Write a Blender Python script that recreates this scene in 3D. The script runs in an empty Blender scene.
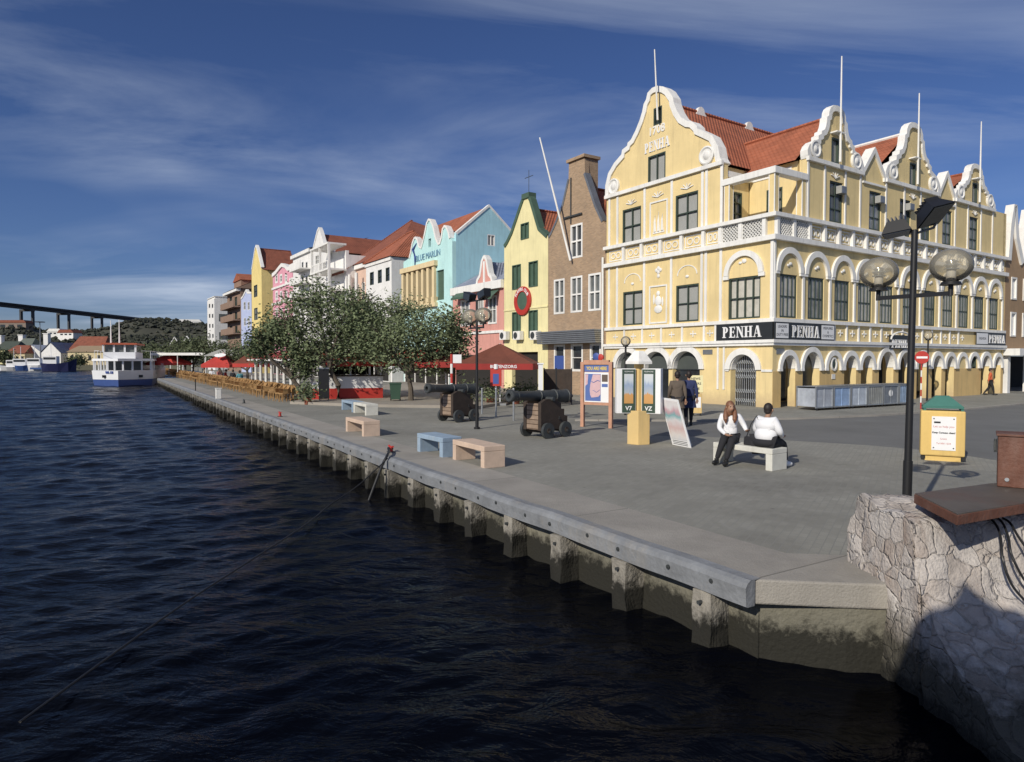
import bpy, bmesh, math, random
from mathutils import Vector, Matrix, geometry
random.seed(7)
R = math.radians
SC = bpy.context.scene
COL = SC.collection
# ---------------------------------------------------------------- camera, sky, sun, exposure
CAMH = 2.2; F = 670.0; PITCH = R(1.8)
cam = bpy.data.cameras.new('camera'); camo = bpy.data.objects.new('camera', cam); COL.objects.link(camo)
cam.sensor_width = 36; cam.lens = 36*F/1024; cam.clip_end = 20000; cam.clip_start = .1
camo.location = (0, 0, CAMH); camo.rotation_euler = (R(90)-PITCH, 0, 0)
SC.camera = camo
SUN_AZ = 216.0; SUN_EL = 30.0          # compass bearing (from +Y clockwise) and height of the sun
w = bpy.data.worlds.new('World'); SC.world = w; w.use_nodes = True
nt = w.node_tree; nt.nodes.clear()
N = nt.nodes.new
sky = N('ShaderNodeTexSky'); sky.sky_type = 'NISHITA'; sky.sun_disc = False
sky.sun_elevation = R(SUN_EL); sky.sun_rotation = R(SUN_AZ); sky.air_density = 1.0; sky.dust_density = 0.2; sky.ozone_density = 5.0
bg = N('ShaderNodeBackground'); bg.inputs['Strength'].default_value = .06
tc = N('ShaderNodeTexCoord'); sep = N('ShaderNodeSeparateXYZ'); nt.links.new(tc.outputs['Generated'], sep.inputs[0])
# thin cirrus: noise on a high flat layer (direction divided by its height)
add = N('ShaderNodeMath'); add.operation = 'ADD'; add.inputs[1].default_value = .12; nt.links.new(sep.outputs[2], add.inputs[0])
dx = N('ShaderNodeMath'); dx.operation = 'DIVIDE'; nt.links.new(sep.outputs[0], dx.inputs[0]); nt.links.new(add.outputs[0], dx.inputs[1])
dy = N('ShaderNodeMath'); dy.operation = 'DIVIDE'; nt.links.new(sep.outputs[1], dy.inputs[0]); nt.links.new(add.outputs[0], dy.inputs[1])
cmb = N('ShaderNodeCombineXYZ'); nt.links.new(dx.outputs[0], cmb.inputs[0]); nt.links.new(dy.outputs[0], cmb.inputs[1])
mp = N('ShaderNodeMapping'); mp.inputs['Rotation'].default_value = (0, 0, R(-28)); mp.inputs['Scale'].default_value = (.5, 1.1, 1)
mp.inputs['Location'].default_value = (5.3, 1.4, 0)
nt.links.new(cmb.outputs[0], mp.inputs[0])
n1 = N('ShaderNodeTexNoise'); n1.inputs['Scale'].default_value = 1.1; n1.inputs['Detail'].default_value = 10; n1.inputs['Roughness'].default_value = .6; n1.inputs['Distortion'].default_value = .6
nt.links.new(mp.outputs[0], n1.inputs['Vector'])
cr = N('ShaderNodeMapRange'); cr.inputs[1].default_value = .40; cr.inputs[2].default_value = .74; cr.inputs[3].default_value = 0; cr.inputs[4].default_value = .75
nt.links.new(n1.outputs['Fac'], cr.inputs[0])
n2 = N('ShaderNodeTexNoise'); n2.inputs['Scale'].default_value = .55; n2.inputs['Detail'].default_value = 3; nt.links.new(cmb.outputs[0], n2.inputs['Vector'])
cr2 = N('ShaderNodeMapRange'); cr2.inputs[1].default_value = .38; cr2.inputs[2].default_value = .62; nt.links.new(n2.outputs['Fac'], cr2.inputs[0])
mm = N('ShaderNodeMath'); mm.operation = 'MULTIPLY'; nt.links.new(cr.outputs[0], mm.inputs[0]); nt.links.new(cr2.outputs[0], mm.inputs[1])
tint = N('ShaderNodeMix'); tint.data_type = 'RGBA'; tint.blend_type = 'MULTIPLY'; tint.inputs[0].default_value = 1
tint.inputs[7].default_value = (.77, .83, 1.14, 1)
nt.links.new(sky.outputs[0], tint.inputs[6])
mix = N('ShaderNodeMix'); mix.data_type = 'RGBA'; mix.inputs[7].default_value = (9.5, 10.8, 13, 1)
nt.links.new(mm.outputs[0], mix.inputs[0]); nt.links.new(tint.outputs[2], mix.inputs[6])
nt.links.new(mix.outputs[2], bg.inputs[0])
out = N('ShaderNodeOutputWorld'); nt.links.new(bg.outputs[0], out.inputs[0])
sl = bpy.data.lights.new('sun', 'SUN'); sl.energy = 4.0; sl.angle = R(.5); sl.color = (1, .93, .80)
so = bpy.data.objects.new('sun', sl); COL.objects.link(so)
sd = Vector((math.sin(R(SUN_AZ))*math.cos(R(SUN_EL)), math.cos(R(SUN_AZ))*math.cos(R(SUN_EL)), math.sin(R(SUN_EL))))
so.rotation_euler = sd.to_track_quat('Z', 'Y').to_euler()
SC.view_settings.view_transform = 'Standard'; SC.view_settings.look = 'None'; SC.view_settings.exposure = -.03; SC.view_settings.gamma = 1
SC.render.engine = 'CYCLES'

# ---------------------------------------------------------------- sight lines used to survey positions from the photograph
RC = Matrix.Rotation(R(90)-PITCH, 3, 'X')
def ray(px, py): return RC @ Vector(((px-512)/F, (381-py)/F, -1))
def G(px, py, z=0.0):
    d = ray(px, py); t = (z-CAMH)/d.z
    return Vector((d.x*t, d.y*t, z))
AZ = R(-33.5)
U = Vector((math.sin(AZ), math.cos(AZ), 0)); V = Vector((-U.y, U.x, 0)) * -1   # U: along the quay, V: inland
ROWROT = math.atan2(U.y, U.x)
C0 = G(772, 408)
def cast(o, dirv, px, py):        # vertical plane through o along dirv -> (distance along, height)
    d = ray(px, py); n = Vector((-dirv.y, dirv.x, 0)); c = Vector((0, 0, CAMH))
    t = (o-c).dot(n)/d.dot(n); p = c+d*t
    return ((p-o).dot(dirv), p.z)
def L(px, py): return cast(C0, U, px, py)
def Rt(px, py): return cast(C0, V, px, py)
def proj(p):
    q = RC.transposed() @ (Vector(p)-Vector((0, 0, CAMH))); return (512-F*q.x/q.z, 381+F*q.y/q.z)

# ---------------------------------------------------------------- mesh builder
I4 = Matrix.Identity(4)
ML = I4
MR = Matrix(((0, -1, 0, 0), (-1, 0, 0, 0), (0, 0, 1, 0), (0, 0, 0, 1)))
def TR(x, y, z, rz=0): return Matrix.Translation((x, y, z)) @ Matrix.Rotation(rz, 4, 'Z')
class MB:
    def __init__(s, M=I4): s.bm = bmesh.new(); s.M = M
    def v(s, p): return s.bm.verts.new(s.M @ Vector(p))
    def poly(s, pts):
        try: return s.bm.faces.new([s.v(p) for p in pts])
        except ValueError: return None
    def box(s, x0, x1, y0, y1, z0, z1, T=None):
        c = [Vector((x, y, z)) for z in (z0, z1) for y in (y0, y1) for x in (x0, x1)]
        if T is not None: c = [T @ p for p in c]
        vs = [s.v(p) for p in c]
        for f in ((0, 1, 3, 2), (4, 6, 7, 5), (0, 4, 5, 1), (2, 3, 7, 6), (0, 2, 6, 4), (1, 5, 7, 3)): s.bm.faces.new([vs[i] for i in f])
        return s
    def prism(s, loops, d0, d1, T=None):   # loops of (x, z); depth along y from d0 to d1; first is the outline, others are holes
        if isinstance(loops[0][0], (int, float)): loops = [loops]
        tr = geometry.tessellate_polygon([[Vector((a, b, 0)) for a, b in l] for l in loops])
        flat = [p for l in loops for p in l]
        def mk(d):
            o = []
            for a, b in flat:
                p = Vector((a, d, b)); o.append(s.v(T @ p if T is not None else p))
            return o
        A, B = mk(d0), mk(d1)
        for t in tr:
            for X in (A, B):
                try: s.bm.faces.new([X[i] for i in t])
                except ValueError: pass
        k = 0
        for l in loops:
            n = len(l)
            for i in range(n):
                j = (i+1) % n
                try: s.bm.faces.new([A[k+i], A[k+j], B[k+j], B[k+i]])
                except ValueError: pass
            k += n
        return s
    def ribbon(s, pts, wd, d0, d1):   # band of width wd inside (right of) an open 2D polyline, depth d0..d1
        P = [Vector(p) for p in pts]; ins = []; outp = []
        for i, p in enumerate(P):
            a = P[max(i-1, 0)]; b = P[min(i+1, len(P)-1)]; t = (b-a).normalized(); ins.append(p+Vector((t.y, -t.x))*wd); outp.append(p-Vector((t.y, -t.x))*.04)
        P = outp
        for i in range(len(P)-1):
            q = [P[i], P[i+1], ins[i+1], ins[i]]
            a = [s.v((x.x, d0, x.y)) for x in q]; b = [s.v((x.x, d1, x.y)) for x in q]
            s.bm.faces.new(a); s.bm.faces.new(b)
            for k in range(4):
                if k in (1, 3) and 0 < i < len(P)-2: continue
                s.bm.faces.new([a[k], a[(k+1) % 4], b[(k+1) % 4], b[k]])
        return s
    def arch(s, cx, zs, ri, ro, d0, d1, a0=0, a1=180, n=18, ky=1.0):
        o = [(cx+ro*math.cos(R(a0+(a1-a0)*i/n)), zs+ky*ro*math.sin(R(a0+(a1-a0)*i/n))) for i in range(n+1)]
        q = [(cx+ri*math.cos(R(a0+(a1-a0)*i/n)), zs+ky*ri*math.sin(R(a0+(a1-a0)*i/n))) for i in range(n+1)]
        for i in range(n):
            f = [o[i], o[i+1], q[i+1], q[i]]
            a = [s.v((x, d0, z)) for x, z in f]; b = [s.v((x, d1, z)) for x, z in f]
            s.bm.faces.new(a); s.bm.faces.new(b)
            for k in range(4):
                if (k == 1 and i < n-1) or (k == 3 and i > 0): continue
                s.bm.faces.new([a[k], a[(k+1) % 4], b[(k+1) % 4], b[k]])
        return s
    def cyl(s, p0, p1, r0, r1=None, n=12, cap=True):
        r1 = r0 if r1 is None else r1
        p0 = Vector(p0); p1 = Vector(p1); q = (p1-p0).to_track_quat('Z', 'Y')
        A = []; B = []
        for i in range(n):
            a = 2*math.pi*i/n; c = Vector((math.cos(a), math.sin(a), 0))
            A.append(s.v(p0+q @ (c*r0))); B.append(s.v(p1+q @ (c*r1)))
        for i in range(n): s.bm.faces.new([A[i], A[(i+1) % n], B[(i+1) % n], B[i]])
        if cap:
            if r0 > 1e-4: s.bm.faces.new(A)
            if r1 > 1e-4: s.bm.faces.new(B)
        return s
    def tube(s, pts, r, n=8):
        pts = [Vector(p) for p in pts]; rs = r if isinstance(r, (list, tuple)) else [r]*len(pts); rings = []
        for i, p in enumerate(pts):
            t = (pts[min(i+1, len(pts)-1)]-pts[max(i-1, 0)]).normalized(); q = t.to_track_quat('Z', 'Y')
            rings.append([s.v(p+q @ Vector((math.cos(2*math.pi*k/n)*rs[i], math.sin(2*math.pi*k/n)*rs[i], 0))) for k in range(n)])
        for a, b in zip(rings, rings[1:]):
            for k in range(n): s.bm.faces.new([a[k], a[(k+1) % n], b[(k+1) % n], b[k]])
        s.bm.faces.new(rings[0]); s.bm.faces.new(rings[-1]); return s
    def lathe(s, prof, c=(0, 0, 0), n=20, T=None):
        c = Vector(c); rings = []
        for r, z in prof:
            ring = []
            for k in range(n):
                p = Vector((max(r, 1e-4)*math.cos(2*math.pi*k/n), max(r, 1e-4)*math.sin(2*math.pi*k/n), z))
                if T is not None: p = T @ p
                ring.append(s.v(c+p))
            rings.append(ring)
        for a, b in zip(rings, rings[1:]):
            for k in range(n): s.bm.faces.new([a[k], a[(k+1) % n], b[(k+1) % n], b[k]])
        s.bm.faces.new(rings[0]); s.bm.faces.new(rings[-1]); return s
    def ball(s, c, rx, ry=None, rz=None, n=14, m=9, T=None):
        ry = rx if ry is None else ry; rz = rx if rz is None else rz; c = Vector(c); rings = []
        for j in range(1, m):
            t = math.pi*j/m; ring = []
            for k in range(n):
                a = 2*math.pi*k/n; p = Vector((rx*math.sin(t)*math.cos(a), ry*math.sin(t)*math.sin(a), rz*math.cos(t)))
                if T is not None: p = T @ p
                ring.append(s.v(c+p))
            rings.append(ring)
        tp = Vector((0, 0, rz)); bt = Vector((0, 0, -rz))
        if T is not None: tp = T @ tp; bt = T @ bt
        tp = s.v(c+tp); bt = s.v(c+bt)
        for a, b in zip(rings, rings[1:]):
            for k in range(n): s.bm.faces.new([a[k], a[(k+1) % n], b[(k+1) % n], b[k]])
        for k in range(n):
            s.bm.faces.new([tp, rings[0][k], rings[0][(k+1) % n]]); s.bm.faces.new([bt, rings[-1][(k+1) % n], rings[-1][k]])
        return s
    def build(s, name, mat, parent=None, smooth=False, bevel=0, label=None):
        bmesh.ops.recalc_face_normals(s.bm, faces=s.bm.faces[:])
        me = bpy.data.meshes.new(name); s.bm.to_mesh(me); s.bm.free()
        if mat: me.materials.append(mat)
        o = bpy.data.objects.new(name, me); COL.objects.link(o)
        if parent: o.parent = parent
        if smooth:
            me.polygons.foreach_set('use_smooth', [True]*len(me.polygons))
            try: me.set_sharp_from_angle(angle=R(40))
            except Exception: pass
        if bevel:
            m = o.modifiers.new('bevel', 'BEVEL'); m.width = bevel; m.segments = 2; m.limit_method = 'ANGLE'
        if label: o['label'] = label
        return o
def tag(o, label, cat, group=None, kind=None):
    if label: o['label'] = label
    if cat: o['category'] = cat
    if group: o['group'] = group
    if kind: o['kind'] = kind
    return o
def thing(name, label, cat, loc=(0, 0, 0), rz=0, group=None):
    o = bpy.data.objects.new(name, None); COL.objects.link(o); o.empty_display_size = .2
    o.location = loc; o.rotation_euler = (0, 0, rz)
    return tag(o, label, cat, group)
def copy_tree(o, parent=None, kids=None):
    c = o.copy(); COL.objects.link(c); c.parent = parent
    for ch in [x for x in ALLKIDS.get(o.name, [])]: copy_tree(ch, c)
    return c
ALLKIDS = {}
def register(o):
    ALLKIDS[o.name] = list(o.children)
    for c in o.children: register(c)
def dup(o, loc, rz=None, label=None, group=None):
    register(o); c = copy_tree(o); c.location = loc
    if rz is not None: c.rotation_euler = (0, 0, rz)
    if label: c['label'] = label
    if group: c['group'] = group
    return c
def text(name, s, mat, parent, M, size, ext=.01, align='CENTER', bold=0, sx=1.0, label=None):
    cu = bpy.data.curves.new(name, 'FONT'); cu.body = s; cu.size = size; cu.extrude = ext; cu.align_x = align; cu.align_y = 'CENTER'; cu.offset = bold; cu.resolution_u = 2
    t = bpy.data.objects.new(name+'_c', cu); COL.objects.link(t)
    dg = bpy.context.evaluated_depsgraph_get(); me = bpy.data.meshes.new_from_object(t.evaluated_get(dg)); me.name = name
    bpy.data.objects.remove(t); bpy.data.curves.remove(cu)
    me.transform(M @ Matrix.Diagonal((sx, 1, 1, 1))); me.materials.clear(); me.materials.append(mat)
    o = bpy.data.objects.new(name, me); COL.objects.link(o)
    if parent: o.parent = parent
    if label: o['label'] = label
    return o
def TL(s, n, z): return Matrix(((-1, 0, 0, s), (0, 0, 1, n), (0, 1, 0, z), (0, 0, 0, 1)))      # text on the quay-side facade
def TRt(s, n, z): return Matrix(((0, 0, -1, -n), (-1, 0, 0, -s), (0, 1, 0, z), (0, 0, 0, 1)))  # text on the street facade
def TF(x, y, z): return Matrix(((1, 0, 0, x), (0, 0, -1, y), (0, 1, 0, z), (0, 0, 0, 1)))      # text facing local -y

# ---------------------------------------------------------------- materials
def mix_into(m, fac_out, col):   # put colour col over the base colour by fac_out
    t = m.node_tree; b = t.nodes['Principled BSDF']; l = b.inputs['Base Color'].links[0].from_socket
    y = t.nodes.new('ShaderNodeMix'); y.data_type = 'RGBA'; y.inputs[7].default_value = (*col, 1)
    t.links.new(fac_out, y.inputs[0]); t.links.new(l, y.inputs[6]); t.links.new(y.outputs[2], b.inputs['Base Color'])
    return y
def mat(name, col, rough=.8, var=.12, scale=1.5, bump=0.0, bscale=40, metal=0, spec=.5, stain=None, stain_amt=.5, coord='Object', detail=6):
    m = bpy.data.materials.new(name); m.use_nodes = True; t = m.node_tree; b = t.nodes['Principled BSDF']
    b.inputs['Roughness'].default_value = rough; b.inputs['Metallic'].default_value = metal; b.inputs['Specular IOR Level'].default_value = spec
    c = t.nodes.new('ShaderNodeTexCoord')
    n = t.nodes.new('ShaderNodeTexNoise'); n.inputs['Scale'].default_value = scale; n.inputs['Detail'].default_value = detail; n.inputs['Roughness'].default_value = .65
    t.links.new(c.outputs[coord], n.inputs['Vector'])
    mr = t.nodes.new('ShaderNodeMapRange'); mr.inputs[1].default_value = .25; mr.inputs[2].default_value = .75; mr.inputs[3].default_value = 1-var; mr.inputs[4].default_value = 1+var
    t.links.new(n.outputs['Fac'], mr.inputs[0])
    x = t.nodes.new('ShaderNodeMix'); x.data_type = 'RGBA'; x.blend_type = 'MULTIPLY'; x.inputs[0].default_value = 1; x.inputs[6].default_value = (*col, 1)
    t.links.new(mr.outputs[0], x.inputs[7]); last = x.outputs[2]
    if stain:
        n3 = t.nodes.new('ShaderNodeTexNoise'); n3.inputs['Scale'].default_value = scale*.6; n3.inputs['Detail'].default_value = 8; n3.inputs['Roughness'].default_value = .7
        mpp = t.nodes.new('ShaderNodeMapping'); mpp.inputs['Scale'].default_value = (1, 1, .35); mpp.inputs['Location'].default_value = (3, 7, 1)
        t.links.new(c.outputs[coord], mpp.inputs[0]); t.links.new(mpp.outputs[0], n3.inputs['Vector'])
        m3 = t.nodes.new('ShaderNodeMapRange'); m3.inputs[1].default_value = .52; m3.inputs[2].default_value = .72; m3.inputs[4].default_value = stain_amt
        t.links.new(n3.outputs['Fac'], m3.inputs[0])
        y = t.nodes.new('ShaderNodeMix'); y.data_type = 'RGBA'; y.inputs[7].default_value = (*stain, 1)
        t.links.new(m3.outputs[0], y.inputs[0]); t.links.new(last, y.inputs[6]); last = y.outputs[2]
    t.links.new(last, b.inputs['Base Color'])
    if bump:
        n2 = t.nodes.new('ShaderNodeTexNoise'); n2.inputs['Scale'].default_value = bscale; n2.inputs['Detail'].default_value = 4
        t.links.new(c.outputs[coord], n2.inputs['Vector'])
        bb = t.nodes.new('ShaderNodeBump'); bb.inputs['Strength'].default_value = bump; bb.inputs['Distance'].default_value = .02
        t.links.new(n2.outputs['Fac'], bb.inputs['Height']); t.links.new(bb.outputs[0], b.inputs['Normal'])
    m['last'] = 0
    return m
def brick_layer(m, mortar, sx, sy, off=.5, msize=.012, rot=0, plane='xy', bumpd=.01, bstr=.4, c1=.85, c2=1.15):
    t = m.node_tree; b = t.nodes['Principled BSDF']; c = t.nodes.new('ShaderNodeTexCoord')
    mp_ = t.nodes.new('ShaderNodeMapping'); mp_.inputs['Rotation'].default_value = (0, 0, rot)
    if plane != 'xy':
        se = t.nodes.new('ShaderNodeSeparateXYZ'); co = t.nodes.new('ShaderNodeCombineXYZ'); a = t.nodes.new('ShaderNodeMath'); a.operation = 'ADD'
        t.links.new(c.outputs['Object'], se.inputs[0]); t.links.new(se.outputs[0], a.inputs[0]); t.links.new(se.outputs[1], a.inputs[1])
        t.links.new(a.outputs[0], co.inputs[0]); t.links.new(se.outputs[2], co.inputs[1]); t.links.new(co.outputs[0], mp_.inputs[0])
    else: t.links.new(c.outputs['Object'], mp_.inputs[0])
    k = t.nodes.new('ShaderNodeTexBrick'); k.inputs['Scale'].default_value = 1; k.inputs['Brick Width'].default_value = sx; k.inputs['Row Height'].default_value = sy
    k.inputs['Mortar Size'].default_value = msize; k.offset = off; k.inputs['Color1'].default_value = (c1, c1, c1, 1); k.inputs['Color2'].default_value = (c2, c2, c2, 1); k.inputs['Mortar'].default_value = (1, 1, 1, 1)
    k.inputs['Mortar Smooth'].default_value = .1
    t.links.new(mp_.outputs[0], k.inputs['Vector'])
    l = b.inputs['Base Color'].links[0].from_socket
    x = t.nodes.new('ShaderNodeMix'); x.data_type = 'RGBA'; x.blend_type = 'MULTIPLY'; x.inputs[0].default_value = 1
    t.links.new(l, x.inputs[6]); t.links.new(k.outputs['Color'], x.inputs[7]); t.links.new(x.outputs[2], b.inputs['Base Color'])
    mix_into(m, k.outputs['Fac'], mortar)
    bb = t.nodes.new('ShaderNodeBump'); bb.invert = True; bb.inputs['Strength'].default_value = bstr; bb.inputs['Distance'].default_value = bumpd
    t.links.new(k.outputs['Fac'], bb.inputs['Height'])
    if b.inputs['Normal'].links: t.links.new(b.inputs['Normal'].links[0].from_socket, bb.inputs['Normal'])
    t.links.new(bb.outputs[0], b.inputs['Normal'])
    return m
def plaster(name, col, **k):
    a = dict(rough=.85, var=.10, scale=.9, bump=.25, bscale=25, stain=tuple(c*.72 for c in col), stain_amt=.45); a.update(k); m = mat(name, col, **a); t = m.node_tree
    # rain streaks: narrow vertical runs of grime
    c = t.nodes.new('ShaderNodeTexCoord'); mp_ = t.nodes.new('ShaderNodeMapping'); mp_.inputs['Scale'].default_value = (3.2, 3.2, .22); n = t.nodes.new('ShaderNodeTexNoise'); n.inputs['Scale'].default_value = 1.4; n.inputs['Detail'].default_value = 7; n.inputs['Roughness'].default_value = .6
    t.links.new(c.outputs['Object'], mp_.inputs[0]); t.links.new(mp_.outputs[0], n.inputs['Vector']); r_ = t.nodes.new('ShaderNodeMapRange'); r_.inputs[1].default_value = .50; r_.inputs[2].default_value = .72; r_.inputs[4].default_value = .42
    t.links.new(n.outputs['Fac'], r_.inputs[0]); mix_into(m, r_.outputs[0], tuple(q*.55+.03 for q in col)); return m
M_ = {}
M_['yellow'] = plaster('yellow_plaster', (.76, .60, .305))
M_['ochre'] = plaster('ochre_plaster', (.68, .48, .21))
M_['white'] = plaster('white_trim', (.80, .79, .76), stain=(.5, .47, .42), stain_amt=.3)
M_['green'] = mat('green_paint', (.045, .065, .05), rough=.5)
M_['dkgreen'] = mat('shutter_green', (.07, .12, .085), rough=.6, var=.2)
M_['curtain'] = mat('curtained_glass', (.40, .40, .36), rough=.25, var=.25, scale=2.2)
M_['louver'] = mat('louvre_paint', (.42, .42, .40), rough=.6, var=.1)
brick_layer(M_['louver'], (.22, .23, .22), 12, .055, off=0, msize=.012, plane='xz', c1=1, c2=1)
M_['glass'] = mat('dark_glass', (.03, .035, .04), rough=.08, var=.5, scale=.8)
M_['glass2'] = mat('window_glass', (.12, .13, .13), rough=.1, var=.6, scale=.9)
M_['glass3'] = mat('window_glass_pale', (.24, .25, .25), rough=.15, var=.5, scale=1.4)
M_['glass4'] = mat('window_glass_deep', (.05, .055, .06), rough=.06, var=.6, scale=.7)
M_['curtain2'] = mat('drawn_curtain', (.52, .50, .44), rough=.3, var=.2, scale=3)
M_['curtain3'] = mat('half_drawn_curtain', (.28, .28, .25), rough=.2, var=.5, scale=1.6)
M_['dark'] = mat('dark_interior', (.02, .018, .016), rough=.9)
M_['black'] = mat('black_paint', (.015, .015, .016), rough=.45)
M_['sign_black'] = mat('sign_black', (.025, .028, .03), rough=.4)
M_['signwhite'] = mat('sign_white', (.8, .8, .8), rough=.5, var=.04)
M_['grey'] = mat('grey_metal', (.28, .29, .30), rough=.45, metal=.6, var=.2)
M_['steel'] = mat('galvanised_steel', (.42, .44, .46), rough=.4, metal=.7, var=.2, scale=4)
M_['cast_iron'] = mat('cast_iron', (.045, .05, .052), rough=.55, var=.35, scale=6, bump=.4, bscale=30)
M_['red'] = mat('red_paint', (.45, .035, .025), rough=.6)
M_['valance'] = mat('dull_red_canvas', (.30, .03, .025), rough=.85, var=.2)
M_['redcloth'] = mat('red_canvas', (.45, .045, .035), rough=.85, var=.15)
M_['maroon'] = mat('maroon_canvas', (.16, .05, .03), rough=.9, var=.2)
M_['blue'] = mat('blue_paint', (.05, .09, .30), rough=.5)
M_['skin'] = mat('skin', (.35, .2, .13), rough=.6, var=.05)
M_['hair'] = mat('hair_dark', (.02, .014, .012), rough=.6)
M_['hairred'] = mat('hair_auburn', (.19, .085, .045), rough=.55, var=.3, scale=20)
M_['whitecloth'] = mat('white_cloth', (.78, .78, .80), rough=.9, var=.04)
M_['blackcloth'] = mat('black_cloth', (.018, .018, .022), rough=.9)
M_['brick'] = brick_layer(mat('brown_brick', (.38, .255, .155), rough=.9, var=.22, scale=.8, bump=.3, bscale=30, stain=(.24, .18, .13), stain_amt=.6), (.34, .28, .22), .24, .075, msize=.01, plane='xz')
def roof_mat(name, col):
    m = mat(name, col, rough=.85, var=.28, scale=1.1, bump=.3, bscale=20, stain=tuple(c*.55 for c in col), stain_amt=.6)
    t = m.node_tree; b = t.nodes['Principled BSDF']; c = t.nodes.new('ShaderNodeTexCoord'); se = t.nodes.new('ShaderNodeSeparateXYZ'); t.links.new(c.outputs['Object'], se.inputs[0])
    # tile courses by height, pans across
    h = t.nodes.new('ShaderNodeMath'); h.operation = 'FRACT'; q = t.nodes.new('ShaderNodeMath'); q.operation = 'MULTIPLY'; q.inputs[1].default_value = 4.2
    t.links.new(se.outputs[2], q.inputs[0]); t.links.new(q.outputs[0], h.inputs[0])
    a = t.nodes.new('ShaderNodeMath'); a.operation = 'ADD'; t.links.new(se.outputs[0], a.inputs[0]); t.links.new(se.outputs[1], a.inputs[1])
    s1 = t.nodes.new('ShaderNodeMath'); s1.operation = 'MULTIPLY'; s1.inputs[1].default_value = 26; t.links.new(a.outputs[0], s1.inputs[0])
    s2 = t.nodes.new('ShaderNodeMath'); s2.operation = 'SINE'; t.links.new(s1.outputs[0], s2.inputs[0])
    s3 = t.nodes.new('ShaderNodeMath'); s3.operation = 'MULTIPLY_ADD'; s3.inputs[1].default_value = .3; t.links.new(s2.outputs[0], s3.inputs[0]); t.links.new(h.outputs[0], s3.inputs[2])
    bb = t.nodes.new('ShaderNodeBump'); bb.inputs['Strength'].default_value = .8; bb.inputs['Distance'].default_value = .06
    t.links.new(s3.outputs[0], bb.inputs['Height']); t.links.new(b.inputs['Normal'].links[0].from_socket, bb.inputs['Normal']); t.links.new(bb.outputs[0], b.inputs['Normal'])
    # darker line under each course
    mr = t.nodes.new('ShaderNodeMapRange'); mr.inputs[1].default_value = .0; mr.inputs[2].default_value = .18; mr.inputs[3].default_value = .45; mr.inputs[4].default_value = 0
    t.links.new(h.outputs[0], mr.inputs[0]); mix_into(m, mr.outputs[0], tuple(c_*.35 for c_ in col))
    return m
M_['roof'] = roof_mat('red_roof_tiles', (.36, .115, .06))
M_['roofbrown'] = roof_mat('brown_roof_tiles', (.26, .085, .05))
M_['roofgrey'] = roof_mat('grey_roof_tiles', (.25, .28, .36))
# ================================================================ SETTING
from mathutils import noise
WZ = -.87
def slab(mb, pts, z0, z1):
    lo = [mb.v((p[0], p[1], z0)) for p in pts]; hi = [mb.v((p[0], p[1], z1)) for p in pts]
    mb.bm.faces.new(lo); mb.bm.faces.new(hi); n = len(pts)
    for i in range(n): mb.bm.faces.new([lo[i], lo[(i+1) % n], hi[(i+1) % n], hi[i]])
    return mb
# ---- water
m = bpy.data.materials.new('water'); m.use_nodes = True; t = m.node_tree; b = t.nodes['Principled BSDF']
b.inputs['Base Color'].default_value = (.0015, .002, .004, 1); b.inputs['Roughness'].default_value = .16; b.inputs['IOR'].default_value = 1.33; b.inputs['Specular IOR Level'].default_value = .12
c = t.nodes.new('ShaderNodeTexCoord'); mp_ = t.nodes.new('ShaderNodeMapping'); mp_.inputs['Rotation'].default_value = (0, 0, R(20)); mp_.inputs['Scale'].default_value = (.75, 1.5, 1); t.links.new(c.outputs['Object'], mp_.inputs[0])
a1 = t.nodes.new('ShaderNodeTexNoise'); a1.inputs['Scale'].default_value = 1.3; a1.inputs['Detail'].default_value = 5; a1.inputs['Roughness'].default_value = .6; a1.inputs['Distortion'].default_value = .8
a2 = t.nodes.new('ShaderNodeTexNoise'); a2.inputs['Scale'].default_value = 4.5; a2.inputs['Detail'].default_value = 3; a2.inputs['Distortion'].default_value = .5
for x in (a1, a2): t.links.new(mp_.outputs[0], x.inputs['Vector'])
b1 = t.nodes.new('ShaderNodeBump'); b1.inputs['Strength'].default_value = 1; b1.inputs['Distance'].default_value = .06
b2 = t.nodes.new('ShaderNodeBump'); b2.inputs['Strength'].default_value = .8; b2.inputs['Distance'].default_value = .03
t.links.new(a1.outputs['Fac'], b1.inputs['Height']); t.links.new(a2.outputs['Fac'], b2.inputs['Height']); t.links.new(b2.outputs[0], b1.inputs['Normal']); t.links.new(b1.outputs[0], b.inputs['Normal'])
M_['water'] = m
mb = MB(); mb.poly([(-6000, -300, WZ-.5), (6000, -300, WZ-.5), (6000, 9000, WZ-.5), (-6000, 9000, WZ-.5)])
tag(mb.build('harbour_water', m), None, None, kind='structure')
import numpy as np
rg = np.random.RandomState(4); nr_, nc_ = 760, 430
Ys = 2.4*1.0062**np.arange(nr_); tx = np.linspace(-.92, .92, nc_); YY = np.repeat(Ys[:, None], nc_, 1); XX = tx[None, :]*YY
H_ = np.zeros_like(XX); tot = np.zeros(nr_); sp_ = Ys*.0062
for i in range(46):
    lam = .28*(26.0**(i/45.0)*.9); th = math.radians(-60+rg.normal(0, 32)); kx, ky = math.cos(th)*2*math.pi/lam, math.sin(th)*2*math.pi/lam
    att = np.clip(lam/(3.2*sp_)-.6, 0, 1)*(.6 if lam > 3 else 1); sl_ = .045*att*(1.3 if lam < 1.0 else .45); tot += sl_**2/2
    H_ += (sl_*lam/(2*math.pi))[:, None]*np.sin(kx*XX+ky*YY+rg.uniform(0, 6.28)+.6*np.sin(XX*.7+YY*.4+i))
H_ *= (.11/np.maximum(np.sqrt(tot), .02))[:, None].clip(0, 2.2)
Z_ = WZ+H_; Z_[-1, :] = WZ-.49
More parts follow.
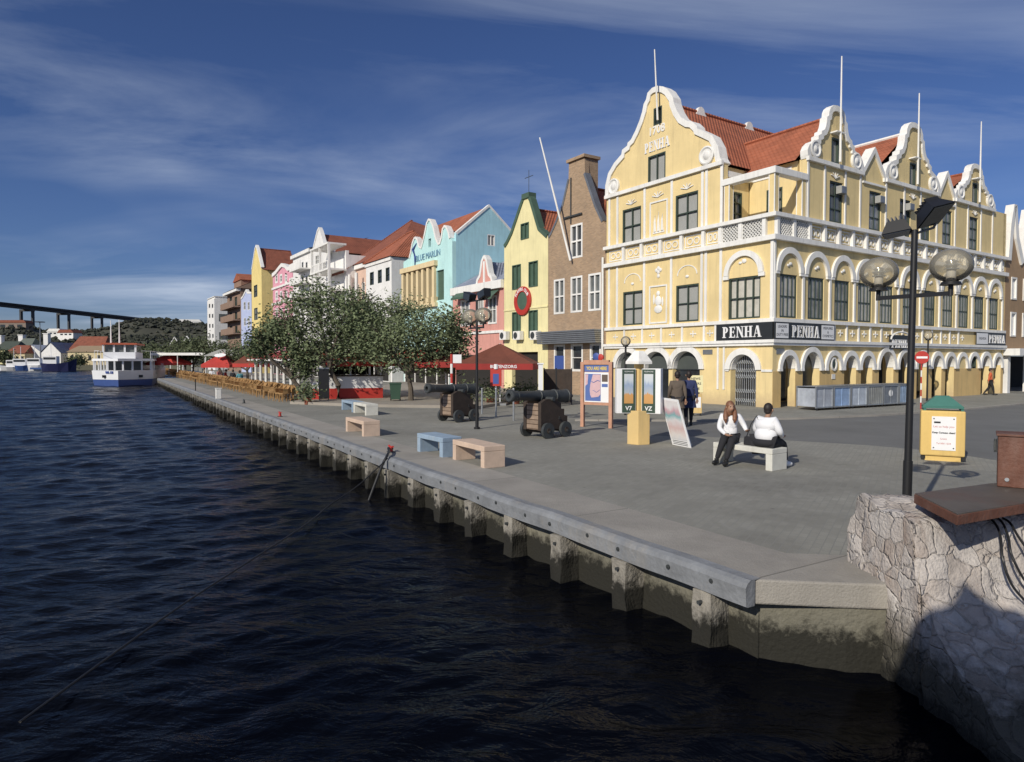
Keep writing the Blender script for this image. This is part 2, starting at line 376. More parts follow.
co = np.stack([XX, YY, Z_], -1).reshape(-1, 3); ii = np.arange(nr_*nc_).reshape(nr_, nc_)
fc = np.stack([ii[:-1, :-1], ii[:-1, 1:], ii[1:, 1:], ii[1:, :-1]], -1).reshape(-1, 4)
me = bpy.data.meshes.new('water'); me.vertices.add(len(co)); me.vertices.foreach_set('co', co.astype('f').ravel()); me.loops.add(fc.size); me.loops.foreach_set('vertex_index', fc.astype('i').ravel()); me.polygons.add(len(fc)); me.polygons.foreach_set('loop_start', np.arange(0, fc.size, 4).astype('i')); me.polygons.foreach_set('use_smooth', [True]*len(fc)); me.update(); me.validate(); me.materials.append(m)
wo = bpy.data.objects.new('water', me); COL.objects.link(wo); tag(wo, None, None, kind='structure')
# ---- quay
QC = G(751, 581); QAZ = R(-31.3); QD = Vector((math.sin(QAZ), math.cos(QAZ), 0)); QN = Vector((QD.y, -QD.x, 0))  # QN inland
QROT = math.atan2(QD.y, QD.x); QL = 86.0
def Q(s, w, z=0): return QC+QD*s+QN*w+Vector((0, 0, z))
def Qst(px, py):   # ground pixel -> (along quay, inland)
    p = G(px, py)-QC; return p.dot(QD), p.dot(QN)
M_['paver'] = brick_layer(mat('grey_pavers', (.25, .245, .215), rough=.9, var=.26, scale=.30, bump=.35, bscale=60, stain=(.13, .125, .11), stain_amt=.8, detail=12), (.215, .212, .195), .21, .105, msize=.006, rot=QROT, c1=.93, c2=1.06)
M_['asphalt'] = mat('asphalt', (.15, .152, .15), rough=.9, var=.2, scale=.4, bump=.4, bscale=90, stain=(.12, .12, .115), stain_amt=.5)
M_['concrete'] = mat('kerb_concrete', (.31, .29, .258), rough=.9, var=.2, scale=.8, bump=.5, bscale=45, stain=(.2, .185, .165), stain_amt=.6, detail=9)
kp = M_['concrete']
brick_layer(kp, (.17, .16, .14), 3.1, 8, off=0, msize=.012, rot=0, c1=.93, c2=1.06)
E1 = Vector((.995, -.10, 0))
e0 = QC-QN*0; 
land = [Q(0, 1.0), Q(QL, 1.0), Q(QL, 9), Q(QL+60, 14), Q(QL+400, 30), Q(QL+400, 700), Vector((700, 6.6, 0)), Vector((4.2, 6.6, 0))]
land = [(p.x, p.y) for p in land]
mb = MB(); slab(mb, land, -1.6, 0)
tag(mb.build('plaza', M_['paver']), None, None, kind='structure')
t = M_['paver'].node_tree; c = t.nodes.new('ShaderNodeTexCoord'); vv = t.nodes.new('ShaderNodeTexVoronoi'); vv.inputs['Scale'].default_value = 1.7; t.links.new(c.outputs['Object'], vv.inputs['Vector'])
q_ = t.nodes.new('ShaderNodeMapRange'); q_.inputs[1].default_value = .035; q_.inputs[2].default_value = .07; q_.inputs[3].default_value = .6; q_.inputs[4].default_value = 0; t.links.new(vv.outputs['Distance'], q_.inputs[0]); mix_into(M_['paver'], q_.outputs[0], (.10, .10, .095))
nn_ = t.nodes.new('ShaderNodeTexNoise'); nn_.inputs['Scale'].default_value = .55; nn_.inputs['Detail'].default_value = 10; nn_.inputs['Roughness'].default_value = .75; nn_.inputs['Distortion'].default_value = 1.2; t.links.new(c.outputs['Object'], nn_.inputs['Vector'])
q_ = t.nodes.new('ShaderNodeMapRange'); q_.inputs[1].default_value = .56; q_.inputs[2].default_value = .70; q_.inputs[4].default_value = .55; t.links.new(nn_.outputs['Fac'], q_.inputs[0]); mix_into(M_['paver'], q_.outputs[0], (.31, .305, .28))
# kerb strip along the quay and round the near corner (object space runs along the quay)
def inq(p): d = Vector((p[0], p[1], 0))-QC; return (d.dot(QD), -d.dot(QN))
mb = MB(); KW = 1.12
pc = [(0.0, -.02), (QL, -.02), (QL, -KW), (.42, -KW), inq((4.1, 7.42)), inq((4.1, 6.42)), inq((3.3, 6.50))]
slab(mb, pc, -.24, .012)
ks = mb.build('quay_kerb', M_['concrete'], bevel=.02); ks.location = QC; ks.rotation_euler = (0, 0, QROT); tag(ks, None, None, kind='structure')
# quay wall: face slabs, piles, fender beam
qm = mat('quay_wall_concrete', (.17, .16, .125), rough=.9, var=.25, scale=1.4, bump=.9, bscale=22, stain=(.13, .125, .09), stain_amt=.8, detail=10)
def waterline(m, z0, z1, col, amp=.35):
    t = m.node_tree; c = t.nodes.new('ShaderNodeNewGeometry'); se = t.nodes.new('ShaderNodeSeparateXYZ'); t.links.new(c.outputs['Position'], se.inputs[0])
    n = t.nodes.new('ShaderNodeTexNoise'); n.inputs['Scale'].default_value = 6; n.inputs['Detail'].default_value = 8; n.inputs['Roughness'].default_value = .75
    t.links.new(c.outputs['Position'], n.inputs['Vector'])
    a = t.nodes.new('ShaderNodeMath'); a.operation = 'MULTIPLY_ADD'; a.inputs[1].default_value = -amp*2; t.links.new(n.outputs['Fac'], a.inputs[0]); t.links.new(se.outputs[2], a.inputs[2])
    mr = t.nodes.new('ShaderNodeMapRange'); mr.inputs[1].default_value = z1-amp; mr.inputs[2].default_value = z0-amp; mr.inputs[3].default_value = 0; mr.inputs[4].default_value = 1
    t.links.new(a.outputs[0], mr.inputs[0]); mix_into(m, mr.outputs[0], col)
waterline(qm, -.56, -.42, (.018, .017, .012))
pm = mat('pile_concrete', (.28, .26, .225), rough=.9, var=.3, scale=3, bump=.8, bscale=25, stain=(.12, .11, .09), stain_amt=.85, detail=10)
waterline(pm, -.60, -.42, (.015, .014, .010), .4)
fm = mat('fender_timber', (.20, .21, .225), rough=.75, var=.3, scale=2.5, bump=.6, bscale=18, stain=(.30, .27, .23), stain_amt=.6, detail=10)
qw = thing('quay_wall', 'long concrete quay wall with square piles and grey fender beam above dark water', 'wall', QC, QROT)
mb = MB()   # local x along quay, y outward
mb.box(0.05, QL, -.45, -.18, -1.7, -.245)
pe = inq((4.1, 6.62)); ps = inq((3.2, 6.75))
slab(mb, [(0.05, -.2), (0.05, -.45), (inq((4.3, 6.9))), inq((4.3, 6.45)), inq((3.3, 6.53))], -1.7, -.245)
o = mb.build('wall_face', qm, qw)
mb = MB()
prof = [(-.02, -.245), (.085, -.245), (.105, -.235), (.115, -.05), (.085, -.005), (.04, .022), (-.10, .022), (-.10, .013), (-.02, .013)]
n = 120
for i in range(n):   # beam in slightly uneven lengths
    pass
rings = []
for i in range(n+1):
    x = -.03+(QL+.03)*(i/n)**1.7
    rings.append([mb.v((x, y+.012*math.sin(x*1.7)+.006*math.sin(x*5.1), z+.006*math.sin(x*2.3))) for y, z in prof])
for a, b_ in zip(rings, rings[1:]):
    for k in range(len(prof)): mb.bm.faces.new([a[k], a[(k+1) % len(prof)], b_[(k+1) % len(prof)], b_[k]])
mb.bm.faces.new(rings[0]); mb.bm.faces.new(rings[-1])
mb.build('fender_beam', fm, qw)
proto = None; x = .55; k = 0
rnd = random.Random(3)
pmesh = []
for v_ in range(3):
    mb = MB(); mb.box(-.13, .13, -.19, .10+.01*v_, -1.7, -.25); bmesh.ops.subdivide_edges(mb.bm, edges=mb.bm.edges[:], cuts=6, use_grid_fill=True)
    for q in mb.bm.verts:
        a = .025 if q.co.z > -.7 else .05
        nn = noise.noise_vector(q.co*5+Vector((v_*9, 0, 0))); q.co += nn*a
    o = mb.build('pile', pm, qw); o.location = (x, 0, 0); pmesh.append(o.data)
    bb = MB(); bb.cyl((0, .10, -.36), (0, .155, -.36), .022, n=8); bo = bb.build('bolt', M_['cast_iron'], o)
    bmesh_bolt = bo.data; x += 1.33
while x < QL:
    o = bpy.data.objects.new('pile', pmesh[k % 3]); COL.objects.link(o); o.parent = qw; o.location = (x, rnd.uniform(-.01, .02), 0); o.rotation_euler = (0, 0, rnd.uniform(-.05, .05)); k += 1
    if x < 24:
        bo = bpy.data.objects.new('bolt', bmesh_bolt); COL.objects.link(bo); bo.parent = o
    x += 1.33+rnd.uniform(-.04, .04)
x = .4; k = 0
bm_ = None
while x < 40 and k < 34:
    if bm_ is None:
        mb = MB(); mb.cyl((0, .105, 0), (0, .125, 0), .026, n=10); mb.cyl((0, .12, 0), (0, .132, 0), .012, n=6); o = mb.build('beam_bolt', M_['cast_iron'], qw); bm_ = o.data
    else:
        o = bpy.data.objects.new('beam_bolt', bm_); COL.objects.link(o); o.parent = qw
    o.location = (x, .012*math.sin(x*1.7), -.11 + .02*math.sin(x*3)); x += .62+.25*(k % 2); k += 1
# ---- street between the plaza and the houses, with kerb of the house pavement
rd = [G(300, 403.0), G(450, 409), G(560, 421.5), G(693, 421.8), G(804, 419.5), G(878, 416.5), G(960, 411), Vector((60, 57, 0)), Vector((110, 57, 0)), Vector((60, 12, 0)), Vector((14.5, 12.0, 0)), G(994, 460), G(934, 451), G(870, 445.5), G(804, 441.5), G(741, 438), G(640, 434.5), G(560, 434), G(470, 418), G(400, 409.5)]
rd = [G(575, 421.3), G(693, 421.8), G(804, 419.5), G(878, 416.5), G(960, 411), Vector((60, 57, 0)), Vector((110, 57, 0)), Vector((60, 12, 0)), Vector((14.5, 12.0, 0)), G(994, 460), G(934, 451), G(870, 445.5), G(804, 441.5), G(741, 438), G(640, 435)]
mb = MB(); slab(mb, [(p.x, p.y) for p in rd], -.05, .004)
tag(mb.build('road', M_['asphalt']), None, None, kind='structure')
def off(p, q, w):
    d = (q-p).normalized(); return Vector((-d.y, d.x, 0))*w
mb = MB(); kl = [G(575, 421.3), G(693, 421.8), G(804, 419.5), G(878, 416.5), G(960, 411), Vector((60, 57, 0))]
for a, b_ in zip(kl, kl[1:]):
    n_ = off(a, b_, .18); slab(mb, [(a.x, a.y), (b_.x, b_.y), (b_.x+n_.x, b_.y+n_.y), (a.x+n_.x, a.y+n_.y)], -.05, .07)
tag(mb.build('road_kerb', M_['concrete']), None, None, kind='structure')
mb = MB(); kl = [G(290, 404), G(366, 407), G(440, 408), G(475, 409.5)]
tp = [(p.x, p.y) for p in kl]+[(C0+U*15+V*-.1).to_2d()[:], (C0+U*40+V*-.1).to_2d()[:]]
slab(mb, tp, -.05, .13)
tag(mb.build('terrace', mat('terrace_paving', (.30, .27, .23), var=.15, scale=.7, bump=.3)), None, None, kind='structure')
# ---- natural stone wall at the near corner
stm = mat('rubble_stone', (.45, .415, .385), rough=.9, var=.38, scale=2.6, bump=1.0, bscale=30, stain=(.26, .17, .12), stain_amt=.8, detail=10)
t = stm.node_tree; c = t.nodes.new('ShaderNodeTexCoord'); vo = t.nodes.new('ShaderNodeTexVoronoi'); vo.feature = 'DISTANCE_TO_EDGE'; vo.inputs['Scale'].default_value = 5.2
nz = t.nodes.new('ShaderNodeTexNoise'); nz.inputs['Scale'].default_value = 3; nz.inputs['Detail'].default_value = 4; t.links.new(c.outputs['Object'], nz.inputs['Vector'])
mxx = t.nodes.new('ShaderNodeVectorMath'); mxx.operation = 'MULTIPLY_ADD'; mxx.inputs[1].default_value = (.28, .28, .28); t.links.new(nz.outputs['Color'], mxx.inputs[0]); t.links.new(c.outputs['Object'], mxx.inputs[2])
t.links.new(mxx.outputs[0], vo.inputs['Vector'])
mr = t.nodes.new('ShaderNodeMapRange'); mr.inputs[1].default_value = .015; mr.inputs[2].default_value = .05; mr.inputs[3].default_value = .38; mr.inputs[4].default_value = 0
t.links.new(vo.outputs['Distance'], mr.inputs[0]); mix_into(stm, mr.outputs[0], (.38, .34, .30))
vc = t.nodes.new('ShaderNodeTexVoronoi'); vc.inputs['Scale'].default_value = 5.2; t.links.new(mxx.outputs[0], vc.inputs['Vector'])
sp = t.nodes.new('ShaderNodeSeparateXYZ'); t.links.new(vc.outputs['Color'], sp.inputs[0])
mr2 = t.nodes.new('ShaderNodeMapRange'); mr2.inputs[3].default_value = 0; mr2.inputs[4].default_value = .45; t.links.new(sp.outputs[0], mr2.inputs[0]); mix_into(stm, mr2.outputs[0], (.34, .27, .22))
mr4 = t.nodes.new('ShaderNodeMapRange'); mr4.inputs[1].default_value = .4; mr4.inputs[3].default_value = 0; mr4.inputs[4].default_value = .6; t.links.new(sp.outputs[1], mr4.inputs[0]); mix_into(stm, mr4.outputs[0], (.62, .59, .56))
bb = t.nodes.new('ShaderNodeBump'); bb.inputs['Strength'].default_value = .55; bb.inputs['Distance'].default_value = .05
mr3 = t.nodes.new('ShaderNodeMapRange'); mr3.inputs[2].default_value = .07; t.links.new(vo.outputs['Distance'], mr3.inputs[0]); t.links.new(mr3.outputs[0], bb.inputs['Height'])
bs = t.nodes['Principled BSDF']; t.links.new(bs.inputs['Normal'].links[0].from_socket, bb.inputs['Normal']); t.links.new(bb.outputs[0], bs.inputs['Normal'])
waterline(stm, -.50, -.10, (.07, .064, .05), .35)
waterline(stm, -.80, -.68, (.015, .014, .010), .25)
def resample(P, n):
    P = [Vector(p) for p in P]; ln = [0]
    for a, b_ in zip(P, P[1:]): ln.append(ln[-1]+(b_-a).length)
    o = []
    for i in range(n):
        s_ = ln[-1]*i/(n-1); k = 0
        while k < len(P)-2 and ln[k+1] < s_: k += 1
        f = (s_-ln[k])/max(ln[k+1]-ln[k], 1e-6); o.append(P[k].lerp(P[k+1], min(f, 1)))
    return o
mb = MB(); NS = 110; NP = 90; secs = []
for i in range(NS):
    x = 3.68+5.4*(i/(NS-1))**1.15; e = min((x-3.68)/1.2, 1)
    P = [(7.35+.25*e, -1.4), (7.25+.25*e, .0), (7.08+.2*e, .70), (6.98+.2*e, .745), (6.25+.24*e, .72), (6.12+.25*e, .69), (6.0+.25*e, .4), (5.92+.2*e, .05), (5.75+.1*e, -.16), (5.45-.1*e, -.30), (4.9-.6*e, -.62+.1*e), (4.5-.9*e, -.75), (4.2-1.1*e, -.98), (3.9-1.2*e, -1.5)]
    secs.append([Vector((x, p.x, p.y)) for p in resample(P, NP)])
cen = [Vector((3.50, 6.2, -.5))]*NP
def rockd(p):
    q = p*2.3; d, pts = noise.voronoi(q+noise.noise_vector(p*2)*.35); e = min((d[1]-d[0])*2.2, 1)
    return noise.noise_vector(p*1.6)*.05+noise.noise_vector(p*5)*.035+noise.noise_vector(p*13)*.022, e
allr = []
for j in range(6, 0, -1):   # end cap rings, drawn in towards the middle
    f = j/7; allr.append([p.lerp(Vector((p.x, 5.8, -1.45)), f) for p in secs[0]])
allr += secs
vr = []
for r_ in allr:
    o = []
    for p in r_:
        dd, e = rockd(p); a = (p-Vector((6.2, 6.2, -.6))); a.x *= .4; a.normalize()
        wid = 1-.25*max(0, min(1, (.2-p.z)/.5)); o.append(mb.v(p+dd+a*(.035*e)))
    vr.append(o)
for a, b_ in zip(vr, vr[1:]):
    for k in range(NP-1): mb.bm.faces.new([a[k], a[k+1], b_[k+1], b_[k]])
mb.bm.faces.new(vr[0])
sw = mb.build('stone_wall', stm, smooth=True)
tag(sw, 'pale rubble stone wall block rising from the water beside the quay corner', 'wall')
waterline(M_['yellow'], .10, .75, (.56, .43, .24), .4)
# rusty plate and box on the stone wall
rust = mat('rusty_steel', (.13, .05, .03), rough=.75, var=.4, scale=3, bump=.5, bscale=30, stain=(.30, .22, .19), stain_amt=.35, detail=10)
platem = mat('dark_plate', (.10, .085, .072), rough=.6, var=.3, scale=2, bump=.3, bscale=60, stain=(.14, .06, .04), stain_amt=.6)
zt = .90
pp = [G(914, 493, zt), G(957, 514, zt), G(1040, 500, zt), G(1040, 480, zt), G(990, 483, zt)]
pl = thing('steel_plate', 'rust edged dark steel plate lying on the stone wall', 'plate', (pp[1].x, pp[1].y, zt-.11))
mb = MB(Matrix.Translation(-Vector((pp[1].x, pp[1].y, zt-.11)))); slab(mb, [(p.x, p.y) for p in pp], zt-.10, zt-.012); mb.build('plate_edge', rust, pl, bevel=.006)
mb = MB(Matrix.Translation(-Vector((pp[1].x, pp[1].y, zt-.11)))); cx = sum(p.x for p in pp)/5; cy = sum(p.y for p in pp)/5
slab(mb, [(cx+(p.x-cx)*.985, cy+(p.y-cy)*.985) for p in pp], zt-.0118, zt-.002); mb.build('plate_top', platem, pl)
bx = G(997, 487, .895); rb = thing('rusty_box', 'rusty brown steel box standing behind the plate at the right edge', 'box', (bx.x, bx.y, .90), R(-35))
mb = MB(); mb.box(0, 1.0, 0, .35, 0, .52); mb.build('box_body', rust, rb, bevel=.01)
mb = MB(); mb.box(-.015, 1.02, -.015, .37, .522, .545); mb.build('box_lid', rust, rb, bevel=.005)
mb = MB(); mb.box(-.035, -.017, .1, .14, .36, .46); mb.cyl((-.02, .12, .48), (-.02, .12, .34), .012, n=6); mb.build('hinge', M_['cast_iron'], rb)
for x in (.08, .9): mb = MB(); mb.cyl((x, -.012, .08), (x, .0, .08), .02, n=8); mb.build('rivet', M_['steel'], rb)
# cables
def cable(pts, r, label, name='cable', m_='black', cat='cable', grp=None):
    P = [Vector(p) for p in pts]; o = []
    for i in range(len(P)-1):
        p0 = P[max(i-1, 0)]; p1 = P[i]; p2 = P[i+1]; p3 = P[min(i+2, len(P)-1)]
        for k in range(6):
            s_ = k/6; o.append(.5*((2*p1)+(p2-p0)*s_+(2*p0-5*p1+4*p2-p3)*s_*s_+(3*p1-p0-3*p2+p3)*s_**3))
    o.append(P[-1]); mb = MB(); mb.tube(o, r, 8); return tag(mb.build(name, M_[m_], smooth=True), label, cat, grp)
def RP(px, py, Y):   # point on the sight line at depth Y
    d = ray(px, py); t_ = Y/d.y; return Vector((0, 0, CAMH))+d*t_
cl = [[(980, 514, 6.45), (992, 520, 6.3), (1000, 534, 6.15), (1003, 560, 6.0), (1012, 585, 5.95), (1030, 606, 5.9)],
      [(984, 515, 6.45), (1000, 520, 6.28), (1008, 536, 6.12), (1012, 556, 6.0), (1026, 582, 5.95), (1040, 590, 5.9)],
      [(990, 514, 6.45), (1008, 521, 6.28), (1018, 536, 6.12), (1030, 552, 6.0), (1045, 560, 5.95)]]
for i, q in enumerate(cl):
    cable([RP(*a) for a in q], .011, ('leftmost of the black cables hanging over the stone wall below the plate', 'middle one of the black cables hanging over the stone wall', 'rightmost black cable over the stone wall, curving away to the edge')[i], grp='cables over the stone wall')
# mooring fitting and ropes
cp = G(391, 452.5); mc = thing('mooring_cleat', 'small red mooring cleat on the quay kerb with black rope tied round it', 'cleat', (cp.x, cp.y, .012), QROT)
mb = MB(); mb.box(-.11, .11, -.07, .07, 0, .02); mb.build('base', M_['cast_iron'], mc, bevel=.004)
mb = MB(); mb.cyl((0, 0, .02), (0, 0, .12), .05, .035); mb.tube([(-.13, 0, .14), (-.05, 0, .12), (.05, 0, .12), (.13, 0, .14)], .025); mb.build('horn', M_['red'], mc, smooth=True)
e = Q(*[Qst(391, 452.5)[0]-.9, -.12], .06)
ws = RP(352, 482, 11.6)
cable([cp+Vector((.05, 0, .08)), cp+Vector((-.05, -.05, .11)), cp.lerp(e, .5)+Vector((0, 0, .07)), e, e+Vector((-.1, -.08, -.22)), e+Vector((-.35, -.30, -.95))], .03, 'thick black mooring rope running from the red cleat down to the water', name='rope', cat='rope')
w0 = G(330, 505, WZ+.10); w1 = G(20, 722, WZ+.10)
cable([e+Vector((.02, -.02, -.05)), e.lerp(w0, .5)+Vector((0, 0, -.1)), w0, w0.lerp(w1, .2)+Vector((.08, 0, .01)), w0.lerp(w1, .45), w0.lerp(w1, .7)+Vector((-.05, 0, .01)), w1], .012, 'thin dark line trailing across the water from the quay', name='rope', cat='rope')
for i, (px, py, lab) in enumerate(((280, 417, 'red mooring cleat on the quay kerb nearest the peach bench'), (244, 403.5, 'small dark mooring cleat on the far kerb beside the white block'))):
    p = G(px, py); r_ = thing('mooring_cleat', lab, 'cleat', (p.x, p.y, .012), QROT)
    mb = MB(); mb.box(-.12, .12, -.08, .08, 0, .02); mb.build('base', M_['cast_iron'], r_)
    mb = MB(); mb.cyl((0, 0, .02), (0, 0, .14), .06, .04); mb.tube([(-.15, 0, .17), (-.05, 0, .14), (.05, 0, .14), (.15, 0, .17)], .03); mb.build('horn', M_['red'] if i == 0 else M_['cast_iron'], r_, smooth=True)
p = G(218.5, 399); wbk = thing('white_bollard', 'square white block bollard on the quay kerb', 'bollard', (p.x, p.y, .012), QROT)
mb = MB(); mb.box(-.14, .14, -.14, .14, 0, .56); mb.build('block', M_['white'], wbk, bevel=.02)
mb = MB(); mb.box(-.16, .16, -.16, .16, .562, .60); mb.build('cap', M_['white'], wbk, bevel=.01)
mb = MB(TF(.05, -.143, .46)); mb.box(-.05, .05, -.03, .03, 0, .004); mb.build('marking', M_['black'], wbk)
# thin mooring post
p = G(195.5, 391); ps_ = thing('mooring_post', 'thin dark mooring post standing on the far kerb', 'post', (p.x, p.y, .012))
mb = MB(); mb.cyl((0, 0, 0), (0, 0, .75), .035, n=8); mb.build('shaft', M_['black'], ps_)
mb = MB(); mb.ball((0, 0, .79), .055, n=8, m=6); mb.build('knob', M_['black'], ps_)
# ---- the floating bridge the view is taken from: deck and railing, plus an unseen gate added to shade the stone wall
fb = thing('pontoon_bridge', 'pontoon bridge deck with railing and added shadow-casting gate at the camera side of the water', 'bridge', (0, 0, .5))
mb = MB(); mb.box(-14, 2.6, -4.5, .30, -.25, 0); mb.build('deck', M_['wood'] if 'wood' in M_ else M_['grey'], fb)
for z in (.55, 1.05): mb = MB(); mb.box(-14, 2.6, .16, .21, z, z+.05); mb.build('rail', M_['grey'], fb)
for i in range(8): mb = MB(); x = 2.2-i*2.0; mb.box(x, x+.07, .15, .22, .001, 1.049); mb.build('rail_post', M_['grey'], fb)
mb = MB(); mb.box(-2.35, -.75, -1.9, -1.5, .001, 4.1); mb.build('shadow_gate_post', M_['grey'], fb)
mb = MB(); mb.prism([(-2.0, 4.101), (-.55, 4.101), (-.8, 4.7), (-1.2, 4.75), (-1.3, 5.0), (-1.4, 4.75), (-1.75, 4.6)], -2.0, -1.4); mb.build('shadow_gate_roof', M_['grey'], fb)
for z in (2.9, 3.5): mb = MB(); mb.box(-.949, 2.4, -1.75, -1.68, z, z+.07); mb.build('shadow_gate_beam', M_['grey'], fb)
mb = MB(); mb.box(2.3, 2.42, -1.78, -1.66, .001, 3.6); mb.build('shadow_gate_upright', M_['grey'], fb)
# ---- far shore, hills, bridge
mb = MB(); slab(mb, [(-900, 203), (-83, 203), (-78, 215), (-60, 330), (60, 420), (500, 420), (500, 3000), (-3000, 3000), (-3000, 203)], -2, .6)
tag(mb.build('far_shore', mat('shore_ground', (.10, .10, .07), var=.3, scale=.05)), None, None, kind='structure')
hm = mat('scrub_hillside', (.06, .06, .04), rough=.95, var=.5, scale=.03, bump=1.0, bscale=.25, stain=(.10, .085, .05), stain_amt=.7, detail=10)
def interp(T, x):
    if x <= T[0][0]: return T[0][1]
    for a, b_ in zip(T, T[1:]):
        if x <= b_[0]: return a[1]+(b_[1]-a[1])*(x-a[0])/(b_[0]-a[0])
    return T[-1][1]
RT = [(-300, 329), (-30, 329), (0, 330), (12, 325), (28, 327), (45, 333), (80, 332), (100, 332), (125, 327), (140, 324), (165, 325), (207, 327), (300, 330), (420, 338), (600, 345)]
def hz(px, Y):
    yr = interp(RT, px); zr = CAMH+(360-yr)/F*640
    f = max(0, min(1, (Y-255)/385)); f = f*f*(3-2*f) if Y <= 640 else max(.55, 1-(Y-640)/1200)
    X = (px-512)/F*Y
    return .3+(zr-.3)*f+(noise.noise(Vector((X*.012, Y*.012, 0)))*9+noise.noise(Vector((X*.05, Y*.05, 3)))*3)*min(f, .5)*(1 if Y < 560 else .25)
mb = MB(); rows = []
for j in range(60):
    Y = 250+j*14
    rows.append([mb.v(((px-512)/F*Y, Y, hz(px, Y))) for px in range(-300, 600, 7)])
for a, b_ in zip(rows, rows[1:]):
    for k in range(len(a)-1): mb.bm.faces.new([a[k], a[k+1], b_[k+1], b_[k]])
tag(mb.build('hills', hm, smooth=True), None, None, kind='structure')
sm = mat('scrub_foliage', (.036, .04, .027), rough=.9, var=.6, scale=.08)
mb = MB(); rnd = random.Random(11)
for i in range(5200):
    px = rnd.uniform(-60, 330); Y = 270+rnd.random()**1.3*380; X = (px-512)/F*Y; r_ = rnd.uniform(.8, 2.1)*(.5+Y/800)
    z = hz(px, Y); T = Matrix.Rotation(rnd.random()*6, 4, 'Z'); c_ = Vector((X, Y, z+r_*.3))
    vs = []
    for k in range(5):
        a = k*1.257+rnd.random(); vs.append(mb.v(c_+Vector((math.cos(a)*r_*rnd.uniform(.7, 1.2), math.sin(a)*r_, rnd.uniform(-.3, .5)*r_))))
    tpv = mb.v(c_+Vector((rnd.uniform(-.3, .3)*r_, 0, r_*rnd.uniform(.7, 1.1)))); bt = mb.v(c_-Vector((0, 0, r_*.6)))
    for k in range(5): mb.bm.faces.new([vs[k], vs[(k+1) % 5], tpv]); mb.bm.faces.new([vs[k], vs[(k+1) % 5], bt])
tag(mb.build('hillside_scrub', sm), 'dark green scrub and bushes covering the hills', 'scrub', kind='stuff')
# houses on the hill
def hill_house(px, py, Y, wd, ht, col, rcol, lab):
    p = RP(px, py, Y); r_ = thing('hill_house', lab, 'house', (p.x, p.y, p.z-ht), R(rnd.uniform(-15, 15)), None)
    mb = MB(); mb.box(-wd/2, wd/2, -4, 4, -4, ht); mb.build('wall', col, r_)
    mb = MB(); mb.prism([(-wd/2-.5, ht+.02), (wd/2+.5, ht+.02), (wd/2-1.5, ht+2.2), (-wd/2+1.5, ht+2.2)], -4.4, 4.4); mb.build('roof', rcol, r_)
    for q in range(3): mb = MB(); mb.box(-wd/2+wd*(q+.6)/3.6, -wd/2+wd*(q+1.2)/3.6, -4.08, -4.003, ht*.35, ht*.75); mb.build('window', M_['glass'], r_)
hill_house(155.5, 321, 600, 13, 3.5, M_['ochre'], M_['roof'], 'red roofed ochre house on the hilltop beside the end of the bridge')
hill_house(189, 322, 620, 22, 3, M_['white'], M_['white'], 'long low white building on the hill ridge left of the tall white block')
hill_house(124, 325, 560, 8, 4, M_['white'], M_['roofbrown'], 'small white house on the hill under the bridge end')
hill_house(14, 323, 560, 26, 6, mat('pinkish_plaster', (.22, .17, .14)), M_['roofbrown'], 'wide brownish building high on the hill at the left edge')
hill_house(58, 332, 480, 10, 2.5, M_['white'], M_['white'], 'low white house halfway up the hill between the bridge piers')
hill_house(70, 333, 470, 12, 2.5, M_['white'], M_['roofbrown'], 'pale house halfway up the hill right of the lamp mast')
# bridge
brm = mat('bridge_concrete', (.06, .062, .068), rough=.9, var=.2, scale=.05)
br = thing('high_bridge', 'long high road bridge with slender twin piers crossing to the hills', 'bridge', (-498, 650, 0))
mb = MB(Matrix.Translation((498, -650, 0)))
for i in range(30):
    y0 = 380+i*20; y1 = y0+20; zz = lambda y: 57.5-max(0, (y-650))*.003
    for x0, x1, zt_, zb in ((-503, -493, 0, -.9), (-501, -495, -.9, -3.4)):
        c_ = [(x0, y0, zz(y0)+zt_), (x1, y0, zz(y0)+zt_), (x1, y1, zz(y1)+zt_), (x0, y1, zz(y1)+zt_)]; d_ = [(x, y, z+(zb-zt_)) for x, y, z in c_]
        A = [mb.v(p) for p in c_]; B = [mb.v(p) for p in d_]; mb.bm.faces.new(A); mb.bm.faces.new(B)
        for k in range(4): mb.bm.faces.new([A[k], A[(k+1) % 4], B[(k+1) % 4], B[k]])
mb.build('deck', brm, br)
for Y in (635, 690, 746, 806, 875):
    mb = MB(Matrix.Translation((498, -650, 0)))
    for dx_ in (-7, 5): mb.box(-498+dx_, -498+dx_+1.6, Y-1.5, Y+1.5, -5, 54.0)
    mb.box(-505, -491, Y-1.6, Y+1.6, 52.0, 53.99); mb.build('pier', brm, br)
for x_ in (-503, -493.2): mb = MB(Matrix.Translation((498, -650, 0))); mb.box(x_, x_+.2, 380, 980, 57.0, 58.2); mb.build('railing', brm, br)
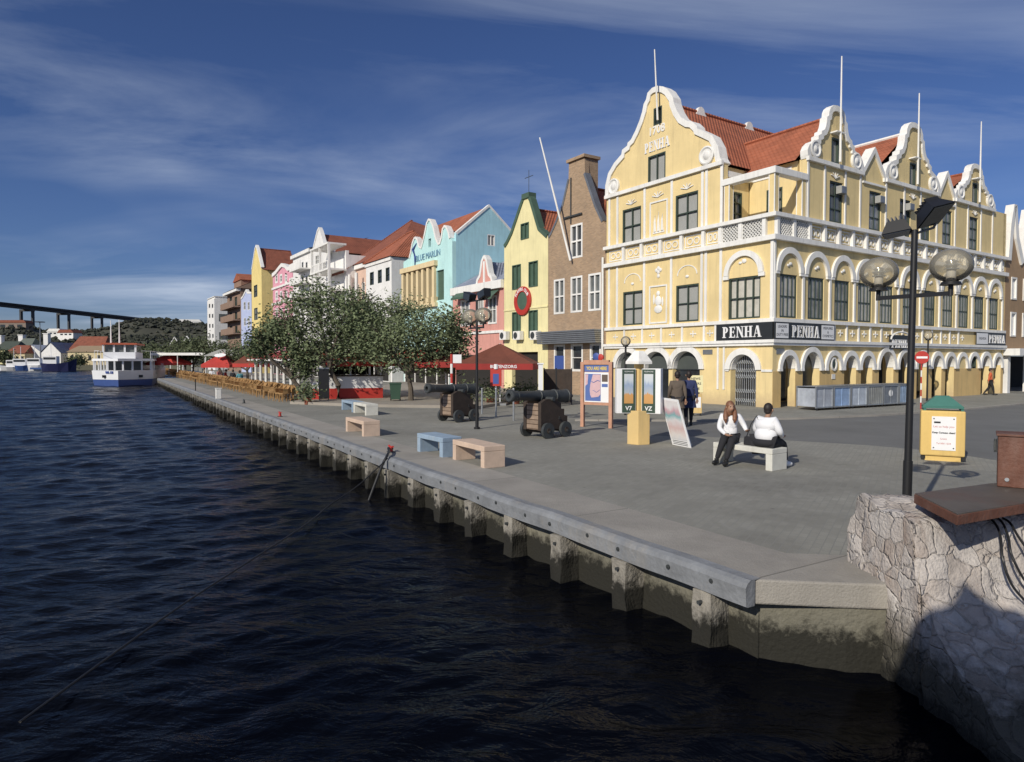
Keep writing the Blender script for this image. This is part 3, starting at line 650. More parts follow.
# ================================================================ PENHA corner building
PX = lambda name, *a: None
def zc(py): return L(772, py)[1]
Zs1 = (zc(344.6), zc(339.4)); Zs2 = (zc(321.7), zc(318)); Zb0, Zb1 = zc(240), zc(235); Zr0, Zr1 = zc(216.5), zc(213.0)
Zbm = (zc(173.5), zc(168)); ZW = (zc(317), zc(273)); ZE = Zr1
s_edge = L(722, 250)[0]; s_end = L(606.5, 250)[0]
ZG = L(722, 163)[1]      # level of the gable foot on the quay side
pen = thing('corner_merchant_house', 'ornate yellow corner building with white scrolled gables, arcades and black shop sign bands', 'building', C0, ROWROT)
def ellipse_ring(mb, cx, cz, rx, rz, wd, d0, d1, n=20):
    for i in range(n):
        a0 = 2*math.pi*i/n; a1 = 2*math.pi*(i+1)/n
        f = [(cx+rx*math.cos(a0), cz+rz*math.sin(a0)), (cx+rx*math.cos(a1), cz+rz*math.sin(a1)), (cx+(rx-wd)*math.cos(a1), cz+(rz-wd)*math.sin(a1)), (cx+(rx-wd)*math.cos(a0), cz+(rz-wd)*math.sin(a0))]
        a = [mb.v((x, d0, z)) for x, z in f]; b = [mb.v((x, d1, z)) for x, z in f]; mb.bm.faces.new(b)
        for k in (0, 2): mb.bm.faces.new([a[k], a[k+1], b[k+1], b[k]])
WR = random.Random(9)
def window(par, M, s0, s1, z0, z1, nx, nz, fm, pmt, d=.12, bar=.05, fr=.08, name='window', fd=.10):
    mb = MB(M); mb.box(s0, s1, -d-.02, -d-.02+fd+.02, z0, z0+fr); mb.box(s0, s1, -d-.02, -d-.02+fd+.02, z1-fr, z1)
    mb.box(s0, s0+fr, -d-.02, -d-.02+fd+.02, z0+fr, z1-fr); mb.box(s1-fr, s1, -d-.02, -d-.02+fd+.02, z0+fr, z1-fr)
    for i in range(1, nx): x = s0+(s1-s0)*i/nx; mb.box(x-bar/2, x+bar/2, -d-.01, -d-.01+fd, z0+fr, z1-fr)
    for i in range(1, nz):
        z = z0+(z1-z0)*i/nz
        for j in range(nx):
            xa = s0+(s1-s0)*j/nx+(fr if j == 0 else bar/2); xb = s0+(s1-s0)*(j+1)/nx-(fr if j == nx-1 else bar/2); mb.box(xa, xb, -d-.01, -d-.015+fd, z-bar/2, z+bar/2)
    w_ = mb.build(name, fm, par)
    if pmt is M_['glass2']: pmt = M_[WR.choice(('glass2', 'glass3', 'glass4', 'glass2'))]
    if pmt is M_['curtain']: pmt = M_[WR.choice(('curtain', 'curtain2', 'curtain3', 'curtain2'))]
    mb = MB(M); mb.box(s0+.01, s1-.01, -d-.05, -d-.03, z0+.01, z1-.01); mb.build('pane', pmt, w_)
    return w_
def arch_loop(cx, r, z0, zs, n=14, ky=1.0): return [(cx-r, z0)]+[(cx-r*math.cos(math.pi*i/n), zs+ky*r*math.sin(math.pi*i/n)) for i in range(n+1)]+[(cx+r, z0)]
def rect(s0, s1, z0, z1): return [(s0, z0), (s0, z1), (s1, z1), (s1, z0)]
Y_, W_ = M_['yellow'], M_['white']
TH = .38
# --- quay-side (left) facade openings
def sx(px, py=280): return L(px, py)[0]
WL = []     # rectangular windows (s0,s1,z0,z1,kind)
def wrect(x0, x1, yt, yb):
    xm = (x0+x1)/2; a = L(x0, (yt+yb)/2)[0]; b = L(x1, (yt+yb)/2)[0]; return (b, a, L(xm, yb)[1], L(xm, yt)[1])
w1L = wrect(623, 642.5, 287.5, 324); w1R = wrect(676, 698.7, 279.5, 320.5); w2L = wrect(622.5, 641, 208, 243); w2R = wrect(675.5, 698, 193, 232)
# keep storey levels common
z1a, z1b = ZW[0]+.03, ZW[0]+1.95; z2a = (w2L[2]+w2R[2])/2; z2b = (w2L[3]+w2R[3])/2
w1L = (w1L[0], w1L[1], z1a, z1b); w1R = (w1R[0], w1R[1], z1a, z1b); w2L = (w2L[0], w2L[1], z2a, z2b); w2R = (w2R[0], w2R[1], z2a, z2b)
wA = (sx(760.5), sx(728.5), ZW[0], ZW[1]-.02)              # big window at the corner bay
acx = (wA[0]+wA[1])/2; aR = (sx(726)-sx(765.5))/2
gw = wrect(648, 665.5, 154, 183); gs = wrect(653.5, 662, 107, 124.5)
gcl = []
for (x, y) in [(742-744+0, 0)]: pass
# ground arches on the quay side
Zsp = zc(370)
ga = [(acx, sx(737)-acx if False else (sx(730)-sx(766))/2*.72), (sx(686.7), .92), (sx(656.7), .92), (sx(628), .92)]
# gable outline from the photograph (clockwise from its right foot as seen)
gp = [(720, 163), (720.5, 158), (718.5, 147), (713, 136.5), (705, 132.5), (698, 129.5), (697.5, 127), (692.8, 122.5), (688, 122), (682, 118.5), (677.5, 111.5), (674.2, 103), (673.5, 98), (671.5, 95), (668.5, 90.5), (664, 87.6), (658, 86.8), (653, 89), (649, 93.5), (647.6, 100), (645.2, 104.5), (643.8, 112), (641, 121), (637, 131), (632.5, 140), (629, 143.5), (628.5, 146.5), (623.5, 150.5), (622.8, 155), (615.5, 163.5), (609.5, 174), (606.5, 186), (606.5, 196)]
gout = [L(*p) for p in gp]; gout = [(min(max(a, s_edge), s_end), max(b, ZG)) for a, b in gout]
gcx = L(658, 87)[0]
# main wall: up to the gable foot for s in [s_edge, s_end], up to balcony for the corner bay
mb = MB()
holes = []
for (cx, r) in ga: holes.append(arch_loop(cx, r, -.05, Zsp))
for q in (w1L, w1R, w2L, w2R, wA): holes.append(rect(*q))
outl = [(0.0, -.3), (0.0, Zr0), (s_edge, Zr0), (s_edge, ZG), (s_end, ZG), (s_end, -.3)]
mb.prism([outl]+holes, 0, -TH); mb.build('quay_wall_front', Y_, pen)
mb = MB(); mb.prism([[(s_edge, ZG+.002)]+gout[1:-1]+[(s_end, ZG+.002)], rect(*gw), rect(*gs)], 0, -TH); mb.build('gable', Y_, pen)
mb = MB(); mb.ribbon([(s_edge-.02, ZG)]+gout[1:-1]+[(s_end+.02, ZG)], .26, .09, -TH-.14); mb.build('gable_coping', W_, pen)
for cx_, cz_, r_ in ((L(707.5, 159)[0], L(707.5, 156)[1], .46), (L(614.5, 187)[0], L(614.5, 187)[1], .46)):
    mb = MB(); T = Matrix.Translation((cx_, .0, cz_+.02)) @ Matrix.Rotation(R(-90), 4, 'X'); mb.lathe([(r_, 0), (r_, .12), (r_*.85, .14), (r_*.7, .08), (r_*.5, .08), (r_*.35, .14), (.0, .15)], n=24, T=T); mb.build('scroll', W_, pen, smooth=True)
# kinks at the shoulders
# --- street (right) facade
LEN = Rt(1004.5, 300)[0]
cents = [1.29, 3.53, 5.82, 8.0, 10.18, 12.5, 14.9, 17.2, 19.45, 21.65, 23.85]
cw = [Rt(p, 295)[0] for p in (788.5, 816, 842, 865, 886.5, 909, 930, 948, 964, 979.5, 994.3)]
gcents = [Rt(p, 370)[0] for p in (788, 811, 833, 850, 866.5, 886, 905, 922, 936.5, 949.5, 961.5, 973.3, 985, 997)]
kinds = ['o', 'o', 'm', 'd', 'o', 'o', 'o', 'o', 'o', 'o', 'b', 'w', 'o', 'o']
gr = []
for i, c_ in enumerate(gcents):
    lo = gcents[i-1] if i else -.1; hi = gcents[i+1] if i < len(gcents)-1 else LEN+.5
    gr.append(max(.55, min((c_-lo)/2, (hi-c_)/2)-.22))
G1 = (Rt(807, 158)[0], Rt(861, 175)[0]); G2 = (Rt(885, 183)[0], Rt(937.5, 196)[0]); G3 = (Rt(954.5, 201)[0], Rt(993, 210)[0])
ZT = Rt(807, 158)[1]
sm1 = (G1[1], G2[0]); sm2 = (G2[1], G3[0])
print('PENHA', 'send', s_end, 'sedge', s_edge, 'LEN', LEN, 'ZG', ZG, 'ZT', ZT, 'G', G1, G2, G3, 'lev', Zs1, Zs2, ZW, Zb0, Zr1, Zbm, 'gapex', gcx, L(658, 87), 'R apex', Rt(836, 107), Rt(908, 121), Rt(969, 162))
holes = []
for c_, r_, k in zip(gcents, gr, kinds):
    if k in 'od': holes.append(arch_loop(c_, r_, -.05, Zsp+.05, ky=min(1.15, .95/r_)))
    if k == 'w': holes.append(rect(c_-r_*.75, c_+r_*.75, 1.05, 2.55))
ww = .66
up = []
u2 = [Rt(p, 220)[0] for p in (836, 875)]+[Rt(905, 225)[0], Rt(925, 235)[0], Rt(947, 235)[0], Rt(973.5, 240)[0]]
z2ra, z2rb = Zr1+.25, zc(186)
u2z = [(Rt(836, 224)[1], Rt(836, 187)[1])]*1
for c_ in cw: holes.append(rect(c_-ww, c_+ww, ZW[0], ZW[1]))
z2lo = Zr1+.10; z2hi = Zr1+2.1
for c_ in u2: holes.append(rect(c_-.58, c_+.58, z2lo, z2hi))
outl = [(TH+.002, -.3), (TH+.002, Zr0), (G1[0], Zr0), (G1[0], ZT), (LEN, ZT), (LEN, -.3)]
mb = MB(MR); mb.prism([outl]+holes, 0, -TH); mb.build('street_wall_front', Y_, pen)
# gable profile for the three street gables, half width 1, height 1
PF = [(1, 0), (1.02, .05), (1.03, .12), (.97, .20), (.86, .27), (.74, .31), (.66, .34), (.66, .40), (.56, .44), (.55, .49), (.45, .53), (.40, .60), (.37, .68), (.36, .76), (.30, .79), (.29, .86), (.24, .93), (.14, .985), (0, 1)]
for k, (a, b_) in enumerate((G1, G2, G3)):
    cx = (a+b_)/2; hw = (b_-a)/2; ap = (Rt(836, 107), Rt(909, 122), Rt(970, 163))[k][1]; H = ap-ZT
    pts = [(cx-hw*p, ZT+H*q) for p, q in PF]+[(cx+hw*p, ZT+H*q) for p, q in PF[-2::-1]]
    wz0, wz1 = ZT+.12, ZT+1.35
    mb = MB(MR); body = [(min(max(x, a+.001), b_-.001), z if z > ZT else ZT+.002) for x, z in pts]; mb.prism([body, rect(cx-.34, cx+.34, wz0, wz1)], 0, -.24); mb.build('gable', Y_, pen)
    mb = MB(MR); mb.ribbon(pts, .24, .10, -.29); mb.build('gable_coping', W_, pen)
    window(pen, MR, cx-.34, cx+.34, wz0, wz1, 1, 1, M_['green'], M_['louver'], d=.1)
    for sg in (-1, 1):
        r_ = .42; mb = MB(MR); T = Matrix.Translation((cx+sg*hw*.76, 0, ZT+.50)) @ Matrix.Rotation(R(-90), 4, 'X'); mb.lathe([(r_, 0), (r_, .12), (r_*.82, .14), (r_*.66, .08), (r_*.45, .08), (r_*.3, .14), (.0, .15)], n=20, T=T); mb.build('scroll', W_, pen, smooth=True)
    # flagpole
    fx = cx-.10; mb = MB(MR); top = (Rt(838.5, 60), Rt(917.5, 97), Rt(977.5, 124))[k][1]
    mb.cyl((fx, .32, ZT+.1), (fx, .32, top), .06, .03, n=8); mb.build('flagpole', W_, pen)
    mb = MB(MR); mb.box(fx-.35, fx+.35, .0, .36, ZT+1.5, ZT+1.56); mb.build('pole_bracket', W_, pen)
    # frames and capitals below the gable
    mb = MB(MR); mb.box(a-.06, b_+.06, .0, .16, ZT-.12, ZT+.07); mb.build('cornice', W_, pen)
    for x in (a+.02, b_-.14): 
        mb = MB(MR); mb.box(x, x+.12, .002, .05, Zr1+.02, ZT-.12); mb.build('pilaster', W_, pen)
    for x in (cx-.95, cx+.83):
        mb = MB(MR); mb.box(x, x+.12, .002, .05, Zr1+.02, ZT-.12); mb.build('pilaster', W_, pen)
    mb = MB(MR)
    for q in range(5):
        aa = R(30+q*30); mb.tube([(cx, .03, z2hi+.12), (cx+.25*math.cos(aa), .04, z2hi+.12+.22*math.sin(aa)), (cx+.42*math.cos(aa), .03, z2hi+.12+.30*math.sin(aa))], .025, 5)
    mb.build('plaster_ornament', W_, pen)
# small triangular parapets between
for a, b_ in (sm1, sm2):
    cx = (a+b_)/2; hw = (b_-a)/2; H = 1.35
    mb = MB(MR); mb.prism([(a+.002, ZT+.003), (cx, ZT+H), (b_-.002, ZT+.003)], -.01, -TH+.01); mb.build('small_gable', Y_, pen)
    mb = MB(MR); mb.ribbon([(a+.05, ZT-.12), (a+.08, ZT+.15), (cx-.12, ZT+H-.02), (cx, ZT+H+.12), (cx+.12, ZT+H-.02), (b_-.08, ZT+.15), (b_-.05, ZT-.12)], .17, .09, -TH-.05); mb.build('gable_coping', W_, pen)
    mb = MB(MR); mb.box(a+.1, b_-.1, .0, .10, z2hi+.28, z2hi+.38); mb.build('cornice', W_, pen)
# street windows, their arches and pilasters
for i, c_ in enumerate(cw):
    window(pen, MR, c_-ww, c_+ww, ZW[0], ZW[1], 4, 2, M_['green'], M_['curtain'], d=.07, bar=.04, fd=.03)
    mb = MB(MR); mb.arch(c_, ZW[1]+.10, .78, 1.03, .003, .12, ky=1.12, n=20); mb.box(c_-1.08, c_-.80, .003, .10, ZW[1]-.02, ZW[1]+.10); mb.box(c_+.80, c_+1.08, .003, .10, ZW[1]-.02, ZW[1]+.10); mb.build('window_arch', W_, pen)
    mb = MB(MR); mb.ball((c_-.08, .02, ZW[1]+.42), .09, .05, .07, n=8, m=6); mb.ball((c_+.10, .02, ZW[1]+.50), .11, .05, .08, n=8, m=6); mb.build('plaster_ornament', W_, pen)
    xm = (c_+cw[i+1])/2 if i < len(cw)-1 else c_+1.14
    mb = MB(MR); mb.box(xm-.075, xm+.075, .003, .07, Zs2[1], ZW[1]-.02); mb.build('pilaster', W_, pen)
mb = MB(MR); mb.box(cw[0]-1.16, cw[0]-1.05, .003, .07, Zs2[1], Zb0); mb.build('pilaster', W_, pen)
for c_ in u2: window(pen, MR, c_-.58, c_+.58, z2lo, z2hi, 2, 3, M_['green'], M_['glass2'], d=.09, bar=.04, fd=.04)
for k, c_ in enumerate((u2[0], u2[1], u2[2])):   # air conditioners in the upper windows
    mb = MB(MR); mb.box(c_+.0, c_+.5, -.03, .26, z2hi-.60, z2hi-.22); a_ = mb.build('window_air_conditioner', M_['louver'], pen, bevel=.02)
    mb = MB(MR); mb.box(c_+.05, c_+.42, .262, .27, z2hi-.56, z2hi-.26); mb.build('grille', M_['grey'], a_)
# string courses, balcony band, rails (both sides)
def band(M, s0, s1, z0, z1, d, name='string_course'): mb = MB(M); mb.box(s0, s1, .002, d, z0, z1); return mb.build(name, W_, pen)
for z0, z1, d in ((Zs1[0]-.03, Zs1[0]+.09, .14), (Zs1[0]+.092, Zs1[1], .20), (Zs2[0], Zs2[1], .12), (Zb0, Zb1, .22), (Zr0-.02, Zr1, .26)):
    band(ML, -d, s_end+.03, z0, z1, d); band(MR, .0, LEN+.03, z0, z1, d-.002)
# balcony band panels
def band_panels(M, edges, lattice, z0, z1, fine=True):
    for k, (a, b_) in enumerate(edges):
        mb = MB(M); mb.box(a-.09, a+.09, .003, .17, z0, z1); mb.build('baluster_post', W_, pen)
        if k in lattice:
            mb = MB(M); nx_ = max(3, int((b_-a)/.17)); hh = z1-z0
            x0, x1 = a+.12, b_-.12
            x = x0-hh
            while x < x1:
                for sg in (0, 1):
                    pa = (x, z0) if sg == 0 else (x, z1); pb = (x+hh, z1) if sg == 0 else (x+hh, z0)
                    t0 = max(0, (x0-x)/hh); t1 = min(1, (x1-x)/hh)
                    if t1-t0 > .05: mb.tube([(pa[0]+hh*t0, .07+.02*sg, pa[1]+(pb[1]-pa[1])*t0), (pa[0]+hh*t1, .07+.02*sg, pa[1]+(pb[1]-pa[1])*t1)], .022, 4)
                x += .17
            mb.box(x0-.03, x0, .04, .12, z0, z1); mb.box(x1, x1+.03, .04, .12, z0, z1)
            mb.build('lattice_panel', W_, pen)
            mb = MB(M); mb.box(x0, x1, .004, .012, z0, z1); mb.build('panel_back', M_['louver'], pen)
        else:
            mb = MB(M); cx = (a+b_)/2; cz = (z0+z1)/2; hw = (b_-a)/2-.18; hh = (z1-z0)/2-.1
            mb.box(cx-hw, cx+hw, .003, .035, cz+hh-.05, cz+hh); mb.box(cx-hw, cx+hw, .003, .035, cz-hh, cz-hh+.05); mb.box(cx-hw, cx-hw+.05, .003, .035, cz-hh+.05, cz+hh-.05); mb.box(cx+hw-.05, cx+hw, .003, .035, cz-hh+.05, cz+hh-.05)
            ellipse_ring(mb, cx-hw*.4, cz, min(hw*.36, .24), hh*.6, .05, .003, .04, 12); ellipse_ring(mb, cx+hw*.4, cz, min(hw*.36, .24), hh*.6, .05, .003, .04, 12)
            mb.build('panel_ornament', W_, pen)
le = [sx(p, 230) for p in (766, 742, 722, 705, 683, 662, 643, 625, 608)]
band_panels(ML, list(zip(le, le[1:])), (0, 1), Zb1, Zr0-.02)
re_ = [.1]+[.1+i*1.235 for i in range(1, 20)]+[LEN-.12]
band_panels(MR, [(a, b_) for a, b_ in zip(re_, re_[1:])], (0, 1), Zb1, Zr0-.02)
# sill band between the string courses: posts and crosses
def cross_band(M, edges, z0, z1):
    for a, b_ in edges:
        mb = MB(M); mb.box(a-.06, a+.06, .003, .06, z0, z1); cx = (a+b_)/2; cz = (z0+z1)/2
        mb.box(cx-.16, cx+.16, .003, .035, cz-.025, cz+.025); mb.box(cx-.025, cx+.025, .003, .04, cz-.16, cz+.16)
        for sg in (-1, 1): mb.ball((cx+sg*.16, .02, cz), .05, .03, .05, n=6, m=5)
        mb.build('panel_ornament', W_, pen)
sgn_l = sx(718, 335)
ce = [sgn_l+.12, sx(705), sx(683), sx(662), sx(643), sx(625), s_end-.08]
cross_band(ML, list(zip(ce, ce[1:])), Zs1[1], Zs2[0])
sgr = Rt(832, 330)[0]; sgr2 = Rt(974, 335)[0]
e = [sgr+.15]
while e[-1] < sgr2-1.4: e.append(e[-1]+1.1)
cross_band(MR, list(zip(e, e[1:])), Zs1[1], Zs2[0])
# --- quay side decoration: pilasters as pairs of white strips
for px in (609.5, 617.5, 644.5, 671.5, 702, 706, 721.0):
    s_ = sx(px, 290)
    for z0, z1 in ((Zs2[1], Zb0), (Zr1, ZG-.1)):
        mb = MB(); mb.box(s_-.075, s_+.075, .003, .05, z0, z1); mb.build('pilaster', W_, pen)
for px in (718, 724):
    s_ = sx(px, 380); mb = MB(); mb.box(s_-.05, s_+.05, .003, .045, .75, Zs1[0]-.03); mb.build('pilaster', W_, pen)
s_ = .0; mb = MB(); mb.box(-.045, .11, .003, .10, Zs2[1], Zb0); mb.build('pilaster', W_, pen)
band(ML, s_edge-.05, s_end+.05, ZG-.10, ZG+.10, .16, 'cornice')
for q in (w1L, w1R, w2L, w2R): window(pen, ML, q[0], q[1], q[2], q[3], 2, 2, M_['green'], M_['louver'], d=.12)
window(pen, ML, wA[0], wA[1], wA[2], wA[3], 4, 2, M_['green'], M_['curtain'], d=.14)
window(pen, ML, gw[0], gw[1], gw[2], gw[3], 2, 1, M_['green'], M_['louver'], d=.1)
window(pen, ML, gs[0], gs[1], gs[2], gs[3], 2, 1, M_['green'], M_['glass'], d=.1)
mb = MB(); rr = aR; mb.arch(acx, wA[3]+.12, rr-.26, rr, .003, .13, n=24, ky=1.02); mb.box(acx-rr-.06, acx-rr+.26, .003, .11, wA[3]-.06, wA[3]+.12); mb.box(acx+rr-.26, acx+rr+.06, .003, .11, wA[3]-.06, wA[3]+.12); mb.build('window_arch', W_, pen)
mb = MB(); mb.ball((acx, .02, wA[3]+.75), .14, .05, .11, n=8, m=6); mb.ball((acx+.22, .02, wA[3]+.68), .1, .05, .07, n=8, m=6); mb.build('plaster_ornament', W_, pen)
for q in (w1L, w1R):   # shallow blind arches above
    mb = MB(); cx = (q[0]+q[1])/2; mb.arch(cx, q[3]+.5, .62, .68, .003, .03, n=14, ky=.75); mb.ball((cx, .02, q[3]+.42), .12, .05, .08, n=8, m=6); mb.build('plaster_ornament', W_, pen)
cx = sx(658.5, 290)     # centre panels with a figure, a flower and three candles (generic relief)
for z0, z1 in ((z1a, z1b+.15), (z2a, z2b)):
    mb = MB(); hw = .66
    for a in ((cx-hw, cx+hw, z1-.08, z1), (cx-hw, cx+hw, z0, z0+.08), (cx-hw, cx-hw+.08, z0+.08, z1-.08), (cx+hw-.08, cx+hw, z0+.08, z1-.08)): mb.box(a[0], a[1], .003, .05, a[2], a[3])
    if z0 == z1a:
        mb.ball((cx, .02, z1-.45), .13, .06, .15, n=10, m=7); mb.ball((cx, .02, z1-.85), .24, .07, .28, n=10, m=7); mb.ball((cx, .02, z1-1.3), .30, .06, .22, n=10, m=7); mb.ball((cx-.32, .02, z1-.9), .07, .04, .26, n=8, m=6); mb.ball((cx+.32, .02, z1-.75), .07, .04, .28, n=8, m=6)
    else:
        for k in (-1, 0, 1): mb.tube([(cx+k*.27, .02, z0+.35), (cx+k*.27, .04, z0+.9), (cx+k*.27, .02, z0+1.25+.15*(k == 0))], [.09, .06, .015], 6)
        mb.box(cx-.42, cx+.42, .003, .04, z0+.25, z0+.33)
    mb.build('relief_panel', W_, pen)
mb = MB(); 
for dx_, dz_ in ((0, .0), (-.14, .12), (.14, .12), (0, .22), (0, -.2)): mb.ball((cx+dx_, .02, z1b+.85+dz_), .11, .05, .11, n=8, m=6)
mb.build('plaster_ornament', W_, pen)
for px_, pz in ((631.5, 0), (658, 0), (687, 0)):
    s_ = sx(px_, 220); mb = MB()
    for q in range(5):
        aa = R(20+q*35); mb.tube([(s_, .02, z2b+.20), (s_+.25*math.cos(aa), .04, z2b+.20+.2*math.sin(aa)), (s_+.45*math.cos(aa), .02, z2b+.22+.28*math.sin(aa))], .03, 5)
    mb.build('plaster_ornament', W_, pen)
# ground floor arches, quay side
for (c_, r_) in ga:
    mb = MB(); mb.arch(c_, Zsp, r_, r_+.30, .003, .10, n=20); mb.arch(c_, Zsp, r_-.03, r_-.001, -TH+.01, -.001, n=20); mb.build('arch_surround', W_, pen)
mb = MB(); mb.box(s_edge-.5, acx+ga[0][1]+.3, .003, .05, Zsp-.09, Zsp+.02); mb.box(.0, acx-ga[0][1]-.3, .003, .05, Zsp-.09, Zsp+.02); mb.build('impost', W_, pen)
mb = MB(MR)
for i, (c_, r_, k) in enumerate(zip(gcents, gr, kinds)):
    ky = min(1.15, .95/r_); mb = MB(MR); mb.arch(c_, Zsp+.05, r_, r_+.22, .003, .11, n=16, ky=ky)
    if k != 'w' and k in 'od': mb.arch(c_, Zsp+.05, r_-.03, r_-.001, -TH+.01, -.001, n=16, ky=ky)
    mb.box(c_-r_-.26, c_-r_, .003, .12, Zsp-.06, Zsp+.05); mb.box(c_+r_, c_+r_+.24, .003, .118, Zsp-.06, Zsp+.05)
    mb.build('arch_surround', W_, pen)
    if k == 'm':
        mb = MB(MR); ellipse_ring(mb, c_, Zsp+.25, .26, .34, .08, .003, .08, 18); mb.box(c_-.14, c_+.14, .003, .04, 1.25, 1.5); mb.build('medallion', W_, pen)
        mb = MB(MR); mb.ball((c_, .02, Zsp+.25), .17, .05, .25, n=12, m=8); mb.build('medallion_relief', M_['green'], pen)
    if k == 'w': window(pen, MR, c_-r_*.75, c_+r_*.75, 1.05, 2.55, 2, 2, M_['green'], M_['glass2'])
# painted plinth (deeper ochre below the imposts) as thin render coats between openings
def plinth(M, ops, s0, s1, z1):
    xs = sorted(ops); a = s0
    for lo, hi in xs+[(s1, s1)]:
        if lo-a > .04:
            mb = MB(M); mb.box(a, lo, .001, .014, -.1, z1); mb.build('ochre_pier', M_['ochre'], pen)
        a = hi
plinth(MR, [(c_-r_, c_+r_) for c_, r_, k in zip(gcents, gr, kinds) if k in 'od'], 0.0, LEN, Zsp-.065)
#plinth(ML, [(ga[0][0]-ga[0][1], ga[0][0]+ga[0][1])], -.014, s_edge-.55, Zsp-.095)
# arcade interior: back walls, ceiling, floor upper slab
mb = MB(); mb.box(2.6, s_end-TH, -2.9, -3.1, 0, Zs1[0]); mb.box(2.6, 2.8, -LEN+.5, -3.1, 0, Zs1[0]); mb.build('arcade_back_wall', M_['ochre'], pen)
mb = MB(); mb.box(TH+.01, s_end-TH, -LEN+TH, -TH-.01, Zs1[0]+.02, Zs1[0]+.2); mb.build('arcade_ceiling', W_, pen)
mb = MB(); 
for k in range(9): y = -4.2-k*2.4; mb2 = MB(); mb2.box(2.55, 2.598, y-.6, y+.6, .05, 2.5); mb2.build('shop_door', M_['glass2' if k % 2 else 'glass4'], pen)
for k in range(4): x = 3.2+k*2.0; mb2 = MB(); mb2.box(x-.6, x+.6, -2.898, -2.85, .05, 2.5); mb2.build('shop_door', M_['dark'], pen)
# dark shutters filling the three quay arches, folding gate in the corner arch
for (c_, r_) in ga[1:]:
    mb = MB(); mb.prism([(p, q) for p, q in arch_loop(c_, r_-.01, 1.72, Zsp)], -.30, -.33); mb.build('arch_glazing', mat('arch_shutter_grey', (.07, .08, .075), rough=.5), pen)
    mb = MB(); mb.box(c_-r_+.01, c_+r_-.01, -.33, -.30, .0, 1.66); mb.box(c_-r_, c_+r_, -.32, -.25, 1.66, 1.72); mb.build('arch_door', M_['glass'], pen)
mb = MB(); c_, r_ = ga[0]
nb = 11
for i in range(nb+1):
    x = c_-r_*.93+2*r_*.93*i/nb; h = Zsp+math.sqrt(max(0, r_*r_-(x-c_)**2))-.05; mb.box(x-.022, x+.022, -.36, -.33, .02, h)
for z in (.15, .6, 1.3, 1.6, 2.0):
    for i in range(nb):
        x = c_-r_*.93+2*r_*.93*i/nb; d_ = 2*r_*.93/nb; mb.tube([(x, -.32, z), (x+d_, -.32, z+.2)], .01, 4); mb.tube([(x, -.31, z+.2), (x+d_, -.31, z)], .01, 4)
mb.build('folding_gate', M_['steel'], pen)
# other sides and floors
mb = MB(); mb.box(s_end-TH, s_end-.001, -LEN, -TH-.001, -.3, ZG); mb.build('side_wall', Y_, pen)
mb = MB(); mb.box(.0, s_end-TH-.001, -LEN-.001, -LEN+TH, -.3, ZT); mb.build('end_wall', Y_, pen)
mb = MB(); mb.box(TH+.01, s_end-TH-.01, -LEN+TH+.01, -TH-.01, Zr0-.3, Zr0-.05); mb.build('terrace_floor', W_, pen)
# loggia on the corner: inner walls, posts, beam
ly = G1[0]
mb = MB(); mb.prism([rect(.5, s_edge+.3, Zr0-.04, ZT), rect(1.3, 2.2, Zr0+.35, Zr0+1.95)], -ly-.02, -ly-.3); mb.build('loggia_wall', Y_, pen)
window(pen, Matrix.Translation((0, -ly-.02, 0)), 1.3, 2.2, Zr0+.35, Zr0+1.95, 2, 3, M_['green'], M_['glass2'], d=.1)
mb = MB(); mb.M = Matrix.Translation((s_edge+.3, 0, 0)) @ MR; mb.prism([rect(TH, ly, Zr0-.04, ZG), rect(.9, 1.9, Zr0+.35, Zr0+1.95)], -.02, -.3); mb.build('loggia_wall', Y_, pen)
window(pen, Matrix.Translation((s_edge+.3, 0, 0)) @ MR, .9, 1.9, Zr0+.35, Zr0+1.95, 2, 3, M_['green'], M_['glass2'], d=.12)
for (x, y) in ((.14, -.14), (s_edge-.26, -.14), (.14, -ly+.2)):
    mb = MB(); mb.box(x-.15, x+.15, y-.15, y+.15, Zr1+.002, Zbm[0]-.002); mb.build('loggia_post', Y_, pen)
    mb = MB()
    for a in (-.16, .12):
        mb.box(x+a, x+a+.04, y-.162, y-.155, Zr1, Zbm[0]-.003); mb.box(x+a, x+a+.04, y+.155, y+.162, Zr1, Zbm[0]-.003)
        mb.box(x-.162, x-.155, y+a, y+a+.04, Zr1, Zbm[0]-.003); mb.box(x+.155, x+.162, y+a, y+a+.04, Zr1, Zbm[0]-.003)
    mb.build('post_trim', W_, pen)
mb = MB(); mb.box(-.08, s_edge, -.34, .08, Zbm[0], Zbm[1]+.06); mb.box(-.08, .34, -ly, -.341, Zbm[0], Zbm[1]+.06); mb.build('loggia_beam', W_, pen, bevel=.02)
mb = MB(); mb.box(.8, s_edge+.29, -ly+.02, -ly-.01, ZT-.5, ZT-.2); mb.box(s_edge+.05, s_edge+.29, -ly+.03, -.4, ZT-.5, ZT-.2); mb.build('loggia_cornice', W_, pen)
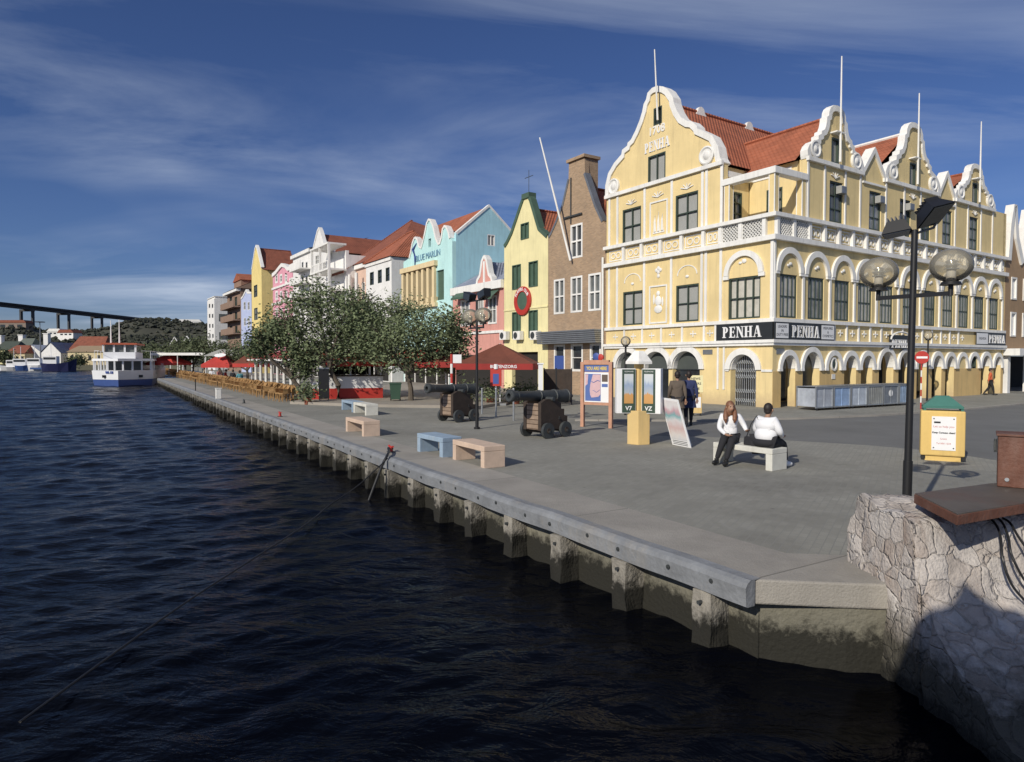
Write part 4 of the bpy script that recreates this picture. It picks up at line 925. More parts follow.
# roofs
rz = L(658, 87)[1]-.75; ymid = gcx
mb = MB(); ov = .15
e0, e1 = s_edge+.10, s_end-.12
for (xa, xb) in ((e0, ymid), (e1, ymid)):
    za = ZG+.05
    A = [mb.v((xa, -TH, za)), mb.v((xa, -LEN, za)), mb.v((xb, -LEN, rz)), mb.v((xb, -TH, rz))]; mb.bm.faces.new(A)
mb.build('main_roof', M_['roof'], pen)
mb = MB(); mb.tube([(ymid, -TH, rz+.02), (ymid, -LEN, rz+.02)], .12, 6); mb.build('ridge_tiles', M_['roof'], pen)
for k, (a, b_) in enumerate((G1, G2, G3)):
    cx = (a+b_)/2; ap = (Rt(836, 107), Rt(909, 122), Rt(970, 163))[k][1]-.45
    xi = e0+(ymid-e0)*min(1, (ap-ZG)/(rz-ZG))
    a_, b2 = (a-.0, b_+.0)
    mb = MB()
    for yy in (a_-.35 if k == 0 else a_-1.1, b2+1.1):
        mb.bm.faces.new([mb.v((TH, -yy, ZT-.05)), mb.v((e0+.2, -yy, ZT-.05)), mb.v((xi, -cx, ap)), mb.v((TH, -cx, ap))])
    mb.build('cross_roof', M_['roof'], pen)
    mb = MB(); mb.tube([(TH, -cx, ap+.02), (xi, -cx, ap+.02)], .11, 6); mb.build('ridge_tiles', M_['white'] if k == 1 else M_['roof'], pen)
for px, py in ((709, 116), (753, 131)):    # small white dormer heads near the ridge
    d_ = Rt(0, 0) if False else None
for yy in (3.3, 7.6):
    x = ymid-.05; zz = rz-.12; T = Matrix.Translation((x, -yy, zz)) @ Matrix.Rotation(R(90), 4, 'Z')
    mb = MB(); mb.prism([(-.5, -.5), (-.42, .0), (-.3, .12), (-.24, .32), (-.12, .42), (0, .45), (.12, .42), (.24, .32), (.3, .12), (.42, .0), (.5, -.5)], -.1, .1, T=T); mb.build('roof_dormer_head', W_, pen)
# flagpole on the quay gable
mb = MB(); mb.cyl((gcx-.28, .3, gs[2]+.1), (gcx-.22, .5, L(654, 50)[1]-.3), .055, .03, n=8); mb.build('flagpole', W_, pen)
# --- lettering
GL = {  # serif capitals, unit height; polygons in (x, z); pairs of stroke boxes and slants
 'P': (.62, [('b', .08, .26, 0, 1), ('b', 0, .36, 0, .07), ('b', 0, .3, .93, 1), ('a', .34, .71, .15, .29)]),
 'E': (.62, [('b', .08, .26, 0, 1), ('b', 0, .58, 0, .08), ('b', 0, .56, .92, 1), ('b', .26, .46, .47, .54), ('b', .52, .58, .08, .27), ('b', .50, .56, .75, .92), ('b', .42, .47, .38, .64)]),
 'N': (.74, [('b', .10, .17, 0, 1), ('b', 0, .26, 0, .06), ('b', 0, .17, .94, 1), ('b', .57, .64, 0, 1), ('b', .46, .74, .94, 1), ('s', .10, 1, .57, 0, .17)]),
 'H': (.78, [('b', .08, .26, 0, 1), ('b', 0, .34, 0, .07), ('b', 0, .34, .93, 1), ('b', .50, .68, 0, 1), ('b', .43, .77, 0, .07), ('b', .43, .77, .93, 1), ('b', .26, .50, .47, .54)]),
 'A': (.74, [('s', .30, 1, .08, 0, .06), ('s', .28, 1, .50, 0, .18), ('b', 0, .22, 0, .06), ('b', .42, .76, 0, .06), ('b', .17, .50, .30, .36)]),
}
def serif(par, M, word, t0, z0, h, sx_, d0=.0, d1=.02, m_='signwhite', name='lettering', rev=False):
    x = 0; mb = MB(M); k = 0
    f = (lambda a: t0-a*sx_) if rev else (lambda a: t0+a*sx_)
    for ch in word:
        wd, st = GL[ch]
        for q in st:
            d1 = d1+.0006; 
            if q[0] == 'b': mb.prism([(f(x+q[1]), z0+q[3]*h), (f(x+q[2]), z0+q[3]*h), (f(x+q[2]), z0+q[4]*h), (f(x+q[1]), z0+q[4]*h)], d0, d1)
            elif q[0] == 's': mb.prism([(f(x+q[1]), z0+q[2]*h), (f(x+q[1]+q[5]), z0+q[2]*h), (f(x+q[3]+q[5]), z0+q[4]*h), (f(x+q[3]), z0+q[4]*h)], d0, d1)
            else:
                cx_, cz_, ri, ro = q[1:]; n = 12; oo = [(f(x+cx_-.08+1.0*ro*math.cos(R(90-180*i/n))), z0+h*(cz_+ro*math.sin(R(90-180*i/n)))) for i in range(n+1)]; ii = [(f(x+cx_-.08+.75*ri*math.cos(R(90-180*i/n))), z0+h*(cz_+1.45*ri*math.sin(R(90-180*i/n)))) for i in range(n+1)]
                mb.prism(oo+ii[::-1], d0, d1)
        x += wd+.06
    return mb.build(name, M_[m_], par)
def signboard(M, s0, s1, z0, z1, d, mt='sign_black', name='sign_board'): mb = MB(M); mb.box(s0, s1, d, d+.05, z0, z1); return mb.build(name, M_[mt], pen)
zb0, zb1 = Zs1[1]+.005, Zs2[0]-.005; hS = (zb1-zb0)
sgL = sx(718, 335)
b1_ = signboard(ML, -.07, sgL, zb0, zb1, .09)
lw = .62+.62+.74+.78+.74+.24
k_ = (sx(724.5, 330)-sx(763.5, 330))/lw
serif(b1_, ML, 'PENHA', sx(724.5, 330), zb0+hS*.16, hS*.66, k_, .135, .16, rev=True)
r0 = Rt(787.3, 330)[0]; r1 = Rt(818, 330)[0]; b2_ = signboard(MR, -.08, sgr, zb0, zb1, .09)
k_ = (Rt(816.5, 330)[0]-Rt(789.3, 330)[0])/lw
serif(b2_, MR, 'PENHA', Rt(789.3, 330)[0], zb0+hS*.14, hS*.70, k_, .135, .16)
for a, c_ in ((.03, r0-.12), (r1+.08, sgr-.06)):
    mb = MB(MR); mb.box(a, c_, .141, .15, zb0+hS*.08, zb1-hS*.08); p_ = mb.build('sign_panel', M_['signwhite'], b2_)
    cx = (a+c_)/2; wd_ = c_-a
    tx = ('LEADERS', 'IN', 'DUTY FREE') if a < 1 else ('PERFUMES', '&', 'COSMETICS')
    for q, zz in zip(tx, (.74, .5, .27)): text('panel_lettering', q, M_['black'], p_, TRt(cx, .152, zb0+hS*zz), hS*.22, .002)
b3_ = signboard(MR, sgr2, LEN-.05, zb0, zb1, .09)
a, c_ = sgr2+.05, sgr2+1.6; mb = MB(MR); mb.box(a, c_, .141, .15, zb0+hS*.08, zb1-hS*.08); p_ = mb.build('sign_panel', M_['signwhite'], b3_)
text('panel_lettering', 'FASHION', M_['black'], p_, TRt((a+c_)/2, .152, zb0+hS*.5), hS*.3, .002)
serif(b3_, MR, 'PENHA', c_+.15, zb0+hS*.16, hS*.66, (LEN-.2-c_-.15)/lw, .135, .16)
# year and name on the gable
serif(pen, ML, 'PENHA', L(645, 142)[0], L(657, 150)[1]+.0, .55, (L(645, 142)[0]-L(670, 142)[0])/lw, .002, .04, rev=True)
text('gable_year', '1708', W_, pen, TL(L(657, 130)[0], .02, L(657, 130)[1]), .62, .02, bold=.01)
# hanging sign over the street
cx = Rt(898, 340)[0]; hs = thing('hanging_shop_sign', 'black hanging PENHA sign with white scroll border on the street facade', 'shop sign', C0+V*cx+U*-.1, ROWROT)
mb = MB(TR(0, 0, 0)); mb.box(-.06, -.0, -1.15, 1.15, 2.80, 3.55); mb.build('board', M_['sign_black'], hs)
mb = MB(MR); 
for i in range(9):
    a = R(180*i/8); mb.tube([(-1.1*math.cos(a), .08, 3.30+.42*math.sin(a)), (-1.1*math.cos(a+.39), .08, 3.30+.42*math.sin(a+.39))], .05, 5)
mb.build('scroll_border', W_, hs)
serif(hs, MR, 'PENHA', -.98, 2.86, .44, 1.96/lw, .062, .09)
# small plaques
for M, s_, lab in ((ML, sx(708.5), ''), (MR, .55, '')):
    mb = MB(M); mb.box(s_-.3, s_+.3, .003, .03, Zs1[0]-.42, Zs1[0]-.18); mb.build('street_plate', M_['grey'], pen)
# downpipe
# ================================================================ the row of merchant houses along the quay
P_ = lambda k, c, **a: M_.setdefault(k, plaster(k, c, **a))
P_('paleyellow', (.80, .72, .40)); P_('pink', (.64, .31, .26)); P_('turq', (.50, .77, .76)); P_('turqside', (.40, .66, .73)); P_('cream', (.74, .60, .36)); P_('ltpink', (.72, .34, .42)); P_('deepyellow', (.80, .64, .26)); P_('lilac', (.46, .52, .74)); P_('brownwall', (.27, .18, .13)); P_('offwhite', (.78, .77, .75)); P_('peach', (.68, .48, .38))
class House:
    def __init__(h, name, label, pxl, pxr, depth, wall, cat='building', setback=0.0):
        h.o = C0+V*setback; h.sb = setback
        h.sr = cast(h.o, U, pxr, 320)[0]; h.sl = cast(h.o, U, pxl, 320)[0]; h.depth = depth; h.wall = wall
        h.root = thing(name, label, cat, h.o+U*h.sr, ROWROT); h.w = h.sl-h.sr
    def c(h, px, py): a, z = cast(h.o, U, px, py); return (a-h.sr, z)
    def r(h, x0, x1, yt, yb): xm = (x0+x1)/2; return (h.c(x1, 300)[0], h.c(x0, 300)[0], h.c(xm, yb)[1], h.c(xm, yt)[1])
    def front(h, outline, rects, base=-.3, th=.35, wall=None):   # outline: list of pixels for the top, right to left as (s,z) after casting
        top = [h.c(*p) for p in outline]; top = [(min(max(a, 0), h.w), z) for a, z in top]
        h.top = top
        mb = MB(); mb.prism([[(0, base)]+top+[(h.w, base)]]+[rect(*q) for q in rects], 0, -th); return mb.build('front_wall', h.wall, h.root)
    def body(h, z, wall=None, ins=0):   # side and rear walls up to height z
        wl = wall or h.wall; d = h.depth; W = h.w
        mb = MB(); mb.box(ins, .3, -d, -.351, -.3, z); mb.build('side_wall', wl, h.root)
        mb = MB(); mb.box(W-.3, W-ins, -d, -.351, -.3, z); mb.build('side_wall', wl, h.root)
        mb = MB(); mb.box(.3, W-.3, -d, -d+.3, -.3, z); mb.build('rear_wall', wl, h.root)
    def roofx(h, ze, zr, m_='roof', xr=None, ov=.12, y0=-.3, y1=None):   # ridge runs inland
        xr = h.w/2 if xr is None else xr; y1 = -h.depth if y1 is None else y1
        mb = MB()
        for a in (-ov, h.w+ov): mb.bm.faces.new([mb.v((a, y0, ze)), mb.v((a, y1, ze)), mb.v((xr, y1, zr)), mb.v((xr, y0, zr))])
        mb.build('roof', M_[m_], h.root)
        mb = MB(); mb.tube([(xr, y0, zr+.02), (xr, y1, zr+.02)], .1, 6); mb.build('ridge_tiles', M_[m_], h.root)
        mb = MB(); mb.prism([(0.02, ze-.02), (xr, zr-.05), (h.w-.02, ze-.02)], y1+.25, y1+.02); mb.build('rear_gable', h.wall, h.root)
    def roofy(h, ze, zr, m_='roof', y0=.15, y1=None, hip=0, x0=-.02, x1=None, ym=None):   # ridge runs along the quay, optional hips
        y1 = -h.depth if y1 is None else y1; x1 = h.w+.02 if x1 is None else x1; ym = (y0+y1)/2 if ym is None else ym
        mb = MB(); A = [mb.v(p) for p in ((x0, y0, ze), (x1, y0, ze), (x1, y1, ze), (x0, y1, ze))]; a = mb.v((x0+hip, ym, zr)); b_ = mb.v((x1-hip, ym, zr))
        for f in ([A[0], A[1], b_, a], [A[3], A[2], b_, a]): mb.bm.faces.new(f)
        if hip: mb.bm.faces.new([A[0], A[3], a]); mb.bm.faces.new([A[1], A[2], b_])
        mb.build('roof', M_[m_], h.root)
        mb = MB(); mb.tube([(x0+hip, ym, zr+.03), (x1-hip, ym, zr+.03)], .1, 6)
        mb.build('ridge_tiles', M_[m_], h.root)
        if not hip:
            for xx in (x0+.03, x1-.33): mb = MB(Matrix.Translation((xx, 0, 0)) @ Matrix.Rotation(R(90), 4, 'Z')); mb.prism([(y0-.16, ze), (ym, zr-.04), (y1+.02, ze)], 0, -.3); mb.build('gable_wall', h.wall, h.root)
    def hiproof(h, ze, m_, px_l, px_r, py_r, ym, y1, x0, x1, y0=.25):
        o = h.o+V*ym; xl, zl = cast(o, U, px_l, py_r); xr, z2_ = cast(o, U, px_r, py_r); zl = .25*zl+.75*z2_; xl -= h.sr; xr -= h.sr; xl = min(xl, x1-1.2); mb = MB()
        A = [mb.v(p) for p in ((x0, y0, ze), (x1, y0, ze), (x1, -y1, ze), (x0, -y1, ze))]; a = mb.v((max(xr, x0), -ym, zl)); b_ = mb.v((xl, -ym, zl))
        for f in ([A[0], A[1], b_, a], [A[3], A[2], b_, a], [A[0], A[3], a], [A[1], A[2], b_]): mb.bm.faces.new(f)
        mb.build('roof', M_[m_], h.root); mb = MB(); mb.tube([(max(xr, x0), -ym, zl+.03), (xl, -ym, zl+.03)], .12, 6); mb.tube([(xl, -ym, zl+.03), (x1, y0, ze+.03)], .10, 6); mb.build('ridge_tiles', M_[m_], h.root)
    def shop(h, aw='maroon', z=2.6):  # near-black front and awning added for the shade under the trees
        mb = MB(); mb.box(.5, h.w-.5, .004, .06, .1, z); f_ = mb.build('shaded_shop_front', M_['dark'], h.root)
        n = max(2, int(h.w/2.2))
        for i in range(n+1): x = .5+(h.w-1.0)*i/n; mb = MB(); mb.box(x-.07, x+.07, .061, .12, .0, z); mb.build('door_post', M_['white'], f_)
        mb = MB(); mb.bm.faces.new([mb.v(p) for p in ((.2, .07, z+.55), (h.w-.2, .07, z+.55), (h.w-.2, 1.5, z), (.2, 1.5, z))]); mb.box(.2, h.w-.2, 1.48, 1.51, z-.22, z); mb.build('added_shop_awning', M_[aw], h.root)
    def coping(h, pts, m_='white', wd=.2, out=.08, th=.4): mb = MB(); mb.ribbon([h.c(*p) for p in pts], wd, out, -th); return mb.build('gable_coping', M_[m_], h.root)
    def win(h, q, nx=2, nz=2, fm='green', pm='glass2', **k): return window(h.root, ML, q[0], q[1], q[2], q[3], nx, nz, M_[fm], M_[pm], **k)
    def band(h, z0, z1, d=.12, m_='white', name='cornice', s0=None, s1=None): mb = MB(); mb.box(0 if s0 is None else s0, h.w if s1 is None else s1, .002, d, z0, z1); return mb.build(name, M_[m_], h.root)

# --- brown brick house next to the corner building
h = House('brick_house', 'brown brick house with tall stepped chimney gable between the yellow house and the corner building', 548.2, 606.3, 14, M_['brick'])
wins = [h.r(554, 564.7, 279.5, 314), h.r(570.8, 582.4, 276.5, 312), h.r(588.5, 601, 272.5, 311)]
za = sum(q[2] for q in wins)/3; zb_ = sum(q[3] for q in wins)/3; wins = [(q[0], q[1], za, zb_) for q in wins]
topw = h.r(570.5, 582.4, 224, 258); low = [h.r(554, 565, 344.5, 371), h.r(571, 583, 344, 371), h.r(590, 601, 344, 371)]
low = [(a, b_, low[0][2], low[0][3]) for a, b_, c_, d_ in low]
G_ = [(606.3, 225), (601, 219), (596, 206), (588, 182), (585, 173), (584.5, 158), (569, 162), (568.5, 179), (566, 190), (562.5, 205), (556, 222), (551, 233), (548.2, 238)]
h.front(G_, wins+[topw]+low); h.body(h.c(606, 225)[1]-.1)
h.coping([(603, 221), (596, 206), (588, 182), (585, 173)], m_='grey', wd=.12, out=.05); h.coping([(568.5, 179), (566, 190), (562.5, 205), (556, 222), (551, 233), (548.5, 237)], m_='grey', wd=.12, out=.05)
cx = (h.c(584.5, 160)[0]+h.c(569, 162)[0])/2; cz = h.c(577, 160)[1]; cw_ = abs(h.c(584.5, 160)[0]-h.c(569, 162)[0])
mb = MB(); mb.box(cx-cw_/2, cx+cw_/2, -1.1, -.351, cz-2.5, cz); mb.build('chimney', M_['brick'], h.root)
mb = MB(); mb.box(cx-cw_/2-.12, cx+cw_/2+.12, -1.2, .14, cz+.0, cz+.18); mb.build('chimney_cap', M_['brick'], h.root)
h.roofx(h.c(606, 226)[1]-.3, h.c(577, 176)[1]-.6, xr=cx)
for q in wins: h.win(q, 2, 2, 'white', 'glass2', d=.08, fr=.12, bar=.1)
h.win(topw, 2, 2, 'white', 'glass2', d=.08, fr=.12, bar=.1)
for q in low: h.win(q, 1, 2, 'white', 'glass', d=.1, fr=.14)
q = h.r(544.5, 600, 330.5, 343.5); aw = MB()
for i in range(7): z = q[2]+(q[3]-q[2])*i/7; aw.box(.25, q[1], .02, .62+.02*i, z, z+.09)
aw.build('slatted_awning', M_['grey'], h.root); 
mb = MB(); mb.cyl((.2, .12, .2), (.2, .12, h.c(602, 258)[1]), .07, n=8); mb.build('downpipe', M_['white'], h.root)
a0 = h.c(573.5, 261); a1 = h.c(545, 131); mb = MB(); mb.cyl((a0[0], .25, a0[1]), (a1[0]-1.2, 1.3, a1[1]-1.0), .075, .045, n=8); mb.build('flagpole', M_['white'], h.root)
mb = MB(); mb.box(a0[0]-.9, a0[0]+.9, .05, .12, topw[3]+.5, topw[3]+.6); mb.box(a0[0]+.2, a0[0]+.3, .01, .05, topw[3]+.1, topw[3]+3); mb.build('iron_anchor', M_['cast_iron'], h.root)
q = low[0]; mb = MB(); mb.box(q[0]+.1, q[1]-.1, -.02, .02, q[2]+.05, q[2]+1.0); mb.build('poster', M_['blue'], h.root)
# --- pale yellow gabled house
h = House('gabled_house', 'pale yellow house with green shutters and a round red emblem above the parasol', 504.2, 548.0, 14, M_['paleyellow'])
ups = [h.r(512.5, 521, 264.5, 289), h.r(529, 538, 261.5, 287)]; lo = [h.r(512.5, 521, 312, 338), h.r(529, 538, 310, 338)]; tp_ = h.r(521, 529, 223, 239)
lv = lambda L_: [(a, b_, sum(x[2] for x in L_)/len(L_), sum(x[3] for x in L_)/len(L_)) for a, b_, c_, d_ in L_]
ups, lo = lv(ups), lv(lo)
dr = h.r(512, 538, 352, 392)
G_ = [(548, 236), (540, 229), (532, 200), (529.5, 196), (523.5, 197), (520.5, 205), (511.5, 232), (507, 241.5), (504.2, 246)]
h.front(G_, ups+lo+[tp_, (dr[0], dr[1], .0, dr[3])]); h.body(h.c(548, 236)[1]-.2)
h.coping([(547.8, 235), (540, 228), (531.5, 199), (529.5, 195.5)], m_='dkgreen', wd=.22); h.coping([(523.5, 196.5), (520.5, 205), (511.5, 232), (507, 241.5), (504.4, 245.5)], m_='dkgreen', wd=.22)
mb = MB(); a = h.c(526.5, 197); mb.box(a[0]-.45, a[0]+.45, -.5, .12, a[1]-.1, a[1]+.25); mb.build('gable_cap', M_['dkgreen'], h.root)
mb = MB(); mb.cyl((a[0], -.2, a[1]+.25), (a[0], -.2, a[1]+1.9), .02, n=5); mb.box(a[0]-.5, a[0]+.5, -.21, -.19, a[1]+1.4, a[1]+1.44); mb.build('aerial', M_['cast_iron'], h.root)
h.roofx(h.c(548, 236)[1]-.2, a[1]-.8, xr=a[0])
for q in ups+lo+[tp_]: h.win(q, 2, 1, 'dkgreen', 'dkgreen', d=.05, fr=.06)
mb = MB(); mb.box(dr[0]+.01, dr[1]-.01, -.3, -.28, 0, dr[3]-.01); mb.build('shaded_shop_front', M_['dark'], h.root)  # near-black panel holds the shade of the open ground floor
e = h.c(523.5, 301); rr = 1.02; T = Matrix.Translation((e[0], .02, e[1])) @ Matrix.Rotation(R(-90), 4, 'X')
mb = MB(); mb.lathe([(rr*.62, 0), (rr*.62, .10), (rr*.64, .14), (rr*.97, .14), (rr, .10), (rr, 0)], n=32, T=T); em = mb.build('round_emblem', M_['red'], h.root)
mb = MB(); mb.lathe([(rr*.61, 0), (rr*.61, .09), (0, .10)], n=28, T=T); mb.build('emblem_centre', M_['dkgreen'], em)
word = 'PLAYERS CLUB'
for i, ch in enumerate(word):
    if ch == ' ': continue
    a = R(150-120*i/(len(word)-1)); M = TL(e[0]-rr*.8*math.cos(a), .165, e[1]+rr*.8*math.sin(a)) @ Matrix.Rotation(a-R(90), 4, 'Z')
    text('emblem_letter', ch, M_['signwhite'], em, M, .30, .004, bold=.008)
h.band(h.c(526, 309)[1]-.02, h.c(526, 309)[1]+.08, .05, 'paleyellow', 'string_course')
for x0, x1 in ((503.5, 511), (516, 526), (533, 543.5)):
    a = h.c((x0+x1)/2, 340)
    mb = MB(); mb.box(a[0]-.42, a[0]+.42, .05, .42, a[1]-.0, a[1]+.62); ac = mb.build('air_conditioner', M_['white'], h.root, bevel=.02)
    mb = MB(); T = Matrix.Translation((a[0]+.1, .42, a[1]+.31)) @ Matrix.Rotation(R(-90), 4, 'X'); mb.lathe([(.24, 0), (.24, .012), (.05, .015), (0, .015)], n=18, T=T); mb.build('fan_grille', M_['cast_iron'], ac)
# --- small pink house
h = House('gabled_house', 'low salmon pink house with a small white scrolled dormer gable behind the street lamp', 453, 504.0, 12, M_['pink'])
wn = [h.r(461, 470, 298, 325), h.r(478, 484, 298, 325), h.r(488.5, 497, 297, 325)]; wn = lv(wn)
h.front([(504, 283), (453, 291)], wn); zt_ = h.c(480, 287)[1]; h.body(zt_-.1)
h.band(zt_-.35, zt_+.25, .28); h.roofy(zt_+.26, zt_+3.4, 'roofgrey', y0=.1)
g0 = h.c(485, 287); mb = MB(); PG = [(-1.15, 0), (-1.05, .35), (-.7, .65), (-.55, 1.15), (-.4, 1.8), (-.15, 2.1), (0, 2.2), (.15, 2.1), (.4, 1.8), (.55, 1.15), (.7, .65), (1.05, .35), (1.15, 0)]
PGs = [(g0[0]+a*1.05, zt_+.26+b_*.95) for a, b_ in PG]; mb.prism(PGs, .05, -.3); mb.build('dormer_gable', M_['pink'], h.root)
mb = MB(); mb.ribbon(PGs, .2, .1, -.35); mb.box(g0[0]-.12, g0[0]+.12, .051, .11, zt_+.3, zt_+1.9); mb.build('gable_coping', M_['white'], h.root)
mb = MB(); mb.prism([(g0[0]-1, zt_+.3), (g0[0]+1, zt_+.3), (g0[0], zt_+1.9)], -.36, -3.0); mb.build('dormer_roof', M_['roofgrey'], h.root)
for q in wn: h.win(q, 2, 2, 'white', 'glass2', d=.05, fr=.12)
for x0, x1 in ((459, 472), (487, 500)):
    q = h.r(x0, x1, 290, 298); mb = MB(); mb.bm.faces.new([mb.v(p) for p in ((q[0], .02, q[3]), (q[1], .02, q[3]), (q[1], .75, q[2]), (q[0], .75, q[2]))]); mb.box(q[0], q[1], .73, .77, q[2]-.15, q[2]); mb.build('window_awning', M_['dkgreen'], h.root)
q = h.r(470, 500, 343, 380); mb = MB(); mb.box(.6, h.w-.6, .004, .05, .1, 2.6); mb.build('shaded_shop_front', M_['dark'], h.root)  # near-black sheet stands in for shade behind the parasols
h.band(h.c(480, 334)[1], h.c(480, 334)[1]+.2, .1)
# --- turquoise house
h = House('gabled_house', 'large turquoise house with twin curved gables and a yellow columned bay above the trees', 403.5, 452.5, 20, M_['turq'])
zE = h.c(452, 243)[1]; bayz0, bayz1 = h.c(420, 305)[1], h.c(420, 270)[1]
q = h.r(436, 445, 271, 305); bay = (q[1]+.15, h.w-.25, bayz0, bayz1)
dk = h.r(436.5, 444, 270, 300)
G_ = [(452.5, 241), (450.5, 238), (449, 231), (447, 226.5), (444.8, 225.5), (442.8, 229), (441.5, 238), (440, 243), (439, 243.5), (436.5, 238), (433.8, 226), (431, 219.5), (429, 219), (427, 223), (425.5, 231), (423.5, 240), (421.5, 247.5), (419.5, 246), (418, 239), (416, 237), (414.5, 238), (412.5, 243.5), (411, 252), (409.5, 258), (403.5, 262)]
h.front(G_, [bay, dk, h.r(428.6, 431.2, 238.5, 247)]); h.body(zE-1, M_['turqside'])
h.coping(G_[1:-1], wd=.16)
n = 6
mb = MB(); mb.box(bay[0]+.02, bay[1]-.02, -.8, -.75, bay[2], bay[3]); mb.build('bay_glass', M_['glass'], h.root)
for i in range(n+1):
    x = bay[0]+(bay[1]-bay[0])*i/n; mb = MB(); mb.box(x-.22, x+.22, -.12, .22, bay[2]-.0, bay[3]); mb.box(x-.28, x+.28, -.12, .28, bay[2]+.0, bay[2]+.5); mb.build('bay_column', M_['cream'], h.root)
h.band(bay[3]+.002, bay[3]+.45, .35, 'cream', 'bay_cornice', bay[0]-.5, bay[1]+.3); h.band(bay[2]-.35, bay[2]-.002, .3, 'cream', 'bay_sill', bay[0]-.5, bay[1]+.3)
mb = MB(); mb.box(dk[0]+.01, dk[1]-.01, -.2, -.17, dk[2], dk[3]); mb.build('pane', M_['dkgreen'], h.root)
t0_ = h.c(426, 256.5); text('house_lettering', 'BLUE MARLIN', mat('pale_blue_letters', (.16, .30, .42)), h.root, TL(t0_[0]-.4, .03, t0_[1]), .8, .02)
mb = MB(); a = h.c(415, 256); mb.tube([(a[0], .05, a[1]-1.2), (a[0]-.2, .05, a[1]-.2), (a[0]+.3, .05, a[1]+.6), (a[0]-.4, .05, a[1]+1.1)], [.06, .14, .16, .04], 6); mb.build('wall_emblem', M_['blue'], h.root)
h.shop('redcloth')
# its big gable wall facing the square, inland of the street front
wob = h.o+U*h.sr; ap = cast(wob, V, 489, 205.5); e0_ = cast(wob, V, 453.5, 241); e1_ = cast(wob, V, 511, 231)
MW = Matrix(((0, 1, 0, 0), (-1, 0, 0, 0), (0, 0, 1, 0), (0, 0, 0, 1)))     # (inland, out towards +x, z)
MS = Matrix(((0, -1, 0, 0), (-1, 0, 0, 0), (0, 0, 1, 0), (0, 0, 0, 1)))
wq = (cast(wob, V, 487.3, 240)[0], cast(wob, V, 495, 240)[0], cast(wob, V, 491, 246)[1], cast(wob, V, 491, 234.5)[1])
ze_ = (e0_[1]+e1_[1])/2
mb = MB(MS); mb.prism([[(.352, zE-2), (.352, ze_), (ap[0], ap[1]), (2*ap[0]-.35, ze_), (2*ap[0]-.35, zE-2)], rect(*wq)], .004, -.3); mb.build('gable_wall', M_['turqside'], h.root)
mb = MB(MS); mb.ribbon([(.35, ze_), (ap[0], ap[1]+.05), (2*ap[0]-.35, ze_)], .18, .06, -.35); mb.build('verge_coping', M_['white'], h.root)
window(h.root, MS, wq[0], wq[1], wq[2], wq[3], 2, 1, M_['white'], M_['louver'], d=.1)
mb = MB()
for yy in (-.37, -(2*ap[0]-.2)): mb.bm.faces.new([mb.v((.1, yy, ze_-.05)), mb.v((h.w, yy, ze_-.05)), mb.v((h.w, -ap[0], ap[1]-.08)), mb.v((.1, -ap[0], ap[1]-.08))])
mb.build('roof', M_['roof'], h.root)
# --- white house with hipped red roof
h = House('hipped_house', 'white house with three dark windows under a hipped red roof', 366, 391.8, 0, M_['offwhite'])
wob = h.o+U*h.sr; h.depth = max(8, cast(wob, V, 412, 260)[0]+1.5)
wn = lv([h.r(370, 374, 271.5, 285), h.r(378, 382, 270, 283), h.r(385.8, 389.8, 267.6, 281)])
h.front([(391.8, 256.5), (366, 264)], wn); ze = h.top[0][1]; 
zt_ = (h.top[0][1]+h.top[1][1])/2; h.body(zt_-.02)
for q in wn: h.win(q, 1, 2, 'green', 'glass', d=.1)
h.band(zt_-.35, zt_+.0, .12); h.hiproof(zt_+.01, 'roof', 402, 414, 232.5, h.depth*.55, h.depth+.2, -.2, h.w+.2); h.shop()
# --- big brown hipped roof behind
h = House('hipped_house', 'cream house with a large brown hipped roof and small awning, behind the white one', 346.5, 368, 17, M_['peach'], setback=1.2)
wn = lv([h.r(350, 353, 285, 300), h.r(356, 359, 284, 300), h.r(362, 365, 283, 300)])
h.front([(368, 263), (346.5, 268)], wn); zt_ = (h.top[0][1]+h.top[1][1])/2; h.body(zt_-.02)
for q in wn: h.win(q, 1, 2, 'white', 'glass2', d=.1)
h.hiproof(zt_+.01, 'roofbrown', 379, 412, 224.5, 8, 17, -8.5, h.w+.3, y0=.4); h.shop()
q = h.r(345, 357, 265, 273); mb = MB(); mb.bm.faces.new([mb.v(p) for p in ((q[0], .02, q[3]), (q[1], .02, q[3]), (q[1], 1.6, q[2]), (q[0], 1.6, q[2]))]); mb.box(q[0], q[1], 1.55, 1.62, q[2]-.3, q[2]); mb.build('wall_awning', M_['maroon'], h.root)
for k in range(3): x = h.w*(k+.5)/3.2; mb = MB(); mb.cyl((x, .9, .1), (x, .9, h.c(355, 276)[1]), .2, n=8); mb.build('porch_column', M_['white'], h.root)
h.band(zt_-.5, zt_-.02, .3)
